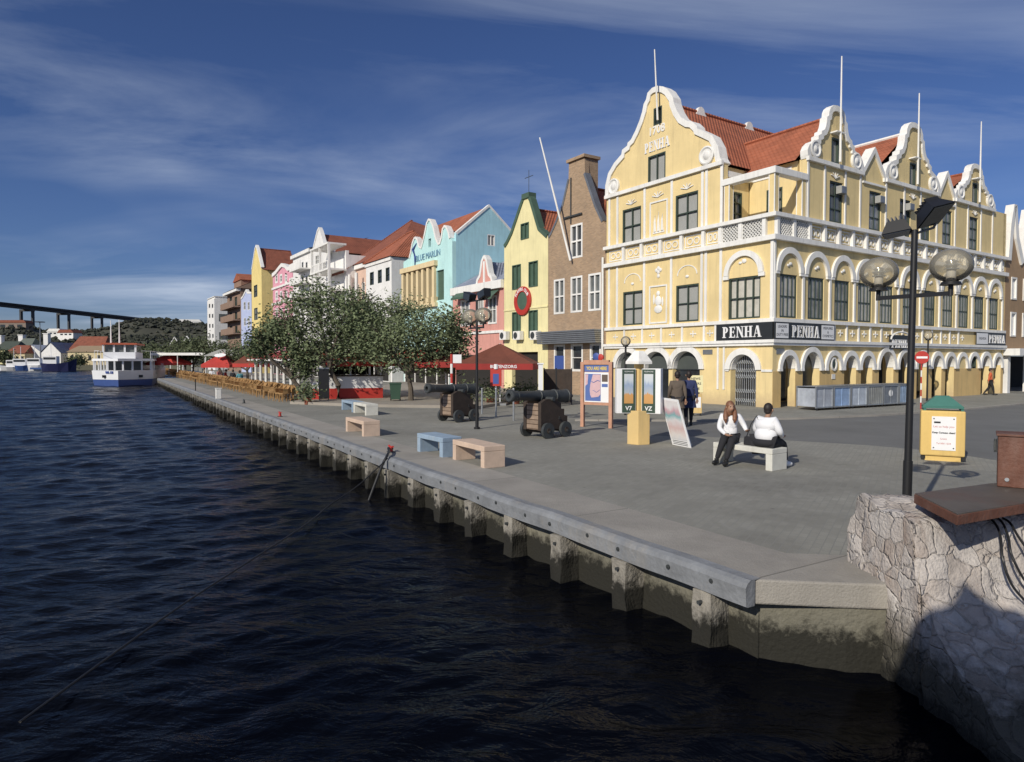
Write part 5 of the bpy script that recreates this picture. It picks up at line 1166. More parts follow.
# --- white gabled house with porch balconies
h = House('gabled_house', 'tall white house with pointed gable, brown roof and open corner balconies', 311.5, 346.5, 16, M_['offwhite'])
wn = [h.r(315.5, 319.5, 255, 264), h.r(323, 326, 262, 270), h.r(316, 320, 276, 286), h.r(329, 333, 249, 260)]
h.front([(346.5, 250), (327.5, 253), (324.5, 245), (320.5, 231), (319, 227.5), (317.5, 231), (314.5, 243), (311.5, 256)], wn); zt_ = h.c(335, 250)[1]; h.body(zt_-1)
h.coping([(327.5, 252), (324.5, 245), (320.5, 231), (319, 227.5), (317.5, 231), (314.5, 243), (311.8, 256)], wd=.2)
for q in wn: h.win(q, 2, 2, 'white', 'glass2', d=.12)
g = h.c(319, 229); mb = MB(); zr_ = g[1]-.6
mb.bm.faces.new([mb.v((g[0]-3.6, -.36, zt_+.2)), mb.v((g[0]-3.6, -16, zt_+.2)), mb.v((g[0], -16, zr_)), mb.v((g[0], -.36, zr_))]); mb.bm.faces.new([mb.v((h.w, -.36, zt_)), mb.v((h.w, -16, zt_)), mb.v((g[0], -16, zr_)), mb.v((g[0], -.36, zr_))])
mb.build('roof', M_['roofbrown'], h.root)
mb = MB(); mb.bm.faces.new([mb.v((-.1, -5, zt_-.1)), mb.v((g[0]-2, -5, zt_-.1)), mb.v((g[0]-2, -10, zr_)), mb.v((-.1, -10, zr_))]); mb.bm.faces.new([mb.v((-.1, -15, zt_-.1)), mb.v((g[0]-2, -15, zt_-.1)), mb.v((g[0]-2, -10, zr_)), mb.v((-.1, -10, zr_))]); mb.build('roof', M_['roofbrown'], h.root)
for z in (h.c(337, 272)[1], h.c(337, 250)[1]+.3, h.c(337, 292)[1]):
    mb = MB(); mb.box(-.2, h.c(328, 270)[0], .01, 2.2, z-.2, z); mb.build('balcony_floor', M_['white'], h.root)
for x in (-.1, h.c(337, 270)[0], h.c(328.5, 270)[0]):
    mb = MB(); mb.box(x-.12, x+.12, 1.9, 2.15, .1, h.c(337, 250)[1]+.1); mb.build('balcony_post', M_['white'], h.root)
for z in (h.c(337, 272)[1], h.c(337, 292)[1]):
    mb = MB(); mb.box(-.1, h.c(328.5, 270)[0], 2.0, 2.06, z+.8, z+.9)
    for k in range(12): x = -.1+k*h.c(328.5, 270)[0]/12; mb.box(x, x+.06, 2.0, 2.05, z, z+.8)
    mb.build('balcony_railing', M_['white'], h.root)
h.shop()
# --- white flat house with balconies
h = House('balcony_house', 'white flat topped house with stacked balconies left of the pointed gable', 293, 311.5, 16, M_['offwhite'])
wn = [h.r(x, x+1.8, y, y+7) for x in (295, 298.5, 302, 306) for y in (262, 276, 290)]
h.front([(311.5, 250), (293, 255)], wn); zt_ = h.c(302, 252.5)[1]; h.body(zt_-.1)
for q in wn: h.win(q, 1, 1, 'grey', 'glass2', d=.12)
h.band(zt_-.4, zt_+.05, .3)
for y in (270, 284, 298):
    z = h.c(305, y)[1]; mb = MB(); mb.box(.2, h.w*.6, .01, 1.4, z-.15, z); mb.box(.2, h.w*.6, 1.3, 1.4, z+.01, z+.9); mb.build('balcony', M_['white'], h.root)
mb = MB(); mb.bm.faces.new([mb.v(p) for p in ((-.2, .3, zt_+.06), (h.w+.2, .3, zt_+.06), (h.w+.2, -8, zt_+2.2), (-.2, -8, zt_+2.2))]); mb.build('roof', M_['roofgrey'], h.root)
h.shop('redcloth')
# --- pink house
h = House('scrolled_house', 'bright pink house with white trimmed wavy top beside the golden yellow one', 272.8, 293, 15, M_['ltpink'])
wn = [h.r(x, x+2.4, y, y+9) for x in (275.5, 280, 285) for y in (274, 291, 308)]
h.front([(293, 266), (288.5, 267.5), (286, 264.5), (282.5, 263.5), (279.5, 267), (276.5, 271), (272.8, 274)], wn); h.body(h.c(293, 268)[1])
h.coping([(292.8, 266), (288.5, 267.5), (286, 264.5), (282.5, 263.5), (279.5, 267), (276.5, 271), (273, 274)], wd=.5, out=.2)
for q in wn: h.win(q, 1, 2, 'white', 'glass2', d=.1, fr=.25)
for y in (287, 303): z = h.c(282, y)[1]; h.band(z, z+.3, .15)
zt_ = h.c(293, 268)[1]
h.shop()
# --- golden yellow gabled house
h = House('gabled_house', 'tall golden yellow house with a narrow pointed gable and long brown roof', 251.6, 262.0, 0, M_['deepyellow'])
wob = h.o+U*h.sr; h.depth = cast(wob, V, 297, 270)[0]
wn = [h.r(254, 257.5, 285, 297), h.r(254, 257.5, 308, 320)]
h.front([(262, 269), (260, 259), (257.5, 248.5), (256.2, 245), (255, 248.5), (253.2, 260), (251.6, 270)], wn); ze = cast(wob, V, 266, 270)[1]; h.body(ze)
h.coping([(261.8, 267), (260, 259), (257.5, 248.5), (256.2, 245), (255, 248.5), (253.2, 260), (251.8, 269)], wd=.3)
for q in wn: h.win(q, 2, 2, 'green', 'glass2', d=.1)
h.roofx(ze, h.c(256.2, 245)[1]-.5, 'roofbrown', ov=.5)
h.shop()
# --- lilac
h = House('narrow_house', 'narrow pale lilac house front beside the golden yellow gable', 241, 251.6, 14, M_['lilac'])
wn = [h.r(x, x+2, y, y+8) for x in (243.5, 247.5) for y in (302, 318)]
h.front([(251.6, 292), (247.5, 292), (246.3, 289.5), (245, 292), (243, 296), (241, 298)], wn); h.body(h.c(250, 294)[1]); h.coping([(251.4, 292), (247.5, 292), (246.3, 289.5), (245, 292), (243, 296), (241.2, 298)], wd=.3)
for q in wn: h.win(q, 1, 2, 'white', 'glass2', d=.1)
# --- brown house with balconies
h = House('balcony_house', 'dark brown house with balconies and red roof dormer beside the white block', 227.2, 241.0, 22, M_['brownwall'])
wn = [h.r(x, x+2.6, y, y+9) for x in (229.5, 234.5) for y in (297, 312, 326)]
h.front([(241, 289), (227.2, 294)], wn); zt_ = h.c(234, 291)[1]; h.body(zt_)
for q in wn: h.win(q, 2, 1, 'green', 'glass2', d=.2)
for y in (308, 321, 334): z = h.c(234, y)[1]; mb = MB(); mb.box(.2, h.w-.2, .01, 1.3, z-.2, z); mb.box(.2, h.w-.2, 1.2, 1.3, z+.01, z+1.0); mb.build('balcony', M_['brownwall'], h.root)
h.roofy(zt_+.0, h.c(234, 275)[1]+1.5, 'roof', y0=.9, x0=-.4, x1=h.w+.4, ym=-9); h.band(zt_-.5, zt_-.02, .8)
q = h.r(231, 238, 281, 289); mb = MB(); mb.box(q[0], q[1], -3.5, -.6, q[2], q[3]); mb.build('dormer', M_['brownwall'], h.root)
mb = MB(); mb.prism([(q[0]-.3, q[3]+.02), (q[1]+.3, q[3]+.02), ((q[0]+q[1])/2, q[3]+1.5)], -.4, -4.5); mb.build('dormer_roof', M_['roof'], h.root)
# --- tall white block at the end
h = House('white_block', 'tall plain white block at the far end of the row', 207.2, 214.5, 0, M_['offwhite'])
wob = h.o+U*h.sr; h.depth = cast(wob, V, 229, 300)[0]+2
wn = [h.r(x, x+1.5, y, y+4) for x in (208.6, 211.6) for y in (304, 314, 324, 334)]
h.front([(214.5, 298.5), (207.2, 301)], wn); zt_ = h.c(211, 299.5)[1]; h.body(zt_)
for q in wn: h.win(q, 1, 1, 'grey', 'glass', d=.15)
mb = MB(); mb.box(0, h.w, -h.depth, .0, zt_+.36, zt_+.5); mb.box(.2, h.w-.2, -h.depth+.1, -.2, zt_, zt_+.358); mb.build('flat_roof', M_['white'], h.root)
for k in range(3):
    for z in (zt_-5, zt_-9):
        mb = MB(MS); y = h.depth*(k+.6)/3.4; mb.box(y, y+1.6, .003, .04, z, z+1.6); mb.build('window', M_['glass2'], h.root)
# --- shop building right of the corner house
so_ = Rt(1005, 300)[0]; off_ = 0.9
mrot = ROWROT
sh = thing('shop_building', 'brown shop building with white zigzag gables and white window reveals at the right edge', 'building', C0+V*so_, ROWROT)
def Sx(px, py=300): a, z = Rt(px, py); return (a-so_, z)
bw = plaster('shop_brown', (.36, .24, .14)); W2 = Sx(1060)[0]
zt_ = Sx(1012, 270)[1]
wn = []
for c_ in (1.3, 3.2, 5.1, 7.0, 8.9): wn += [(c_-.42, c_+.42, Sx(1012, 341)[1]+.3, Sx(1012, 312)[1]), (c_-.42, c_+.42, Sx(1012, 298)[1]-.1, Sx(1012, 277)[1])]
zg0 = Sx(1012, 262)[1]
mb = MB(MR); mb.prism([rect(.0, 18, 2.95, zg0)]+[rect(*q) for q in wn], .0, -.35); mb.build('front_wall', bw, sh)
for q in wn:
    f_ = window(sh, MR, q[0], q[1], q[2], q[3], 1, 1, M_['white'], M_['offwhite'], d=.05, fr=.1)
mb = MB(MR); mb.box(-.0, 18, -.3, .9, 2.5, 2.948); fa = mb.build('fascia', M_['offwhite'], sh)
text('shop_lettering', 'BOOLCHAND', M_['black'], fa, TRt(3.6, .905, 2.72), .45, .01, bold=.012)
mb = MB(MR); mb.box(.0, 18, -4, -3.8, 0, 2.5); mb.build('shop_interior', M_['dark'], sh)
for s_ in (.4, 4.0, 8.0):
    mb = MB(MR); mb.box(s_, s_+.4, -.3, .1, 0, 2.498); mb.build('shop_pillar', M_['offwhite'], sh)
# zigzag gables
zc_ = zg0; gw_ = 2.5
for k in range(6):
    a = .1+k*gw_; tp = Sx(1011, 205)[1]
    P2 = [(a, zc_+.002), (a+.35, tp-1.2), (a+.75, tp), (a+1.15, tp), (a+gw_/2+.3, zc_+1.6), (a+gw_-.02, zc_+.002)]
    mb = MB(MR); mb.prism(P2, -.02, -.33); mb.build('gable', bw, sh)
    mb = MB(MR); mb.ribbon([(a+.02, zc_+.1), (a+.35, tp-1.2), (a+.75, tp+.05), (a+1.15, tp+.05), (a+gw_/2+.3, zc_+1.7), (a+gw_-.02, zc_+.1)], .42, .12, -.38); mb.build('gable_coping', M_['white'], sh)
mb = MB(MR); mb.bm.faces.new([mb.v((.1, -.5, zc_)), mb.v((18, -.5, zc_)), mb.v((18, -6, zc_+5)), mb.v((.1, -6, zc_+5))]); mb.bm.faces.new([mb.v((.1, -6, zc_+5)), mb.v((18, -6, zc_+5)), mb.v((18, -12, zc_)), mb.v((.1, -12, zc_))]); mb.build('roof', M_['roof'], sh)
mb = MB(MR); mb.box(.0, .3, -12, -.36, -.2, zc_); mb.build('side_wall', bw, sh)
# ================================================================ street furniture
def globe_mat():
    m = bpy.data.materials.new('smoked_glass'); m.use_nodes = True; t = m.node_tree; t.nodes.clear(); N_ = t.nodes.new
    tr = N_('ShaderNodeBsdfTransparent'); tr.inputs[0].default_value = (.92, .88, .79, 1)
    gl = N_('ShaderNodeBsdfGlossy'); gl.inputs[1].default_value = .05; gl.inputs[0].default_value = (.9, .85, .75, 1)
    df = N_('ShaderNodeBsdfDiffuse'); df.inputs[0].default_value = (.62, .58, .48, 1)
    fr = N_('ShaderNodeFresnel'); fr.inputs[0].default_value = 1.35
    m1 = N_('ShaderNodeMixShader'); m1.inputs[0].default_value = .33; t.links.new(tr.outputs[0], m1.inputs[1]); t.links.new(df.outputs[0], m1.inputs[2])
    m2 = N_('ShaderNodeMixShader'); t.links.new(fr.outputs[0], m2.inputs[0]); t.links.new(m1.outputs[0], m2.inputs[1]); t.links.new(gl.outputs[0], m2.inputs[2])
    o = N_('ShaderNodeOutputMaterial'); t.links.new(m2.outputs[0], o.inputs[0]); return m
M_['globe'] = globe_mat()
M_['lampmetal'] = mat('lamp_reflector', (.5, .5, .48), rough=.2, metal=.9, var=.1)
def street_lamp(loc, label, zarm=3.07, ztop=4.0, rg=.26, half=.60, lean=0.0, flood=None, rz=ROWROT):
    t_ = thing('street_lamp', label, 'street lamp', loc, rz)
    t_.rotation_euler = (0, lean, rz) if not lean else (Matrix.Rotation(lean, 3, 'Y') @ Matrix.Rotation(rz, 3, 'Z')).to_euler()
    mb = MB(); mb.cyl((0, 0, 0), (0, 0, .9), .055, n=14); mb.cyl((0, 0, .9), (0, 0, ztop), .045, .038, n=14); mb.cyl((0, 0, 0), (0, 0, .06), .10, n=14); mb.build('pole', M_['black'], t_, smooth=True)
    mb = MB(); mb.box(-half, half, -.025, .025, zarm-.025, zarm+.025); mb.build('arm', M_['black'], t_)
    for s_ in (-1, 1):
        x = s_*half; mb = MB(); mb.cyl((x, 0, zarm-.03), (x, 0, zarm+.10), .028, n=10); mb.cyl((x, 0, zarm+.10), (x, 0, zarm+.14), .12, .10, n=16); mb.build('globe_holder', M_['black'], t_, smooth=True)
        mb = MB(); mb.ball((x, 0, zarm+.14+rg*.84), rg, rg, rg*.86, n=28, m=18); g = mb.build('globe', M_['globe'], t_, smooth=True)
        mb = MB(); mb.cyl((x, 0, zarm+.141), (x, 0, zarm+.28), .055, .05, n=12); mb.build('lamp_socket', M_['signwhite'], g, smooth=True)
        mb = MB(); mb.lathe([(.03, .28), (.085, .29), (.085, .30), (.05, .31), (.085, .34), (.085, .35), (.05, .36), (.07, .39), (.03, .41)], c=(x, 0, zarm), n=14); mb.build('reflector', M_['lampmetal'], g, smooth=True)
    if flood == 'big':
        for k, (T, sz) in enumerate(((Matrix.Translation((.22, 0, ztop+.06)) @ Matrix.Rotation(R(8), 4, 'Y') @ Matrix.Rotation(R(20), 4, 'Z'), (.17, .15, .08)), (Matrix.Translation((-.20, 0, ztop+.20)) @ Matrix.Rotation(R(38), 4, 'Y') @ Matrix.Rotation(R(-25), 4, 'Z'), (.19, .17, .08)))):
            mb = MB(); a, b_, c_ = sz
            lo = [mb.v(T @ Vector(p)) for p in ((-a, -b_, -c_), (a, -b_, -c_), (a, b_, -c_), (-a, b_, -c_))]; hi = [mb.v(T @ Vector(p)) for p in ((-a*.6, -b_*.6, c_), (a*.6, -b_*.6, c_), (a*.6, b_*.6, c_), (-a*.6, b_*.6, c_))]
            mb.bm.faces.new(lo); mb.bm.faces.new(hi)
            for q in range(4): mb.bm.faces.new([lo[q], lo[(q+1) % 4], hi[(q+1) % 4], hi[q]])
            for f_ in range(5): x = -a*.55+f_*a*.27; mb.box(x-.008, x+.008, -b_*.6, b_*.6, c_, c_+.05, T=T)
            fl = mb.build('floodlight', M_['black'], t_)
            mb = MB(); mb.box(-a*.9, a*.9, -b_*.9, b_*.9, -c_-.012, -c_-.004, T=T); mb.build('lens', M_['glass'], fl)
            mb = MB(); p = T @ Vector((0, -b_, 0)); mb.tube([(0, 0, ztop-.05), (p.x*.6, p.y, ztop+.02), p], .018, 6); mb.build('bracket', M_['grey'], fl)
    elif flood == 'pair':
        mb = MB(); mb.box(-.62, .62, -.02, .02, ztop-.02, ztop+.02); mb.build('crossbar', M_['black'], t_)
        for s_ in (-1, 1):
            T = Matrix.Translation((s_*.45, 0, ztop+.16)) @ Matrix.Rotation(R(-15*s_), 4, 'Y'); mb = MB()
            mb.prism([(-.24, .12), (.24, .12), (.18, -.12), (-.18, -.12)], -.12, .12, T=T); fl = mb.build('floodlight', M_['black'], t_)
            mb = MB(); mb.box(-.2, .2, .121, .13, -.1, .1, T=T); mb.build('lens', M_['glass'], fl)
    return t_
p = G(906, 530); street_lamp(p, 'tall black twin globe street lamp with two floodlights beside the stone wall', 3.02, 3.86, .237, .44, R(.6), 'big')
p = G(477, 429); street_lamp(p, 'black twin globe street lamp standing between the two cannons', 3.22, 4.08, .28, .40, 0, 'pair')
def ring_lamp(loc, h_, label, rg=.2):
    t_ = thing('street_lamp', label, 'street lamp', loc, ROWROT)
    mb = MB(); mb.cyl((0, 0, 0), (0, 0, h_), .05, .04, n=10); mb.build('pole', M_['black'], t_, smooth=True)
    mb = MB(); mb.ball((0, 0, h_+rg*.95), rg, n=20, m=14); g = mb.build('globe', M_['globe'], t_, smooth=True)
    mb = MB(); mb.cyl((0, 0, h_+.01), (0, 0, h_+rg*1.1), .05, n=8); mb.build('lamp_socket', M_['signwhite'], g)
    mb = MB(); mb.lathe([(rg*.5, h_-.04), (rg*.55, h_), (rg*.5, h_+.04)], n=14); mb.build('collar', M_['black'], t_)
p = G(625.3, 415); ring_lamp(p, CAMH+(360-341)/F*p.y-.2, 'single globe lamp on a black pole rising behind the telephone kiosk')
p = G(927, 401); ring_lamp(p, CAMH+(360-335)/F*p.y-.25, 'single globe lamp before the arcade, beside the no entry sign', .24)
# ---- benches
bm_mats = {'white': mat('bench_white', (.62, .61, .55), rough=.85, var=.12, scale=4, bump=.3, stain=(.35, .33, .28), stain_amt=.5), 'peach': mat('bench_peach', (.58, .44, .34), rough=.85, var=.15, scale=4, bump=.3, stain=(.4, .3, .24), stain_amt=.5), 'blue': mat('bench_blue', (.27, .36, .46), rough=.8, var=.18, scale=4, bump=.3, stain=(.4, .42, .42), stain_amt=.5)}
def bench(pxy, col, label, Lb=1.5, Wb=.52, Hb=.45, rz=ROWROT, tone=None):   # pxy: pixel of the corner nearest the camera (local origin)
    o = G(*pxy); t_ = thing('bench', label, 'bench', o, rz, 'concrete benches on the square')
    m_ = bm_mats[col]; T_ = .11
    mb = MB(); mb.box(0, Lb, 0, Wb, Hb-T_, Hb); mb.build('seat', m_, t_, bevel=.012)
    for x0 in (0.001, Lb-.15): mb = MB(); mb.box(x0, x0+.149, .002, Wb-.002, 0, Hb-T_-.001); mb.build('leg', m_, t_, bevel=.01)
    return t_

def bench2(p1, p2, col, label, Hb=.45, Wb=.50):   # p1, p2: pixels of the two front foot corners, near one first
    a, b_ = G(*p1), G(*p2); d = b_-a; rz = .5*math.atan2(d.y, d.x)+.5*ROWROT; L_ = max(1.25, min(1.7, d.length))
    t_ = thing('bench', label, 'bench', (a.x, a.y, 0), rz, 'concrete benches on the square'); m_ = bm_mats[col]; T_ = .11
    mb = MB(); mb.box(0, L_, -Wb, 0, Hb-T_, Hb); mb.build('seat', m_, t_, bevel=.012)
    for x0 in (.001, L_-.15): mb = MB(); mb.box(x0, x0+.149, -Wb+.002, -.002, 0, Hb-T_-.001); mb.build('leg', m_, t_, bevel=.01)
    return t_, L_, rz
bW, LW, rzW = bench2((772, 471.5), (712, 462.5), 'white', 'long white concrete bench with two seated people', .44)
bench2((484, 468.8), (455, 459.5), 'peach', 'peach coloured concrete bench nearest the quay edge, beside the near blue bench')
bench2((442.5, 458.0), (416, 451.8), 'blue', 'pale blue concrete bench directly behind the nearest peach bench')
bench2((363.5, 437), (348, 431.5), 'peach', 'smaller looking peach bench farther along, left of the far cannon')
bench2((366, 415.8), (353.4, 412.0), 'white', 'cream white bench in front of the red and white bar counter')
bench2((352.5, 412.5), (342.5, 409.2), 'blue', 'blue bench half hidden behind the cream white bench')
# ---- cannons
wood = mat('old_timber', (.045, .032, .025), rough=.85, var=.35, scale=5, bump=.5, bscale=30, stain=(.05, .03, .02), stain_amt=.6)
woodl = brick_layer(mat('sunlit_pale_timber', (.26, .19, .14), rough=.85, var=.3, scale=5, bump=.5, bscale=30, stain=(.2, .13, .08), stain_amt=.6), (.08, .05, .03), 3, .13, msize=.012, plane='xz')  # front board paler than the cheeks, its sunlight put into the colour
def cannon(p, rz, label):   # local +x is the way the muzzle points
    t_ = thing('cannon', label, 'cannon', p, rz, 'old iron cannons on the square')
    T = Matrix.Translation((-.98, 0, 1.14)) @ Matrix.Rotation(R(88.0), 4, 'Y')
    mb = MB(); mb.lathe([(0, -.26), (.045, -.25), (.06, -.2), (.04, -.14), (.11, -.10), (.17, -.05), (.205, 0), (.205, .04), (.185, .05), (.18, .5), (.195, .51), (.195, .55), (.17, .56), (.155, 1.1), (.17, 1.11), (.17, 1.15), (.15, 1.16), (.125, 1.95), (.14, 1.97), (.14, 2.0), (.13, 2.02), (.155, 2.12), (.175, 2.2), (.175, 2.25), (.15, 2.28), (.075, 2.28), (.07, 2.0), (0, 1.99)], n=28, T=T)
    mb.build('barrel', M_['cast_iron'], t_, smooth=True)
    mb = MB(); mb.cyl((-.02, -.44, 1.10), (-.02, .44, 1.10), .06, n=12); mb.build('trunnion', M_['cast_iron'], t_)
    for s_ in (-1, 1):
        y = s_*.30; mb = MB(); mb.prism([(-.66, .22), (.42, .22), (.42, 1.0), (.22, 1.10), (.0, 1.10), (-.25, 1.10), (-.25, .98), (-.40, .98), (-.40, .80), (-.53, .80), (-.53, .60), (-.66, .60)], y-.06, y+.06); mb.build('cheek', wood, t_, bevel=.01)
    mb = MB(); mb.box(.36, .40, -.235, .235, .24, .98); mb.build('front_board', woodl, t_)
    mb = MB(); mb.box(-.62, .3, -.235, .235, .24, .32); mb.build('carriage_bed', wood, t_)
    for x in (.22, -.50):
        mb = MB(); mb.cyl((x, -.50, .19), (x, .50, .19), .05, n=10); mb.build('axle', wood, t_)
        for s_ in (-1, 1):
            TT = Matrix.Translation((x, s_*.43, .22)) @ Matrix.Rotation(R(90), 4, 'X')
            mb = MB(); mb.lathe([(.05, -.055), (.07, -.06), (.075, -.045), (.17, -.04), (.215, -.045), (.215, .045), (.17, .04), (.075, .045), (.07, .06), (.05, .055)], n=24, T=TT); wh = mb.build('wheel', wood, t_, smooth=True)
            mb = MB(); mb.lathe([(.217, -.047), (.222, -.047), (.222, .047), (.217, .047)], n=24, T=TT); mb.build('tyre', M_['cast_iron'], wh)
            mb = MB(); mb.cyl((x, s_*.49, .19), (x, s_*.52, .19), .035, n=8); mb.build('axle_cap', M_['cast_iron'], wh)
    for s_ in (-1, 1): mb = MB(); mb.tube([(-.3, s_*.365, .6), (-.33, s_*.38, .52), (-.27, s_*.38, .52), (-.3, s_*.365, .6)], .012, 5); mb.build('ring_bolt', M_['cast_iron'], t_)
    return t_
CR = math.atan2(-.67, -.74)
c1 = cannon(G(542.5, 436.8), CR, 'nearer black iron cannon on a wooden carriage, muzzle pointing to the water')
c2_ = dup(c1, G(455.5, 421.3), CR+R(3), 'farther black iron cannon on a wooden carriage, partly behind the lamp post')
# ---- kiosk with poster boxes
def poster_mat(name, stops, horiz=False):
    m = bpy.data.materials.new(name); m.use_nodes = True; t = m.node_tree; b = t.nodes['Principled BSDF']; b.inputs['Roughness'].default_value = .3
    c = t.nodes.new('ShaderNodeTexCoord'); se = t.nodes.new('ShaderNodeSeparateXYZ'); t.links.new(c.outputs['Generated'], se.inputs[0])
    cr = t.nodes.new('ShaderNodeValToRGB'); cr.color_ramp.interpolation = 'LINEAR'
    n = t.nodes.new('ShaderNodeTexNoise'); n.inputs['Scale'].default_value = 3.5; n.inputs['Detail'].default_value = 3; t.links.new(c.outputs['Generated'], n.inputs['Vector'])
    a = t.nodes.new('ShaderNodeMath'); a.operation = 'MULTIPLY_ADD'; a.inputs[1].default_value = .35; t.links.new(n.outputs['Fac'], a.inputs[0]); t.links.new(se.outputs[2], a.inputs[2])
    a2 = t.nodes.new('ShaderNodeMath'); a2.operation = 'SUBTRACT'; a2.inputs[1].default_value = .17; t.links.new(a.outputs[0], a2.inputs[0]); t.links.new(a2.outputs[0], cr.inputs[0])
    e_ = cr.color_ramp.elements; e_[0].position, e_[0].color = stops[0][0], (*stops[0][1], 1); e_[1].position, e_[1].color = stops[-1][0], (*stops[-1][1], 1)
    for p_, c_ in stops[1:-1]: q = e_.new(p_); q.color = (*c_, 1)
    t.links.new(cr.outputs[0], b.inputs['Base Color']); return m
M_['kiosky'] = plaster('kiosk_ochre', (.66, .47, .20), stain=(.5, .4, .22))
ko = G(638.5, 443.5); kz = lambda py: CAMH+(360-py)/F*ko.y
ks_ = thing('information_kiosk', 'ochre hexagonal kiosk with white pointed roof and two poster boxes', 'kiosk', ko, math.atan2(-ko.x, ko.y)*0+R(-12))
def hexa(mb, r, z0, z1, r1=None, a0=0):
    r1 = r if r1 is None else r1; A = [mb.v((r*math.cos(R(a0+60*k)), r*math.sin(R(a0+60*k)), z0)) for k in range(6)]; B = [mb.v((r1*math.cos(R(a0+60*k)), r1*math.sin(R(a0+60*k)), z1)) for k in range(6)]
    mb.bm.faces.new(A); mb.bm.faces.new(B)
    for k in range(6): mb.bm.faces.new([A[k], A[(k+1) % 6], B[(k+1) % 6], B[k]])
zh = kz(351)
mb = MB(); hexa(mb, .33, 0, .88, a0=30); mb.build('base', M_['kiosky'], ks_, bevel=.008)
mb = MB(); hexa(mb, .14, .881, zh-.34, a0=30); mb.build('column', M_['kiosky'], ks_)
mb = MB(); hexa(mb, .39, zh-.34, zh-.28, a0=30); hexa(mb, .39, zh-.279, zh, .14, a0=30); mb.build('roof', M_['white'], ks_)
pmA = poster_mat('poster_picture', [(.0, (.55, .30, .10)), (.30, (.60, .32, .12)), (.34, (.42, .46, .50)), (.6, (.30, .38, .52)), (.8, (.55, .60, .64)), (1, (.60, .62, .62))])
for k, (ang, xoff) in enumerate(((-30, -1), (22, 1))):
    # one box on the left and one on the right, each turned a little outwards
    T = Matrix.Translation((xoff*.345, -.12, 0)) @ Matrix.Rotation(R(-xoff*14), 4, 'Z'); z0, z1 = kz(413), kz(368.5)
    mb = MB(); mb.box(-.25, .25, -.12, .12, z0, z1, T=T); bx_ = mb.build('poster_box', M_['signwhite'], ks_, bevel=.01)
    mb = MB(); mb.box(-.235 if xoff > 0 else -.11, .11 if xoff > 0 else .235, -.128, -.121, z0+.02, z1-.02, T=T); fr = mb.build('poster_frame', mat('frame_green%d' % k, (.04, .07, .05)), bx_)
    cx_ = -.0625 if xoff > 0 else .0625
    mb = MB(); mb.box(cx_-.12, cx_+.12, -.134, -.129, z0+.26, z1-.14, T=T); mb.build('poster', pmA, bx_)
    text('box_lettering', 'V7' if xoff < 0 else 'VZ', M_['signwhite'], bx_, T @ TF(cx_, -.13, z0+.13), .15, .003, bold=.003)
    text('box_lettering', 'TELEPHONE', M_['signwhite'], bx_, T @ TF(cx_, -.13, z1-.08), .045, .003)
# ---- YOU ARE HERE map board
sa, sb_ = G(581, 426.5), G(612.5, 428.5); sd_ = (sb_-sa); sr = math.atan2(sd_.y, sd_.x); SW = sd_.length
woodp = mat('pink_brown_wood', (.50, .27, .18), rough=.8, var=.2, scale=4, bump=.3)
mbd = thing('map_board', 'wooden YOU ARE HERE map board on two posts left of the kiosk', 'sign', (sa.x, sa.y, 0), sr)
zz_ = lambda py: CAMH+(360-py)/F*sa.y
zt_ = zz_(359.5); zb_ = zz_(402)
for x in (.0, SW-.12): mb = MB(); mb.box(x, x+.12, -.06, .06, 0, zt_-.08); mb.build('post', woodp, mbd, bevel=.008)
mb = MB(); mb.box(.121, SW-.121, -.05, .05, zt_-.17, zt_-.02); mb.box(.121, SW-.121, -.04, .04, zb_-.08, zb_); mb.box(.121, SW-.121, .0, .04, zb_+.001, zt_-.171); mb.build('board', woodp, mbd)
mb = MB(); mb.box(.13, SW-.13, -.012, -.002, zb_+.01, zt_-.42); mp1 = mb.build('map_sheet', M_['signwhite'], mbd)
mapm = mat('map_colours', (.62, .42, .44), rough=.4, var=.12, scale=9)
seam = mat('map_sea', (.10, .16, .40), rough=.4)
x0, x1, z0, z1 = .16, SW-.42, zb_+.05, zt_-.47
mb = MB(); mb.box(x0, x1, -.018, -.013, z0, z1); mb.build('map_sea', seam, mp1)
hh = z1-z0; ww_ = x1-x0
mb = MB(); mb.prism([(x0+ww_*a, z0+hh*b_) for a, b_ in ((.42, .12), (.85, .16), (.99, .25), (.99, .98), (.5, .98), (.42, .8), (.34, .62), (.30, .4), (.33, .22))], -.022, -.019); mb.prism([(x0+ww_*a, z0+hh*b_) for a, b_ in ((.01, .55), (.16, .62), (.2, .98), (.01, .98))], -.022, -.019); mb.build('map_land', mapm, mp1)
mb = MB(); mb.tube([(x0+ww_*.42, -.024, z0+hh*.72), (x0+ww_*.55, -.024, z0+hh*.68), (x0+ww_*.8, -.024, z0+hh*.76), (x0+ww_*.97, -.024, z0+hh*.73)], .012, 4); mb.tube([(x0+ww_*.5, -.024, z0+hh*.4), (x0+ww_*.75, -.024, z0+hh*.32), (x0+ww_*.95, -.024, z0+hh*.42)], .008, 4); mb.build('map_roads', seam, mp1)
mb = MB(); mb.box(x1+.04, SW-.17, -.018, -.013, z1-.25, z1-.02); mb.build('map_inset', mat('inset_dark', (.12, .09, .07)), mp1)
mb = MB(); mb.box(x1+.04, SW-.17, -.018, -.013, z1-.42, z1-.32); mb.build('map_inset', seam, mp1)
mb = MB(); mb.box(.13, SW-.13, -.012, -.002, zt_-.40, zt_-.18); tb = mb.build('title_strip', seam, mbd)
text('board_lettering', 'YOU ARE HERE', mat('letter_yellow', (.75, .55, .08)), tb, TF(SW/2, -.014, zt_-.295), .15, .003, bold=.004, sx=.72)
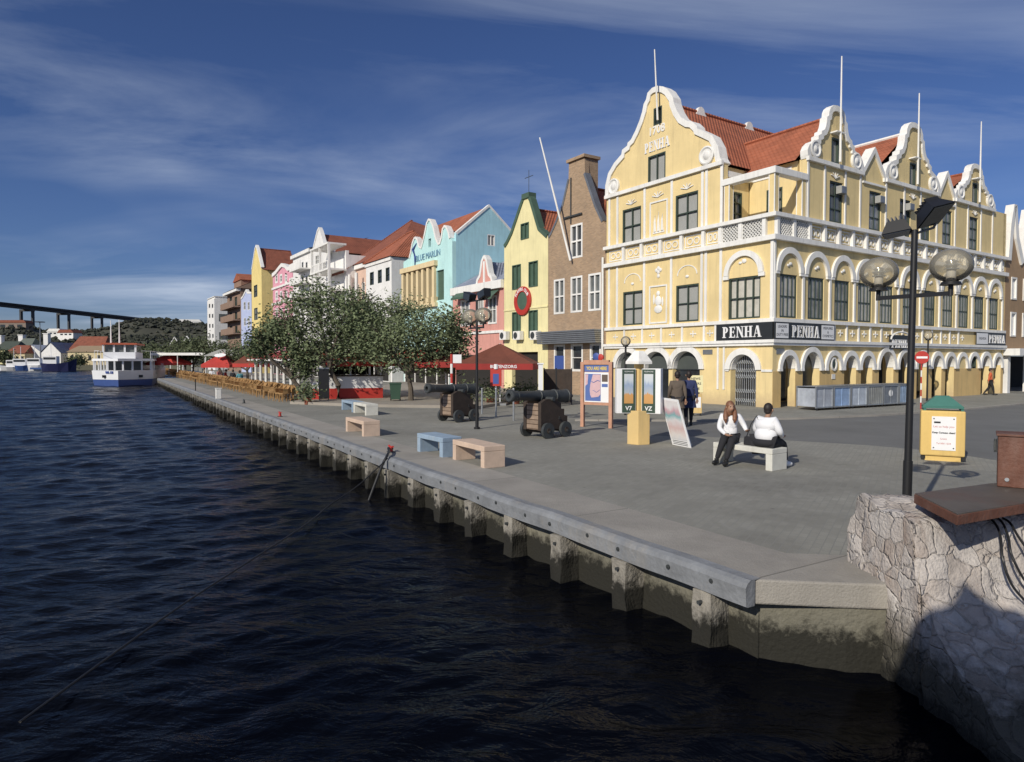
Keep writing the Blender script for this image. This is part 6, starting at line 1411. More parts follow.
mb = MB(); mb.ball((SW*.5-.02, 0, zt_+.09), .13, .03, .13, n=14, m=8); mb.build('crest', M_['blue'], mbd, smooth=True)
mb = MB(); mb.ball((SW*.5+.14, 0, zt_+.07), .11, .03, .11, n=14, m=8); mb.build('crest', M_['red'], mbd, smooth=True)
# ---- leaning sandwich board
def P3(px, py, z): return G(px, py, z)
a, b_ = G(673.5, 444.5), G(691.5, 448); dd = (b_-a); top = Vector((-.30, .16, 1.20)); ln = Vector((.0, .0, 0))
ab = thing('sandwich_board', 'tilted folding poster board with pale blurred pictures beside the kiosk', 'sign', a)
def board_panel(mb, A, B, t_, th):
    n_ = (B-A).cross(t_).normalized()*th; q = [A, B, B+t_, A+t_*1.02+(A-B)*.0]
    lo = [mb.v(p-a) for p in q]; hi = [mb.v(p-a+n_) for p in q]; mb.bm.faces.new(lo); mb.bm.faces.new(hi)
    for k in range(4): mb.bm.faces.new([lo[k], lo[(k+1) % 4], hi[(k+1) % 4], hi[k]])
pmB = poster_mat('board_picture', [(.0, (.60, .60, .62)), (.12, (.70, .66, .64)), (.3, (.62, .46, .45)), (.45, (.66, .64, .66)), (.6, (.20, .42, .45)), (.72, (.55, .35, .40)), (.85, (.70, .68, .68)), (1, (.66, .62, .62))])
mb = MB(); board_panel(mb, a, b_, top, .03); mb.build('panel', M_['signwhite'], ab)
n_ = dd.cross(top).normalized()*.034
mb = MB(); A, B, t2 = a+dd*.06+top*.14+n_, a+dd*.94+top*.14+n_, top*.82; board_panel(mb, A, B, t2, .003); mb.build('poster', pmB, ab)
mb = MB(); 
for k in (.04, .075, .11): mb.tube([dd*.1+top*k+n_*1.02, dd*.9+top*k+n_*1.02], .007, 4)
mb.build('poster_lettering', M_['black'], ab)
back = Vector((.12, .40, 0))
mb = MB(); board_panel(mb, a+back, b_+back, top-back+Vector((0, .04, -.02)), .03); mb.build('rear_panel', M_['signwhite'], ab)
# ---- yellow newspaper rack
o = G(697, 415.5); nr = thing('newspaper_rack', 'yellow newspaper rack with a tilted sign behind the walking couple', 'newspaper rack', o, R(-14))
k_ = o.y/F
mb = MB(); mb.box(-.18, .18, -.15, .15, .10, .86); mb.build('cabinet', M_['kiosky'], nr, bevel=.015)
mb = MB(); mb.box(-.14, .14, -.158, -.151, .32, .74); mb.build('window', M_['signwhite'], nr)
mb = MB(); mb.box(-.10, .02, -.163, -.159, .5, .56); mb.build('logo', M_['blue'], nr)
for x in (-.15, .11): mb = MB(); mb.box(x, x+.04, -.12, .12, 0, .099); mb.build('foot', M_['black'], nr)
mb = MB(); T = Matrix.Translation((-.06, 0, .92)) @ Matrix.Rotation(R(-12), 4, 'X'); mb.box(-.28, .28, -.02, .02, .0, .68, T=T); sg_ = mb.build('sign_panel', mat('pale_yellow_sign', (.72, .66, .38)), nr)
for z_, tx in ((.54, 'NEWS'), (.34, 'PAPERS'), (.14, 'HERE')): text('sign_lettering', tx, M_['black'], sg_, T @ TF(0, -.021, z_), .13, .002, bold=.003)
mb = MB(); mb.cyl((.0, .02, .5), (-.06, .05, 1.2), .02, n=6); mb.build('sign_post', M_['black'], nr)
# ---- yellow litter bin
o = G(942, 461); lb = thing('litter_bin', 'yellow litter bin with green domed lid and white notice right of the big lamp', 'litter bin', o, R(-29))
k_ = o.y/F; WB = 38*k_/2; z0 = .11; z1 = CAMH+(360-411)*k_
yb = plaster('bin_yellow', (.72, .50, .17)); gb = mat('bin_green', (.04, .16, .13), rough=.5, var=.2)
mb = MB(); mb.box(-WB, WB, -.05, .40, z0, z1); mb.build('body', yb, lb, bevel=.03)
mb = MB(); mb.box(-WB*.78, WB*.82, -.0, .5, 0, z0-.001); mb.build('plinth', yb, lb)
for x in (-WB*.95, WB*.85): mb = MB(); mb.box(x, x+.08, .0, .12, .03, z0-.002); mb.build('foot', M_['black'], lb)
mb = MB(); 
A = [mb.v(p) for p in ((-WB*.9, .0, z1+.10), (WB*.9, .0, z1+.10), (WB*.9, .5, z1+.10), (-WB*.9, .5, z1+.10))]; B = [mb.v(p) for p in ((-WB*.3, .15, z1+.32), (WB*.3, .15, z1+.32), (WB*.3, .35, z1+.32), (-WB*.3, .35, z1+.32))]
mb.bm.faces.new(B); mb.bm.faces.new(A)
for k in range(4): mb.bm.faces.new([A[k], A[(k+1) % 4], B[(k+1) % 4], B[k]])
mb.box(-WB*.92, WB*.92, -.02, .52, z1+.055, z1+.099); mb.build('lid', gb, lb)
for x in (-WB*.88, WB*.80):
    for y in (.0, .44): mb = MB(); mb.box(x, x+.05, y, y+.05, z1-.0, z1+.054); mb.build('lid_post', gb, lb)
pw0, pw1 = -WB*.5+.0, WB*.58; pz0, pz1 = z0+.13, z1-.12
mb = MB(); mb.box(pw0-.0, pw1, -.062, -.051, pz0, pz1); pn = mb.build('notice', M_['signwhite'], lb)
cx_ = (pw0+pw1)/2; hh = pz1-pz0
text('notice_lettering', 'Keep Curacao clean!', M_['black'], pn, TF(cx_, -.063, pz0+hh*.52), .05, .001, bold=.0025)
text('notice_lettering', 'Let us help you', M_['red'], pn, TF(cx_, -.063, pz0+hh*.70), .062, .001)
text('notice_lettering', 'Lions', M_['red'], pn, TF(cx_, -.063, pz0+hh*.34), .055, .001)
text('notice_lettering', 'Tel 000 1234', M_['red'], pn, TF(cx_, -.063, pz0+hh*.20), .05, .001)
mb = MB(); mb.box(cx_-.18, cx_-.06, -.066, -.063, pz0+hh*.80, pz0+hh*.85); mb.build('notice_mark', M_['black'], pn)
for x in (pw0+.04, pw1-.04):
    for z in (pz0+.05, pz1-.05): mb = MB(); T = Matrix.Translation((x, -.062, z)) @ Matrix.Rotation(R(90), 4, 'X'); mb.lathe([(.015, 0), (.012, .008), (0, .01)], n=8, T=T); mb.build('screw', M_['black'], pn)
# ---- no entry sign
o = G(920.7, 409); ne = thing('no_entry_sign', 'round red no entry sign on a red and white striped post before the arcade', 'road sign', o, R(-20))
zc_ = CAMH+(360-357.5)/F*o.y; rs = 6.4*o.y/F
for k in range(8): mb = MB(); mb.cyl((0, 0, k*zc_/8), (0, 0, (k+1)*zc_/8-.001), .03, n=8); mb.build('post_band', M_['red'] if k % 2 == 0 else M_['white'], ne)
T = Matrix.Translation((0, -.05, zc_)) @ Matrix.Rotation(R(90), 4, 'X')
mb = MB(); mb.lathe([(rs, -.01), (rs, .005), (rs*.98, .012), (0, .012)], n=28, T=T); dk_ = mb.build('disc', M_['red'], ne)
mb = MB(); mb.box(-rs*.75, rs*.75, -.068, -.063, zc_-rs*.16, zc_+rs*.16); mb.build('bar', M_['signwhite'], dk_)
# ---- row of blue and grey metal cargo bins along the arcade
pa, pb = G(816, 410.8), G(914, 404.8); d_ = pb-pa; rzb = math.atan2(d_.y, d_.x); nb = 6; Lb_ = d_.length/nb
bcol = [mat('bin_panel_%s' % n_, c_, rough=.5, var=.3, scale=2.5, stain=(.55, .58, .62), stain_amt=.7, metal=.2) for n_, c_ in (('silver', (.42, .45, .50)), ('sky', (.30, .42, .62)), ('pale', (.50, .55, .62)), ('grey', (.26, .27, .27)), ('slate', (.20, .22, .25)), ('bluegrey', (.25, .33, .45)))]
blab = ['silver metal cargo bin at the near end of the row by the arcade', 'sky blue panelled cargo bin, second of the row from the building corner', 'pale blue and white cargo bin in the middle of the row', 'grey ribbed cargo bin just left of the small dark bin', 'dark slate cargo bin with a white round mark, beside the lamp post', 'blue grey cargo bin at the far end of the row by the lamp post']
for i in range(nb):
    o = pa+d_*(i/nb); b_ = thing('cargo_bin', blab[i], 'metal bin', (o.x, o.y, 0), rzb, 'metal cargo bins in front of the arcade')
    w_ = Lb_-.06; h_ = 1.02
    mb = MB(); mb.box(.04, w_-.04, .04, .95, .16, h_-.06); mb.build('bin_body', bcol[i], b_)
    mb = MB()
    for x in (0, w_-.05): mb.box(x, x+.05, .0, .05, .10, h_); mb.box(x, x+.05, .94, .99, .10, h_)
    mb.box(.051, w_-.051, .0, .05, h_-.06, h_); mb.box(.051, w_-.051, .0, .05, .10, .16); mb.box(.051, w_-.051, .94, .99, h_-.06, h_); mb.build('bin_frame', M_['steel'], b_)
    for k in range(1, 8 if i in (3, 5) else 2):
        n_ = 8 if i in (3, 5) else 2; x = w_*k/n_; mb = MB(); mb.box(x-.02, x+.02, .015, .039, .161, h_-.061); mb.build('rib', bcol[i], b_)
    mb = MB(); mb.box(.0, w_, -.01, 1.0, h_+.002, h_+.03); mb.build('bin_lid', M_['grey'] if i else M_['steel'], b_)
    for x in (.08, w_-.12):
        mb = MB(); mb.cyl((x, .03, .05), (x+.03, .03, .05), .05, n=10); mb.build('caster', M_['black'], b_)
    if i == 4: mb = MB(); T = Matrix.Translation((w_*.5, .038, .62)) @ Matrix.Rotation(R(90), 4, 'X'); mb.lathe([(.16, 0), (.16, .01), (0, .012)], n=16, T=T); mb.build('round_mark', M_['signwhite'], b_)
# ---- slim posts and the red white barrier post
for i, (px, py) in enumerate(((482, 414), (496, 416.5), (513.5, 420.5))):
    o = G(px, py); t_ = thing('steel_post', ('slim grey post just right of the middle lamp post', 'slim grey post in front of the small red poster', 'slim grey post just left of the near cannon muzzle')[i], 'post', o, 0, 'slim grey posts before the parasol')
    hh = (py-389)*o.y/F; mb = MB(); mb.cyl((0, 0, 0), (0, 0, hh), .035, n=10); mb.build('shaft', M_['steel'], t_, smooth=True); mb = MB(); mb.ball((0, 0, hh), .045, n=10, m=6); mb.build('knob', M_['steel'], t_, smooth=True)
o = G(451.7, 412); t_ = thing('striped_post', 'red and white striped post with a small white sign behind the far cannon', 'post', o)
hh = (412-354)*o.y/F
for k in range(6): mb = MB(); mb.cyl((0, 0, k*hh/6), (0, 0, (k+1)*hh/6-.001), .055, n=8); mb.build('post_band', M_['white'] if k % 2 == 0 else M_['red'], t_)
mb = MB(); mb.box(.06, .42, -.03, -.0, hh-.38, hh-.02); mb.build('sign_plate', M_['signwhite'], t_)
# ---- people
def skin(name, V_, E_, m_, par, root, sub=1):
    me = bpy.data.meshes.new(name); keys = list(V_); ix = {k: i for i, k in enumerate(keys)}
    me.from_pydata([V_[k][0] for k in keys], [(ix[a], ix[b_]) for a, b_ in E_], []); o = bpy.data.objects.new(name, me); COL.objects.link(o)
    md = o.modifiers.new('s', 'SKIN'); md.use_smooth_shade = True
    for k in keys:
        s_ = me.skin_vertices[0].data[ix[k]]; r_ = V_[k][1]; s_.radius = r_ if isinstance(r_, tuple) else (r_, r_); s_.use_root = (k == root)
    m2 = o.modifiers.new('u', 'SUBSURF'); m2.levels = m2.render_levels = sub
    dg = bpy.context.evaluated_depsgraph_get(); me2 = bpy.data.meshes.new_from_object(o.evaluated_get(dg)); me2.name = name
    bpy.data.objects.remove(o); me2.materials.clear(); me2.materials.append(m_); o = bpy.data.objects.new(name, me2); COL.objects.link(o); o.parent = par; return o
def person(label, loc, rz, J, top, bottom, hair, sleeves=True, skirt=None, scale=1.0, fat=1.0, longhair=None, group=None, shoes='black', collar=None):
    # J: joints; local -y is the way the person faces
    t_ = thing('person', label, 'person', loc, rz, group); t_.scale = (scale,)*3
    V3 = Vector; f = fat
    B = {k: (J[k], r_) for k, r_ in dict(hip=.11*f, waist=.10*f, chest=.125*f, neckb=.055, neck=.05, jaw=.068, head=.088, crown=.06, shl=.055*f, shr=.055*f, ell=.04, elr=.04, wrl=.026, wrr=.026, pal=.034, par=.034, hpl=.085*f, hpr=.085*f, knl=.055, knr=.055, anl=.035, anr=.035, tol=.03, tor=.03).items()}
    E_ = [('hip', 'waist'), ('waist', 'chest'), ('chest', 'neckb'), ('neckb', 'neck'), ('neck', 'jaw'), ('jaw', 'head'), ('head', 'crown'), ('chest', 'shl'), ('chest', 'shr'), ('shl', 'ell'), ('ell', 'wrl'), ('wrl', 'pal'), ('shr', 'elr'), ('elr', 'wrr'), ('wrr', 'par'), ('hip', 'hpl'), ('hip', 'hpr'), ('hpl', 'knl'), ('knl', 'anl'), ('anl', 'tol'), ('hpr', 'knr'), ('knr', 'anr'), ('anr', 'tor')]
    for s_ in 'lr':
        w_ = V3(J['wr'+s_]); p_ = V3(J['pa'+s_]); d = (p_-w_).normalized(); sd = d.cross(V3((0, 0, 1)) if abs(d.z) < .8 else V3((0, 1, 0))).normalized(); cu = sd.cross(d)
        for q in range(4):
            u_ = (q-1.5)*.019; ln_ = (.062, .074, .078, .066)[q]; a_ = p_+sd*u_+d*.035; B[f'f{s_}{q}a'] = (a_, .0085); B[f'f{s_}{q}b'] = (a_+d*ln_*.55+cu*.008, .0085); B[f'f{s_}{q}c'] = (a_+d*ln_*.9+cu*.028, .007)
            E_ += [('pa'+s_, f'f{s_}{q}a'), (f'f{s_}{q}a', f'f{s_}{q}b'), (f'f{s_}{q}b', f'f{s_}{q}c')]
        a_ = p_+sd*(-.045 if s_ == 'l' else .045); B[f't{s_}a'] = (a_, .011); B[f't{s_}b'] = (a_+d*.04+cu*.015, .009); E_ += [('pa'+s_, f't{s_}a'), (f't{s_}a', f't{s_}b')]
    hd = V3(J['head']); fw = (V3(J['jaw'])-hd); fw.z = 0; fw = V3((0, -1, 0)) if fw.length < .005 else fw.normalized()
    B['nose'] = (hd+fw*.098+V3((0, 0, -.02)), .014); E_.append(('head', 'nose'))
    for k_ in ('hip', 'waist', 'chest', 'shl', 'shr', 'hpl', 'hpr', 'knl', 'knr'): B[k_] = (B[k_][0], B[k_][1]*.66)
    for k_ in ('anl', 'anr', 'tol', 'tor'): B[k_] = (B[k_][0], B[k_][1]*.6)
    bo = skin('body', B, E_, M_['skin'], t_, 'hip', 2)
    bmx = bmesh.new(); bmx.from_mesh(bo.data); hx = MB(); hx.bm.free(); hx.bm = bmx; hx.ball(hd-fw*.005+V3((0, 0, -.005)), .078, .092, .112, n=20, m=14, T=Matrix.Rotation(math.atan2(fw.x, -fw.y), 4, 'Z')); bmx.to_mesh(bo.data); bmx.free()
    bo.data.polygons.foreach_set('use_smooth', [True]*len(bo.data.polygons))
    side = fw.cross(V3((0, 0, 1)))
    for s_ in (-1, 1):
        mb = MB(); mb.ball(hd+fw*.082+side*.033*s_+V3((0, 0, .005)), .012, n=8, m=6); mb.build('eye', M_['hair'], t_); 
        mb = MB(); mb.ball(hd+side*.092*s_-V3((0, 0, .02)), .014, .02, .03, n=8, m=6); mb.build('ear', M_['skin'], t_)
    mb = MB(); mb.tube([hd+fw*.088+side*.022-V3((0, 0, .055)), hd+fw*.094-V3((0, 0, .057)), hd+fw*.088-side*.022-V3((0, 0, .055))], .006, 5); mb.build('mouth', M_['red'], t_)
    SR = dict(hip=.15*f, waist=.14*f, chest=.155*f, shl=.082*(.6+.4*f), shr=.082*(.6+.4*f), ell=.062*(.6+.4*f), elr=.062*(.6+.4*f))
    TV = {k: (J[k], SR[k]) for k in SR}; TV['neckb'] = (V3(J['neckb']).lerp(V3(J['chest']), .25), .068)
    for s_ in 'lr': TV['wr'+s_] = (V3(J['wr'+s_]), .040)
    for s_ in 'lr': TV['hp'+s_] = (V3(J['hip']).lerp(V3(J['hp'+s_]), .7), .13*f)
    TE = [('hip', 'waist'), ('waist', 'chest'), ('chest', 'neckb'), ('chest', 'shl'), ('chest', 'shr'), ('shl', 'ell'), ('ell', 'wrl'), ('shr', 'elr'), ('elr', 'wrr'), ('hip', 'hpl'), ('hip', 'hpr')]
    if not sleeves:
        TE = [e_ for e_ in TE if 'wrl' not in e_ and 'wrr' not in e_]; TV.pop('wrl'); TV.pop('wrr'); 
        for s_ in 'lr': TV['el'+s_] = (V3(J['sh'+s_]).lerp(V3(J['el'+s_]), .75), .055)
    so_ = skin('shirt' if not skirt else 'coat', TV, TE, top, t_, 'hip'); bmx = bmesh.new(); bmx.from_mesh(so_.data); hx = MB(); hx.bm.free(); hx.bm = bmx
    hp_ = V3(J['hip']); ch_ = V3(J['chest']); hx.ball(hp_.lerp(ch_, .38), .155*f, .125*f, .20, n=20, m=14); hx.ball(ch_+V3((0, 0, -.02)), .165*f, .115*f, .16, n=20, m=12); bmx.to_mesh(so_.data); bmx.free(); so_.data.polygons.foreach_set('use_smooth', [True]*len(so_.data.polygons))
    BV = {k: (J[k], r_) for k, r_ in dict(hip=.14*f, hpl=.125*f, hpr=.125*f, knl=.085, knr=.085).items()}
    for s_ in 'lr': BV['an'+s_] = (V3(J['an'+s_])+V3((0, 0, .03)), .052)
    skin('trousers', BV, [('hip', 'hpl'), ('hip', 'hpr'), ('hpl', 'knl'), ('knl', 'anl'), ('hpr', 'knr'), ('knr', 'anr')], bottom, t_, 'hip')
    po_ = [c_ for c_ in bpy.data.objects if c_.parent == t_ and c_.name.startswith('trousers')][-1]; bmx = bmesh.new(); bmx.from_mesh(po_.data); hx = MB(); hx.bm.free(); hx.bm = bmx; hx.ball(V3(J['hip'])-V3((0, 0, .01)), .175*f, .145*f, .115, n=20, m=12); bmx.to_mesh(po_.data); bmx.free(); po_.data.polygons.foreach_set('use_smooth', [True]*len(po_.data.polygons))
    if skirt:
        mb = MB(); hp = V3(J['hip']); mb.lathe([(.165*f, hp.z+.25), (.18*f, hp.z), (.20*f, hp.z-.2), (.225*f, skirt), (.21*f, skirt), (.15*f, hp.z-.1)], c=(hp.x, hp.y, 0), n=20, T=Matrix.Diagonal((1, .78, 1, 1))); mb.build('coat_skirt', top, t_, smooth=True)
    for s_ in 'lr':
        a_ = V3(J['an'+s_]); b_ = V3(J['to'+s_]); d_ = b_-a_; d_.z = 0; an_ = math.atan2(d_.y, d_.x); c_ = a_+d_*.45; c_.z = min(a_.z-.025, .06)+.0
        mb = MB(); mb.ball(c_, .145, .052, .055, n=14, m=8, T=Matrix.Rotation(an_, 4, 'Z')); mb.cyl(a_-V3((0, 0, .05)), a_+V3((0, 0, .05)), .05, .048, n=10); mb.build('shoe', M_[shoes], t_, smooth=True)
    mb = MB(); RZ = Matrix.Rotation(math.atan2(fw.x, -fw.y), 4, 'Z'); mb.ball(hd-fw*.022+V3((0, 0, .022)), .091, .100, .112, n=20, m=14, T=RZ)
    if longhair:
        pts = [hd-fw*.04]+[V3(p_) for p_, r_ in longhair]; rr_ = [.085]+[r_ for p_, r_ in longhair]; mb.tube(pts, rr_, 14); mb.ball(pts[-1], rr_[-1], n=12, m=8); mb.tube([V3((-p_.x, p_.y, p_.z)) for p_ in pts], rr_, 12); mb.ball(hd-fw*.05-V3((0, 0, .10)), .10, .07, .16, n=16, m=12, T=RZ)
    else: mb.ball(hd-fw*.05-V3((0, 0, .035)), .075, .06, .075, n=14, m=10, T=RZ)
    mb.build('hair', hair, t_, smooth=True); return t_
def stand(dx=0, step=.12, lean=0, armsw=.1):
    return dict(hip=(0, 0, .95), waist=(0, 0, 1.10), chest=(0, .0, 1.32), neckb=(0, .0, 1.47), neck=(0, 0, 1.53), jaw=(0, -.025, 1.585), head=(0, -.012, 1.66), crown=(0, .0, 1.72), shl=(-.185, 0, 1.42), shr=(.185, 0, 1.42), ell=(-.235, .04+armsw*.3, 1.14), elr=(.235, .04-armsw*.3, 1.14), wrl=(-.25, -.02+armsw, .90), wrr=(.25, -.05-armsw, .90), pal=(-.25, -.03+armsw, .83), par=(.25, -.07-armsw, .83), hpl=(-.09, 0, .90), hpr=(.09, 0, .90), knl=(-.10, -.02-step*.6, .50), knr=(.10, -.02+step*.3, .50), anl=(-.10, -step, .08), anr=(.10, step*1.6, .10), tol=(-.11, -step-.15, .035), tor=(.11, step*1.6-.14, .045))
browncoat = mat('brown_grey_coat', (.12, .095, .075), rough=.95, var=.15); navycoat = mat('navy_coat', (.03, .04, .11), rough=.95)
fz = math.atan2(-.45, -.9)   # walking away from the viewer
person('man in a long brown grey coat walking away beside a companion in navy', G(677, 427.5), R(174), stand(step=.10), browncoat, M_['blackcloth'], M_['hair'], skirt=.62, scale=1.03, fat=1.12)
person('person in a long navy coat walking away right of the brown coated man', G(688.5, 426), R(172), stand(step=.2), navycoat, M_['blackcloth'], M_['hair'], skirt=.60, scale=1.03, fat=1.1)
orange = mat('orange_top', (.55, .12, .05), rough=.9)
person('person in an orange top and dark trousers walking at the far end of the arcade', G(990, 395), R(60), stand(step=.2, armsw=.15), orange, M_['blackcloth'], M_['hair'], scale=.95)
def seated(spread=.0):
    return dict(hip=(0, .06, .56), waist=(0, .07, .70), chest=(0, .03, .93), neckb=(0, -.0, 1.07), neck=(0, -.02, 1.12), jaw=(0, -.06, 1.17), head=(0, -.045, 1.24), crown=(0, -.03, 1.30), shl=(-.18, .02, 1.02), shr=(.18, .02, 1.02), ell=(-.24, -.04, .76), elr=(.26, -.02, .78), wrl=(-.08, -.24, .64), wrr=(.10, -.24, .66), pal=(-.03, -.29, .63), par=(.05, -.29, .66), hpl=(-.09, .02, .53), hpr=(.09, .02, .53), knl=(-.10, -.42, .52), knr=(.08, -.44, .52), anl=(-.13, -.46, .09), anr=(.06, -.52, .09), tol=(-.15, -.60, .035), tor=(.05, -.66, .035))
xU = Vector((math.cos(rzW), math.sin(rzW), 0)); yI = Vector((math.sin(rzW), -math.cos(rzW), 0))   # along the bench, inland
wa = Vector((G(772, 471.5).x, G(772, 471.5).y, 0))
J = seated(); J.update(wrr=(.34, -.10, .72), par=(.36, -.17, .73), elr=(.30, .02, .80), head=(-.0, -.06, 1.24), jaw=(.015, -.09, 1.175), crown=(-.0, -.03, 1.30), anl=(-.26, -.42, .09), tol=(-.31, -.55, .035), knl=(-.13, -.40, .53), anr=(-.06, -.55, .09), tor=(-.09, -.69, .035), knr=(.04, -.44, .53))
rf = rzW+R(180)   # facing the water: local -y must point to -V
person('seated woman with long auburn hair, white shirt and black trousers on the bench', wa+xU*(LW-.24)+yI*.26+Vector((0, 0, .005)), R(-20), J, M_['whitecloth'], M_['blackcloth'], M_['hairred'], fat=.98, scale=.97,
       longhair=[((-.085, -.03, 1.14), .05), ((-.10, -.09, 1.04), .055), ((-.095, -.12, .96), .05), ((-.09, -.12, .89), .02)])
J = seated(); J.update(wrl=(-.20, -.22, .66), wrr=(.20, -.22, .66), pal=(-.18, -.28, .66), par=(.18, -.28, .66), ell=(-.30, -.0, .78), elr=(.30, -.0, .78))
big = person('stout person in a white shirt and black trousers seated with their back to the camera', wa+xU*.30+yI*.27+Vector((0, 0, .0)), rzW, J, M_['whitecloth'], M_['blackcloth'], M_['hair'], fat=1.55, scale=.97, shoes='signwhite')
mbp = wa+xU*.62+yI*.16; hb = thing('handbag', 'black shoulder bag lying on the bench at the stout person\'s left side', 'bag', (mbp.x, mbp.y, .442), rzW)
mb = MB(); mb.prism([(-.14, 0), (.14, 0), (.12, .18), (-.11, .18)], -.05, .05); mb.build('bag_body', M_['blackcloth'], hb, bevel=.02)
mb = MB(); mb.tube([(-.10, 0, .17), (-.22, .0, .45), (-.16, .02, .62), (-.02, 0, .45), (.09, 0, .17)], .010, 5); mb.build('strap', M_['blackcloth'], hb, smooth=True)
# ================================================================ trees
leafm = mat('leaves', (.165, .20, .11), rough=.9, var=.5, scale=1.6, spec=.12)
leafm2 = mat('leaves_dark', (.12, .15, .08), rough=.9, var=.5, scale=1.4, spec=.12)
leafm3 = mat('leaves_far', (.10, .12, .065), rough=.8, var=.6, scale=1.2, spec=.2)
bark = mat('bark', (.11, .09, .07), rough=.95, var=.3, scale=6, bump=.8, bscale=20)
def leafcloud(mb, c, rx, ry, rz, n, size, rnd, clump=9, flat=.8):
    k = 0
    while k < n:
        # a clump sits in the outer part of the ellipsoid
        d = Vector((rnd.gauss(0, 1), rnd.gauss(0, 1), rnd.gauss(0, 1))).normalized(); q = rnd.random()**.45
        cc = c+Vector((d.x*rx*q, d.y*ry*q, d.z*rz*q)); cr_ = size*rnd.uniform(1.4, 3.4)
        for _ in range(clump):
            p = cc+Vector((rnd.gauss(0, 1)*cr_, rnd.gauss(0, 1)*cr_, rnd.gauss(0, 1)*cr_*flat)); s_ = size*rnd.uniform(.55, 1.15)
            a = Vector((rnd.gauss(0, 1), rnd.gauss(0, 1), rnd.gauss(0, .6))).normalized(); b_ = a.cross(Vector((rnd.gauss(0, 1), rnd.gauss(0, 1), rnd.gauss(0, 1)))).normalized()
            mb.bm.faces.new([mb.v(p-a*s_), mb.v(p+b_*s_*.45), mb.v(p+a*s_), mb.v(p-b_*s_*.45)]); k += 1
def tree(base, blobs, label, seed, n=5200, size=.13, m_=None, group='trees on the terrace', depth=1.0, tr=.13, name='shade_tree'):
    rnd = random.Random(seed); o = G(*base); k_ = o.y/F; t_ = thing(name, label, 'tree', o, 0, group)
    tot = sum(b_[2]*b_[3] for b_ in blobs); cs = []
    mb = MB()
    for (px, py, rx, rz) in blobs:
        c = Vector(((px-512)*k_-o.x, rnd.uniform(-.6, .6)*depth, CAMH+(360-py)*k_)); cs.append((c, rx*k_, rz*k_))
        leafcloud(mb, c, rx*k_, rx*k_*.85*depth, rz*k_, int(n*rx*rz/tot), size, rnd)
    mb.build('crown', m_ or leafm, t_)
    mb = MB(); top = sum((c for c, a, b_ in cs), Vector())/len(cs); fk = Vector((top.x*.35+rnd.uniform(-.1, .1), rnd.uniform(-.1, .1), top.z*.45))
    mb.tube([(0, 0, -.1), (rnd.uniform(-.06, .06), 0, fk.z*.5), fk], [tr*1.25, tr, tr*.8], 8)
    for c, a, b_ in cs:
        m1 = fk.lerp(c, .5)+Vector((rnd.uniform(-.2, .2), rnd.uniform(-.2, .2), -.15)); mb.tube([fk, m1, c], [tr*.75, tr*.55, tr*.3], 6)
        for q in range(8):
            e_ = c+Vector((rnd.uniform(-1, 1)*a*.8, rnd.uniform(-1, 1)*a*.6, rnd.uniform(-.4, .9)*b_)); mb.tube([m1.lerp(c, rnd.random()), c.lerp(e_, .5), e_], [tr*.34, tr*.22, tr*.08], 4)
    mb.build('trunk', bark, t_, smooth=True); return t_
tree((338, 402), [(318, 300, 32, 20), (292, 322, 26, 20), (345, 318, 34, 28), (316, 345, 38, 26), (278, 338, 20, 14), (348, 350, 26, 22)], 'largest leafy tree with its trunk against the white bar counter', 1, 11500, .105)
tree((411, 403), [(398, 312, 32, 18), (420, 330, 32, 22), (392, 345, 34, 26), (438, 345, 22, 18), (368, 335, 24, 24), (425, 362, 24, 12)], 'leafy tree with its trunk between the green waste bin and the far cannon', 2, 10500, .105)
tree((372, 397), [(362, 306, 26, 16), (352, 335, 30, 25), (382, 350, 28, 22), (368, 325, 25, 20)], 'leafy tree behind the bar counter between the two larger trees', 3, 7500, .11, m_=leafm2)
tree((300, 402), [(262, 350, 14, 12), (298, 358, 20, 14), (303, 374, 9, 8), (275, 330, 15, 11), (262, 336, 10, 8)], 'small bushy tree hanging low beside the dark board', 4, 4200, .11, m_=leafm2)
tree((453, 402), [(449, 322, 14, 16), (455, 345, 14, 16), (444, 362, 18, 12), (458, 335, 12, 10)], 'slender pale leafed tree left of the middle street lamp', 5, 2200)
tree((248, 384), [(244, 352, 14, 11), (262, 350, 15, 12), (232, 358, 12, 8)], 'dark tree behind the red awning of the columned pavilion', 6, 2600, .16, leafm3, 'trees farther along the quay', 1.2)
tree((222, 380), [(222, 350, 13, 8), (212, 356, 10, 6)], 'low tree before the brown balcony house', 7, 1500, .17, leafm3, 'trees farther along the quay')
tree((193, 376.5), [(193, 352, 12, 9), (203, 346, 8, 8), (182, 355, 9, 6)], 'round tree at the foot of the tall white block', 8, 2000, .22, leafm3, 'trees farther along the quay')
tree((160, 373.8), [(160, 356, 14, 6), (146, 358, 10, 4), (175, 352, 9, 7)], 'low spreading tree behind the ferry', 9, 1800, .3, leafm3, 'trees farther along the quay')
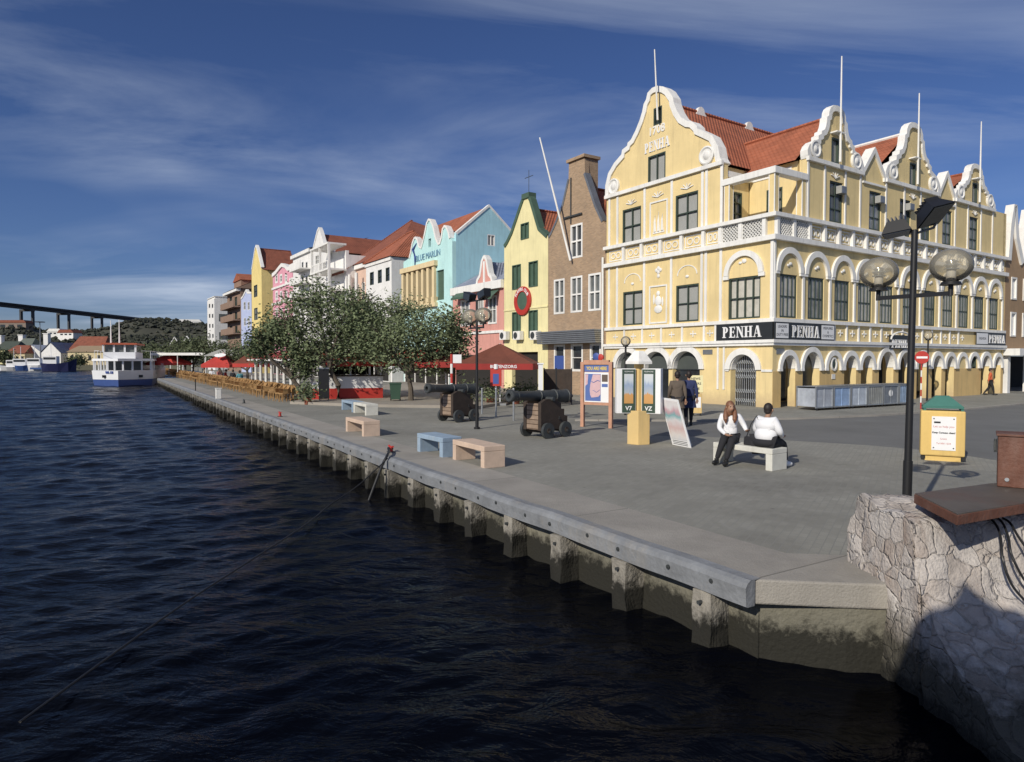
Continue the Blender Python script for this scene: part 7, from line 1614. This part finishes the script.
# potted plants and low greenery round the maroon parasol
def pot_plant(px, py, h_, w_, label, seed):
    rnd = random.Random(seed); o = G(px, py); t_ = thing('potted_plant', label, 'plant', o, 0, 'potted plants before the parasols'); k_ = o.y/F
    mb = MB(); mb.lathe([(.16, 0), (.2, .32), (.22, .34), (.18, .33), (0, .3)], n=14); mb.build('pot', M_['roofbrown'], t_)
    mb = MB(); leafcloud(mb, Vector((0, 0, .35+h_*k_/2)), w_*k_/2, w_*k_/2, h_*k_/2, 420, .10, rnd); mb.build('foliage', leafm, t_)
pot_plant(490, 405, 12, 14, 'potted plant just left of the small red poster', 21); pot_plant(528, 404, 10, 14, 'potted plant above the near cannon barrel', 22); pot_plant(516, 404, 7, 12, 'low potted plant left of the one above the cannon', 23); pot_plant(468, 404, 10, 10, 'potted plant between the far cannon and the middle lamp', 24)
pot_plant(308, 404.5, 12, 12, 'potted plant at the foot of the small bushy tree', 25)
# ================================================================ terrace cafes, boats, far shore
def parasol(base, width_px, py_eave, py_apex, m_, vm, label, rz=None, txt=None, group='parasols of the quay cafes', ns=4):
    o = G(*base); k_ = o.y/F; W_w = width_px*k_/2; ze = CAMH+(360-py_eave)*k_; za = CAMH+(360-py_apex)*k_
    t_ = thing('parasol', label, 'parasol', o, R(-8) if rz is None else rz, group); h_ = W_w/1.0
    mb = MB(); C_ = [(-h_, -h_), (h_, -h_), (h_, h_), (-h_, h_)]; ap = mb.v((0, 0, za)); n = 6
    for k in range(4):   # slightly sagging panels
        a, b_ = Vector((*C_[k], ze)), Vector((*C_[(k+1) % 4], ze)); prev = None
        for i in range(n+1):
            f_ = i/n; row = []
            for j in range(5):
                p = a.lerp(b_, j/4).lerp(Vector((0, 0, za)), f_); p.z -= math.sin(f_*math.pi)*(za-ze)*.10*(1 if j in (1, 2, 3) else 0); row.append(mb.v(p))
            if prev:
                for j in range(4): 
                    try: mb.bm.faces.new([prev[j], prev[j+1], row[j+1], row[j]])
                    except ValueError: pass
            prev = row
    bmesh.ops.remove_doubles(mb.bm, verts=mb.bm.verts[:], dist=.001)
    mb.build('canopy', m_, t_)
    mb = MB(); vh = .28
    for k in range(4):
        a, b_ = C_[k], C_[(k+1) % 4]; mb.bm.faces.new([mb.v((a[0]*1.001, a[1]*1.001, ze)), mb.v((b_[0]*1.001, b_[1]*1.001, ze)), mb.v((b_[0]*1.001, b_[1]*1.001, ze-vh)), mb.v((a[0]*1.001, a[1]*1.001, ze-vh))])
    va = mb.build('valance', vm, t_)
    if txt: text('valance_lettering', txt, M_['signwhite'], va, TF(h_*.25, -h_*1.001-.012, ze-vh*.5), .2, .003, bold=.004)
    mb = MB(); mb.cyl((0, 0, 0), (0, 0, za), .035, n=8); mb.build('pole', M_['signwhite'], t_); mb = MB(); mb.box(-.35, .35, -.35, .35, .0, .10); mb.build('base', M_['grey'], t_)
    for k in range(4): mb = MB(); mb.cyl((0, 0, za-.12), (C_[k][0]*.97, C_[k][1]*.97, ze-.04), .015, n=5); mb.build('rib', M_['signwhite'], t_)
    return t_
parasol((500, 405), 74, 363.5, 343.5, M_['maroon'], M_['valance'], 'large maroon parasol with red lettered valance in front of the yellow house', txt='BUITENZORG')
parasol((446, 402), 50, 362, 347, M_['maroon'], M_['valance'], 'maroon parasol half hidden by the slender tree')
parasol((169, 377), 30, 363, 353.5, M_['redcloth'], M_['redcloth'], 'red parasol with white script behind the ferry, far end of the quay', txt='Cafe')
pr = parasol((224, 384), 30, 364.5, 352.5, M_['redcloth'], M_['redcloth'], 'bright red parasol with a white oval before the brown balcony house')
mb = MB(); T = Matrix.Translation((0.3, -1.05, 2.62)) @ Matrix.Rotation(R(40), 4, 'X'); mb.lathe([(.55, 0), (.55, .02), (0, .03)], n=20, T=T @ Matrix.Diagonal((1, .5, 1, 1))); mb.build('oval_mark', M_['signwhite'], pr)
parasol((252, 388), 26, 363.5, 351, M_['maroon'], M_['redcloth'], 'dark red parasol just left of the columned pavilion')
# long pale canopy at the far end
o = G(182, 377); cn = thing('canopy_tent', 'long flat white canopy above the far red parasol', 'canopy', o, R(-5)); k_ = o.y/F
mb = MB(); slab(mb, [(-3.0, -2), (4.4, -2), (4.4, 2), (-3.0, 2)], CAMH+(360-355.5)*k_, CAMH+(360-353)*k_); mb.build('canopy', M_['white'], cn)
for x in (-2.9, .6, 4.2): mb = MB(); mb.cyl((x, -1.9, 0), (x, -1.9, CAMH+(360-355.5)*k_), .06, n=6); mb.build('post', M_['white'], cn)
o = G(228, 381); cn = thing('canopy_tent', 'pale green and white canopy behind the bright red parasol', 'canopy', o, R(-5)); k_ = o.y/F
mb = MB(); mb.prism([(-3, CAMH+(360-356)*k_), (3, CAMH+(360-356)*k_), (1.8, CAMH+(360-349)*k_), (-1.2, CAMH+(360-349.5)*k_)], .5, 4); mb.build('canopy', M_['louver'], cn)
for x in (-2.8, 2.8): mb = MB(); mb.cyl((x, .7, 0), (x, .7, CAMH+(360-356)*k_), .06, n=6); mb.build('post', M_['white'], cn)
# columned pavilion with red roof
pv0 = G(299, 398.5); ql = Qst(299, 398.5); pv = thing('columned_pavilion', 'terrace pavilion with white round columns and sloping red roof edged white', 'pavilion', pv0, QROT)
k_ = pv0.y/F
Lp = 12.6; zc_ = 2.0; zr_ = 2.85
for i in range(8):
    x = Lp*i/7; mb = MB(); mb.lathe([(.15, 0), (.15, .1), (.11, .14), (.10, zc_-.14), (.14, zc_-.08), (.14, zc_)], c=(x, 0, 0), n=12); mb.build('column', M_['white'], pv, smooth=True)
    if i % 2 == 0: mb = MB(); mb.lathe([(.13, 0), (.11, .14), (.10, zc_-.14), (.14, zc_)], c=(x, -3.6, 0), n=10); mb.build('column', M_['white'], pv, smooth=True)
mb = MB(); mb.box(-.2, Lp+.2, -.12, .12, zc_+.001, zc_+.15); mb.box(-.2, Lp+.2, -3.72, -3.48, zc_+.001, zc_+.15); mb.build('beam', M_['white'], pv)
mb = MB(); mb.prism([(.5, zc_+.22), (-1.8, zr_), (-4.1, zc_+.22)], -.4, Lp+.4, T=Matrix(((0, 1, 0, 0), (1, 0, 0, 0), (0, 0, 1, 0), (0, 0, 0, 1)))); mb.build('roof', mat('faded_red_canvas', (.30, .045, .035), rough=.9), pv)
mb = MB(); mb.box(-.42, Lp+.42, .5, .54, zc_+.14, zc_+.26); mb.build('roof_edge', M_['white'], pv)
# bar counter
a, b_ = G(330.5, 401.5), G(383, 400.3); d_ = b_-a; bz = math.atan2(d_.y, d_.x); Wb = d_.length; bk = thing('bar_counter', 'outdoor bar counter white above and red below with posts and red fascia', 'bar', (a.x, a.y, .13), bz)
k_ = a.y/F; zt_ = (401.5-376.5)*k_-.13; zm_ = (401.5-388.5)*k_-.13
mb = MB(); mb.box(0, Wb, 0, 1.6, 0, zm_-.001); mb.build('lower_panel', M_['red'], bk); mb = MB(); mb.box(0, Wb, .003, 1.6, zm_, zt_); mb.build('upper_panel', M_['signwhite'], bk)
mb = MB(); mb.box(-.08, Wb+.08, -.1, 1.7, zt_+.001, zt_+.06); mb.build('counter_top', wood, bk)
zr_ = CAMH+(360-366)*k_-.13
for x, y in ((.1, .1), (Wb*.38, .1), (Wb*.75, .1), (Wb-.1, .1), (Wb-.1, 1.5)): mb = MB(); mb.box(x-.05, x+.05, y-.05, y+.05, zt_+.061, zr_); mb.build('post', M_['signwhite'], bk)
mb = MB(); mb.box(-.3, Wb+1.8, -.5, 2.4, zr_+.001, zr_+.06); mb.build('bar_roof', M_['maroon'], bk); mb = MB(); mb.box(-.3, Wb+1.8, -.54, -.501, zr_-.02, zr_+.22); mb.build('fascia', M_['red'], bk)
mb = MB(); mb.box(.2, Wb-.2, 1.62, 1.7, zt_+.07, zr_-.02); mb.build('back_shelf', M_['dark'], bk)
for i in range(9): mb = MB(); x = .6+i*.3; mb.lathe([(.035, 0), (.035, .15), (.012, .21), (.012, .26)], c=(x, 1.2, zt_+.062), n=8); tag(mb.build('bottle', M_['glass2'] if i % 2 else M_['dkgreen']), 'bottle standing on the bar counter', 'bottle', 'bottles on the bar counter').matrix_world = Matrix.Translation((a.x, a.y, .13)) @ Matrix.Rotation(bz, 4, 'Z')
# green wheeled bin
o = G(395.5, 403.3); wbn = thing('wheeled_bin', 'dark green wheeled waste bin at the right end of the bar counter', 'waste bin', (o.x, o.y, .13), R(10)); grn = mat('bin_dark_green', (.04, .085, .055), rough=.5)
mb = MB(); A = [mb.v(p) for p in ((-.22, -.2, .08), (.22, -.2, .08), (.22, .2, .08), (-.22, .2, .08))]; B = [mb.v(p) for p in ((-.29, -.28, .85), (.29, -.28, .85), (.29, .28, .85), (-.29, .28, .85))]; mb.bm.faces.new(A); mb.bm.faces.new(B)
for k in range(4): mb.bm.faces.new([A[k], A[(k+1) % 4], B[(k+1) % 4], B[k]])
mb.build('bin_body', grn, wbn); mb = MB(); mb.box(-.31, .31, -.31, .33, .852, .92); mb.build('lid', grn, wbn, bevel=.02)
for x in (-.26, .2): mb = MB(); mb.cyl((x, .2, .1), (x+.06, .2, .1), .1, n=12); mb.build('wheel', M_['black'], wbn)
# dark board and red barrel beside the bar
o = G(324, 402.5); db = thing('menu_board', 'tall black menu board standing left of the bar counter', 'board', (o.x, o.y, .13), R(14)); k_ = o.y/F
mb = MB(); mb.box(-.26, .26, -.03, .03, .08, 1.60); mb.build('board', M_['black'], db); 
for x in (-.24, .20): mb = MB(); mb.box(x, x+.04, -.25, .25, 0, .079); mb.build('foot', M_['black'], db)
mb = MB(); mb.box(-.28, .28, -.04, .04, 1.602, 1.68); mb.build('header', M_['grey'], db)
o = G(316, 401.5); rb2 = thing('drinks_cooler', 'small red and white drinks cooler left of the black menu board', 'cooler', (o.x, o.y, .13), R(10)); mb = MB(); mb.box(-.17, .17, -.2, .2, 0, .55); mb.build('cabinet', M_['red'], rb2); mb = MB(); mb.box(-.17, .17, -.2, .2, .552, .88); mb.build('door_panel', M_['signwhite'], rb2)
# small red poster board on a stand
o = G(496, 409); rp = thing('red_poster_stand', 'small red framed poster on a stand under the maroon parasol', 'poster', o, R(-5)); k_ = o.y/F; z1 = (409-369)*k_; z0 = (409-386)*k_
mb = MB(); mb.box(-.25, .25, -.03, .03, z0, z1); mb.build('frame', M_['red'], rp); mb = MB(); mb.box(-.13, .13, -.036, -.031, z0+.1, z0+.55); mb.build('poster', M_['blue'], rp); mb = MB(); mb.box(-.03, .03, -.02, .02, 0, z0-.001); mb.build('stand', M_['grey'], rp); mb = MB(); mb.cyl((0, 0, z1+.001), (0, 0, z1+.22), .09, n=10); mb.build('cap', M_['signwhite'], rp)
# folding screens by the brick house
for i, (px, py, w_) in enumerate(((550, 404, .62), (564, 404.5, .7))):
    o = G(px, py); sc_ = thing('folding_screen', ('dark brown slatted screen below the left window of the brick house', 'dark screen panel between the brick house and the map board')[i], 'screen', o, R(-30+i*25)); k_ = o.y/F
    mb = MB(); mb.box(-w_/2, w_/2, -.02, .02, .1, 1.75); mb.build('panel', wood, sc_)
    for x in (-w_/2-.05, w_/2+.001): mb = MB(); mb.box(x, x+.05, -.03, .03, 0, 1.8); mb.build('upright', M_['black'], sc_)
# parasol support: white post at the right corner
o = G(540.5, 408); wp = thing('white_post', 'square white post holding the right corner of the maroon parasol', 'post', o, 0); mb = MB(); mb.box(-.1, .1, -.1, .1, 0, 2.0); mb.build('shaft', M_['signwhite'], wp); mb = MB(); mb.box(-.14, .14, -.14, .14, 0, .06, T=Matrix.Translation((0, 0, 2.001))); mb.build('cap', M_['signwhite'], wp)
# ---- wicker chairs and tables in rows along the quay
wick = mat('wicker', (.36, .21, .085), rough=.8, var=.3, scale=9, bump=.4, bscale=60)
def chair_mesh():
    mb = MB(); mb.box(-.22, .22, -.22, .22, .41, .46)
    for x, y in ((-.2, -.2), (.2, -.2), (-.2, .2), (.2, .2)): mb.cyl((x*1.08, y*1.08, 0), (x, y, .42), .018, n=5)
    pts = [(-.24, -.18), (-.26, .05), (-.2, .22), (0, .27), (.2, .22), (.26, .05), (.24, -.18)]
    for (x0, y0), (x1, y1) in zip(pts, pts[1:]):
        hb_ = .88 if min(y0, y1) > .0 else .66; lo_ = .48
        f_ = [mb.v((x0, y0, lo_)), mb.v((x1, y1, lo_)), mb.v((x1*1.05, y1*1.08, .86 if y1 > .1 else .66)), mb.v((x0*1.05, y0*1.08, .86 if y0 > .1 else .66))]; mb.bm.faces.new(f_)
    mb.tube([(x*1.05, y*1.08, .87 if y > .1 else .67) for x, y in pts], .02, 5)
    return mb
root = tag(chair_mesh().build('wicker_chair', wick), 'golden wicker armchair in the cafe rows along the quay', 'chair', 'wicker chairs along the quay'); first = True
s0, w0_ = Qst(284, 402); s1, w1_ = Qst(162, 373.5)
rnd = random.Random(5); nC = 0; s_ = s0
tabs = []
while s_ < s1:
    for r_ in range(2):
        w_ = w0_+(w1_-w0_)*(s_-s0)/(s1-s0)+r_*.78+(.55 if r_ > 1 else 0); p = Q(s_+rnd.uniform(-.1, .1), w_+rnd.uniform(-.08, .08)); a_ = QROT+(R(180) if r_ % 2 == 0 else 0)+rnd.uniform(-.4, .4)+R(0)
        if first: c = root; first = False
        else: c = root.copy(); COL.objects.link(c)
        c.location = p; c.rotation_euler = (0, 0, a_+R(90)*0+math.pi*0); nC += 1
        c['label'] = 'golden wicker armchair, %s, %s' % (('row nearest the water', 'second row inland')[r_], 'beside the white columns' if s_ < s0+13 else ('before the red parasols' if s_ < s0+28 else 'far end by the ferry'))
    if int(s_*10) % 3 == 0: tabs.append(Q(s_, w0_+(w1_-w0_)*(s_-s0)/(s1-s0)+1.0))
    s_ += .72+rnd.uniform(-.05, .1)+(.25 if rnd.random() < .12 else 0)
print('CHAIRS', nC, 'TABLES', len(tabs))
tm = MB(); tm.lathe([(0, 0), (.22, 0), (.22, .03), (.03, .05), (.03, .70), (.34, .71), (.34, .74), (0, .74)], n=14); troot = tag(tm.build('cafe_table', wick, smooth=False), 'small round cafe table among the wicker chairs', 'table', 'cafe tables along the quay')
for i, p in enumerate(tabs):
    c = troot if i == 0 else troot.copy()
    if i: COL.objects.link(c)
    c.location = p
# guests
cols = [(M_['whitecloth'], 'a white shirt'), (mat('pink_shirt', (.5, .2, .18), rough=.9), 'a pink shirt'), (M_['redcloth'], 'a red shirt'), (M_['blackcloth'], 'a black shirt'), (mat('teal_shirt', (.1, .3, .35), rough=.9), 'a teal shirt'), (mat('beige_shirt', (.5, .4, .28), rough=.9), 'a beige shirt')]
for i, (px, py) in enumerate(((212, 381.5), (219, 382.5), (226, 384), (233, 385), (240, 387), (205, 380))):
    m_, tx = cols[i]; o = G(px, py); person('cafe guest in %s sitting in the shade of the red parasols' % tx, o, R(20+i*50), seated(), m_, M_['blackcloth'], M_['hair'], group='guests at the quay cafes')
# ================================================================ ferry
o = G(121, 386, WZ); fy = thing('ferry', 'white and blue two decked ferry with red wheelhouse roof beside the quay end', 'ferry', (o.x, o.y, WZ), math.atan2(o.x, -o.y)+R(180)*0-R(0)+math.pi*0)
k_ = o.y/F; fy.rotation_euler = (0, 0, R(22))
FV = lambda x: -1.9+abs(x)/hw*3.6
Hz = lambda py: (386-py)*k_
hw = 27.5*k_; whm = mat('ferry_white', (.74, .75, .77), rough=.4, var=.08, scale=.6); blm = mat('ferry_blue', (.05, .09, .26), rough=.4)
def hull(mb, z0, z1, f0, f1, ln=19):
    ys = [0, .6, 1.6, 3, ln-3, ln-1, ln]; ws = [.72, .86, .95, 1, 1, .9, .7]
    ys = [1.7, 3, ln-3, ln-1, ln]; ws = [1, 1, 1, .9, .7]; c0 = [(0, -1.9)]
    lo = [(w_*hw*f0, y) for w_, y in zip(ws, ys)]; hi = [(w_*hw*f1, y) for w_, y in zip(ws, ys)]
    L_ = [mb.v((0, -1.9*f0, z0))]+[mb.v((x, y, z0)) for x, y in lo]+[mb.v((-x, y, z0)) for x, y in lo[::-1]]; H_ = [mb.v((0, -1.9*f1, z1))]+[mb.v((x, y, z1)) for x, y in hi]+[mb.v((-x, y, z1)) for x, y in hi[::-1]]
    mb.bm.faces.new(L_); mb.bm.faces.new(H_); n = len(L_)
    for i in range(n): mb.bm.faces.new([L_[i], L_[(i+1) % n], H_[(i+1) % n], H_[i]])
mb = MB(); hull(mb, -.6, Hz(379.5), .90, .97); mb.build('lower_hull', blm, fy)
mb = MB(); hull(mb, Hz(379.4), Hz(370.5), .97, 1.0); h2 = mb.build('upper_hull', whm, fy)
text('hull_lettering', 'WA 131', M_['blue'], h2, Matrix.Translation((-hw*.32, FV(hw*.32)-.05, Hz(372.5))) @ Matrix.Rotation(math.atan2(-3.6, hw), 4, 'Z') @ TF(0, 0, 0), .42, .03, bold=.01)
for x in (-hw*.5, hw*.62): mb = MB(); mb.box(x-.25, x+.25, FV(x)-.14, FV(x)+.1, Hz(377.5), Hz(375)); mb.build('fairlead', M_['black'], h2)
for i in range(8):
    x = -hw*.92+hw*1.84*i/7; mb = MB(); mb.box(x-.09, x+.09, FV(x)+.05, FV(x)+.25, Hz(370.4), Hz(361)); mb.build('window_post', whm, fy)
for sx_ in (-1, 1):
    for i in range(9): y = 2.6+i*1.75; mb = MB(); mb.box(sx_*hw*.93-.06, sx_*hw*.93+.06, y, y+.25, Hz(370.4), Hz(361)); mb.build('window_post', whm, fy)
mb = MB(); mb.box(-hw*.6, hw*.6, 3.5, 17, Hz(370.4), Hz(361.1)); mb.build('saloon', mat('saloon_dark', (.08, .09, .10), rough=.3), fy)
mb = MB(); hull(mb, Hz(361), Hz(358.6), 1.0, .97); mb.build('upper_deck', whm, fy)
wh0, wh1 = -hw*.62, hw*.42
mb = MB(); mb.box(wh0, wh1, 1.5, 8, Hz(358.5), Hz(352)); whs = mb.build('wheelhouse', whm, fy)
for i in range(4): x = wh0+(wh1-wh0)*i/3; mb = MB(); mb.box(x-.10, x+.10, 1.5, 1.7, Hz(351.99), Hz(344.6)); mb.build('window_post', whm, fy)
mb = MB(); mb.box(wh0+.15, wh1-.15, 1.75, 7.8, Hz(351.99), Hz(344.6)); mb.build('wheelhouse_glass', M_['glass2'], fy)
mb = MB(); mb.box(wh0-.2, wh1+.2, 1.2, 8.3, Hz(344.5), Hz(342.7)); mb.build('wheelhouse_roof', mat('ferry_roof_red', (.42, .10, .05), rough=.6), fy)
for px in (108, 115.5): x = (px-121)*k_*1.02; mb = MB(); mb.cyl((x, 4, Hz(342.7)), (x, 4, Hz(319 if px < 110 else 318)), .10, .04, n=6); mb.build('mast', M_['signwhite'], fy)
for sx_ in (-1, 1):
    mb = MB(); mb.tube([(sx_*hw*.68, .2, Hz(358.5)+.9), (sx_*hw*.9, 1.6, Hz(358.5)+.9), (sx_*hw*.93, 17, Hz(358.5)+.9)], .03, 5)
    for i in range(9): mb.cyl((sx_*hw*.91, 1.8+i*1.9, Hz(358.5)), (sx_*hw*.91, 1.8+i*1.9, Hz(358.5)+.9), .025, n=5)
    mb.build('railing', M_['signwhite'], fy)
# ================================================================ boats and houses across the water
def boat(px0, px1, py, hpx, hm_, label, bow='l', cabin=True, band_=None):
    o = G((px0+px1)/2, py, WZ); k_ = o.y/F; ln = (px1-px0)*k_; t_ = thing('fishing_boat', label, 'boat', (o.x, o.y, WZ), R(16), 'boats moored on the far shore'); sg = -1 if bow == 'l' else 1; H_ = hpx*k_
    mb = MB(); xs = [-.5, -.3, 0, .3, .5]; bs = [.75, .95, 1, .85, .05]; hs = [.75, .7, .7, .85, 1.15]; rows = []
    for x, b_, h__ in zip(xs, bs, hs):
        x *= ln*sg; bw_ = 1.9*b_; rows.append([mb.v((x*.94, -bw_*.6, -.4)), mb.v((x, -bw_, H_*h__)), mb.v((x, bw_, H_*h__)), mb.v((x*.94, bw_*.6, -.4))])
    for a, b_ in zip(rows, rows[1:]):
        for k in range(4): mb.bm.faces.new([a[k], a[(k+1) % 4], b_[(k+1) % 4], b_[k]])
    mb.bm.faces.new(rows[0]); mb.bm.faces.new(rows[-1]); mb.build('hull', hm_, t_)
    if cabin:
        mb = MB(); x0 = -ln*.25*sg; mb.box(x0-1.6, x0+1.6, -1.2, 1.2, H_*.7, H_*.7+2.0); cb = mb.build('cabin', M_['signwhite'], t_); mb = MB(); mb.box(x0-1.4, x0+1.4, -1.24, -1.205, H_*.7+1.1, H_*.7+1.7); mb.build('window', M_['glass'], cb)
        mb = MB(); mb.cyl((x0, 0, H_*.7+2), (x0, 0, H_*.7+5.5), .07, n=5); mb.build('mast', M_['signwhite'], t_)
    if band_: mb = MB(); mb.box(-ln*.35, ln*.3, -1.95, -1.87, H_*.2, H_*.42); mb.build('stripe', band_, t_)
    return t_
navy = mat('navy_hull', (.02, .025, .09), rough=.5); bl2 = mat('blue_hull', (.04, .09, .26), rough=.5)
boat(0, 18, 370.4, 5, M_['signwhite'], 'small white boat at the left edge of the photo', 'l')
boat(18, 33, 370.6, 7, bl2, 'blue fishing boat second from the left edge', 'r')
boat(31, 50, 370.8, 8, M_['signwhite'], 'white fishing boat between the blue one and the navy trawler', 'r', band_=bl2)
boat(45, 75, 371.3, 11, navy, 'largest navy trawler with raised bow nearest the ferry', 'r')
def shore_house(px0, px1, py_eave, py_ridge, wm, rm, label, Y=215, gable=False, wins=3, py0=366):
    k_ = Y/F; x0, x1 = (px0-512)*k_, (px1-512)*k_; ze, zr = CAMH+(360-py_eave)*k_, CAMH+(360-py_ridge)*k_; t_ = thing('shore_house', label, 'house', ((x0+x1)/2, Y, .6), 0); w_ = (x1-x0)/2; ze -= .6; zr -= .6
    mb = MB()
    if gable: mb.prism([(-w_, -.5), (w_, -.5), (w_, ze), (0, zr-.1), (-w_, ze)], 0, 14)
    else: mb.box(-w_, w_, 0, 9, -.5, ze)
    mb.build('wall', wm, t_); mb = MB()
    if gable:
        for s_ in (-1, 1): mb.bm.faces.new([mb.v((s_*(w_+.3), -.3, ze-.1)), mb.v((0, -.3, zr+.1)), mb.v((0, 14.3, zr+.1)), mb.v((s_*(w_+.3), 14.3, ze-.1))])
    else:
        for y0 in (-.4, 9.4): mb.bm.faces.new([mb.v((-w_-.3, y0, ze+.01)), mb.v((w_+.3, y0, ze+.01)), mb.v((w_-.8, 4.5, zr)), mb.v((-w_+.8, 4.5, zr))])
        for s_ in (-1, 1): mb.bm.faces.new([mb.v((s_*(w_+.3), -.4, ze+.01)), mb.v((s_*(w_+.3), 9.4, ze+.01)), mb.v((s_*(w_-.8), 4.5, zr))])
    mb.build('roof', rm, t_)
    for i in range(wins): x = -w_+2*w_*(i+.5)/wins; mb = MB(); mb.box(x-.45, x+.45, -.04, -.003, ze*.35, ze*.75); mb.build('window', M_['glass'], t_)
    return t_
cm = plaster('shore_cream', (.62, .52, .32)); shore_house(5, 25, 353.5, 345, cm, M_['roofbrown'], 'cream house with brown roof at the left edge of the shore', 222, wins=4)
shore_house(-6, 15, 350, 341, M_['paleyellow'], mat('dark_green_roof', (.06, .075, .06)), 'long pale yellow building with a dark roof behind the cream house', 250, wins=6)
shore_house(23, 41, 352, 345, M_['offwhite'], M_['offwhite'], 'low white shed left of the white gabled one', 226, gable=True, wins=1)
shore_house(41, 61, 353, 342.5, M_['offwhite'], M_['roofgrey'], 'white gabled boathouse with grey roof behind the navy trawler', 222, gable=True, wins=1)
shore_house(55, 75, 352, 343, M_['offwhite'], M_['roofgrey'], 'grey roofed shed just right of the white gabled boathouse', 232, wins=2)
shore_house(70, 103, 350, 336, cm, M_['roofbrown'], 'warehouse with large red brown hipped roof left of the ferry', 228, wins=2)
shore_house(68, 112, 352, 345.5, cm, mat('tan_roof', (.30, .22, .14), rough=.9), 'long cream warehouse with tan roof behind the ferry stern', 214, wins=5)
shore_house(14, 30, 349, 338, M_['roofbrown'], mat('grey_green_roof', (.12, .14, .12)), 'grey green roofed shed behind the cream house', 262, wins=0)
o = RP(40.7, 360, 212); ms = thing('mast_light', 'tall grey light mast with a flat top platform behind the boats', 'light mast', (o.x, o.y, .6)); k_ = 212/F
mb = MB(); mb.cyl((0, 0, 0), (0, 0, CAMH+37.5*k_-.6), .22, .12, n=8); mb.build('mast', M_['grey'], ms); mb = MB(); mb.cyl((0, 0, CAMH+37.5*k_-.6), (0, 0, CAMH+38.2*k_-.6), 1.4, n=10); mb.build('platform', M_['black'], ms)
for i, (px, py) in enumerate(((22, 335.5), (47, 334), (0.5, 336))):
    o = RP(px, py, 268); t_ = thing('chimney_tower', ('short white chimney tower above the dark roofs', 'tallest white chimney tower left of the red brown hipped roof', 'white chimney tower at the very left edge')[i], 'tower', (o.x, o.y, .6)); mb = MB(); mb.box(-.9, .9, -.9, .9, 0, o.z-.6); mb.build('shaft', M_['offwhite'], t_); mb = MB(); mb.box(-1.1, 1.1, -1.1, 1.1, o.z-.599, o.z-.3); mb.build('cap', M_['offwhite'], t_)
for i, (px, py) in enumerate(((174.5, 337), (187, 336))):   # pointed white frames above the bushes
    o = RP(px, py, 190); t_ = thing('pointed_roof_frame', ('left of two white pointed roof frames above the bushes', 'right of two white pointed roof frames above the bushes')[i], 'roof frame', (o.x, o.y, 0)); k_ = 190/F
    for s_ in (-1, 1): mb = MB(); mb.tube([(s_*5*k_, 0, o.z-8*k_), (s_*1.2*k_, 0, o.z-2*k_), (0, 0, o.z)], .14, 5); mb.build('rafter', M_['white'], t_)
    for s_ in (-1, 1): mb = MB(); mb.cyl((s_*4.5*k_, 0, -1), (s_*4.5*k_, 0, o.z-7.5*k_), .15, n=5); mb.build('post', M_['white'], t_)
# trees of the far shore
for i, (px, py, rx, rz, Y, lab) in enumerate(((4, 357, 8, 5, 208, 'dark tree at the left edge of the far shore'), (150, 352, 22, 10, 175, 'broad olive green tree mass above the far canopy'), (185, 350, 20, 12, 165, 'olive green trees before the tall white block'), (125, 356, 14, 6, 230, 'dark trees right behind the ferry wheelhouse'), (78, 362, 5, 3, 206, 'dark bush by the warehouse wall'))):
    k_ = Y/F; rnd = random.Random(40+i); o = Vector(((px-512)*k_, Y, .3)); t_ = thing('shore_tree', lab, 'tree', o, 0); zc_ = CAMH+(360-py)*k_-.3
    mb = MB()
    for q in range(3): leafcloud(mb, Vector((rnd.uniform(-.5, .5)*rx*k_, rnd.uniform(-2, 2), zc_+rnd.uniform(-.2, .2)*rz*k_)), rx*k_*.7, rx*k_*.5, rz*k_*.8, 520, .42, rnd)
    mb.build('crown', leafm3, t_); mb = MB(); mb.tube([(0, 0, -.5), (0, 0, zc_)], [.35, .2], 6); mb.build('trunk', bark, t_)
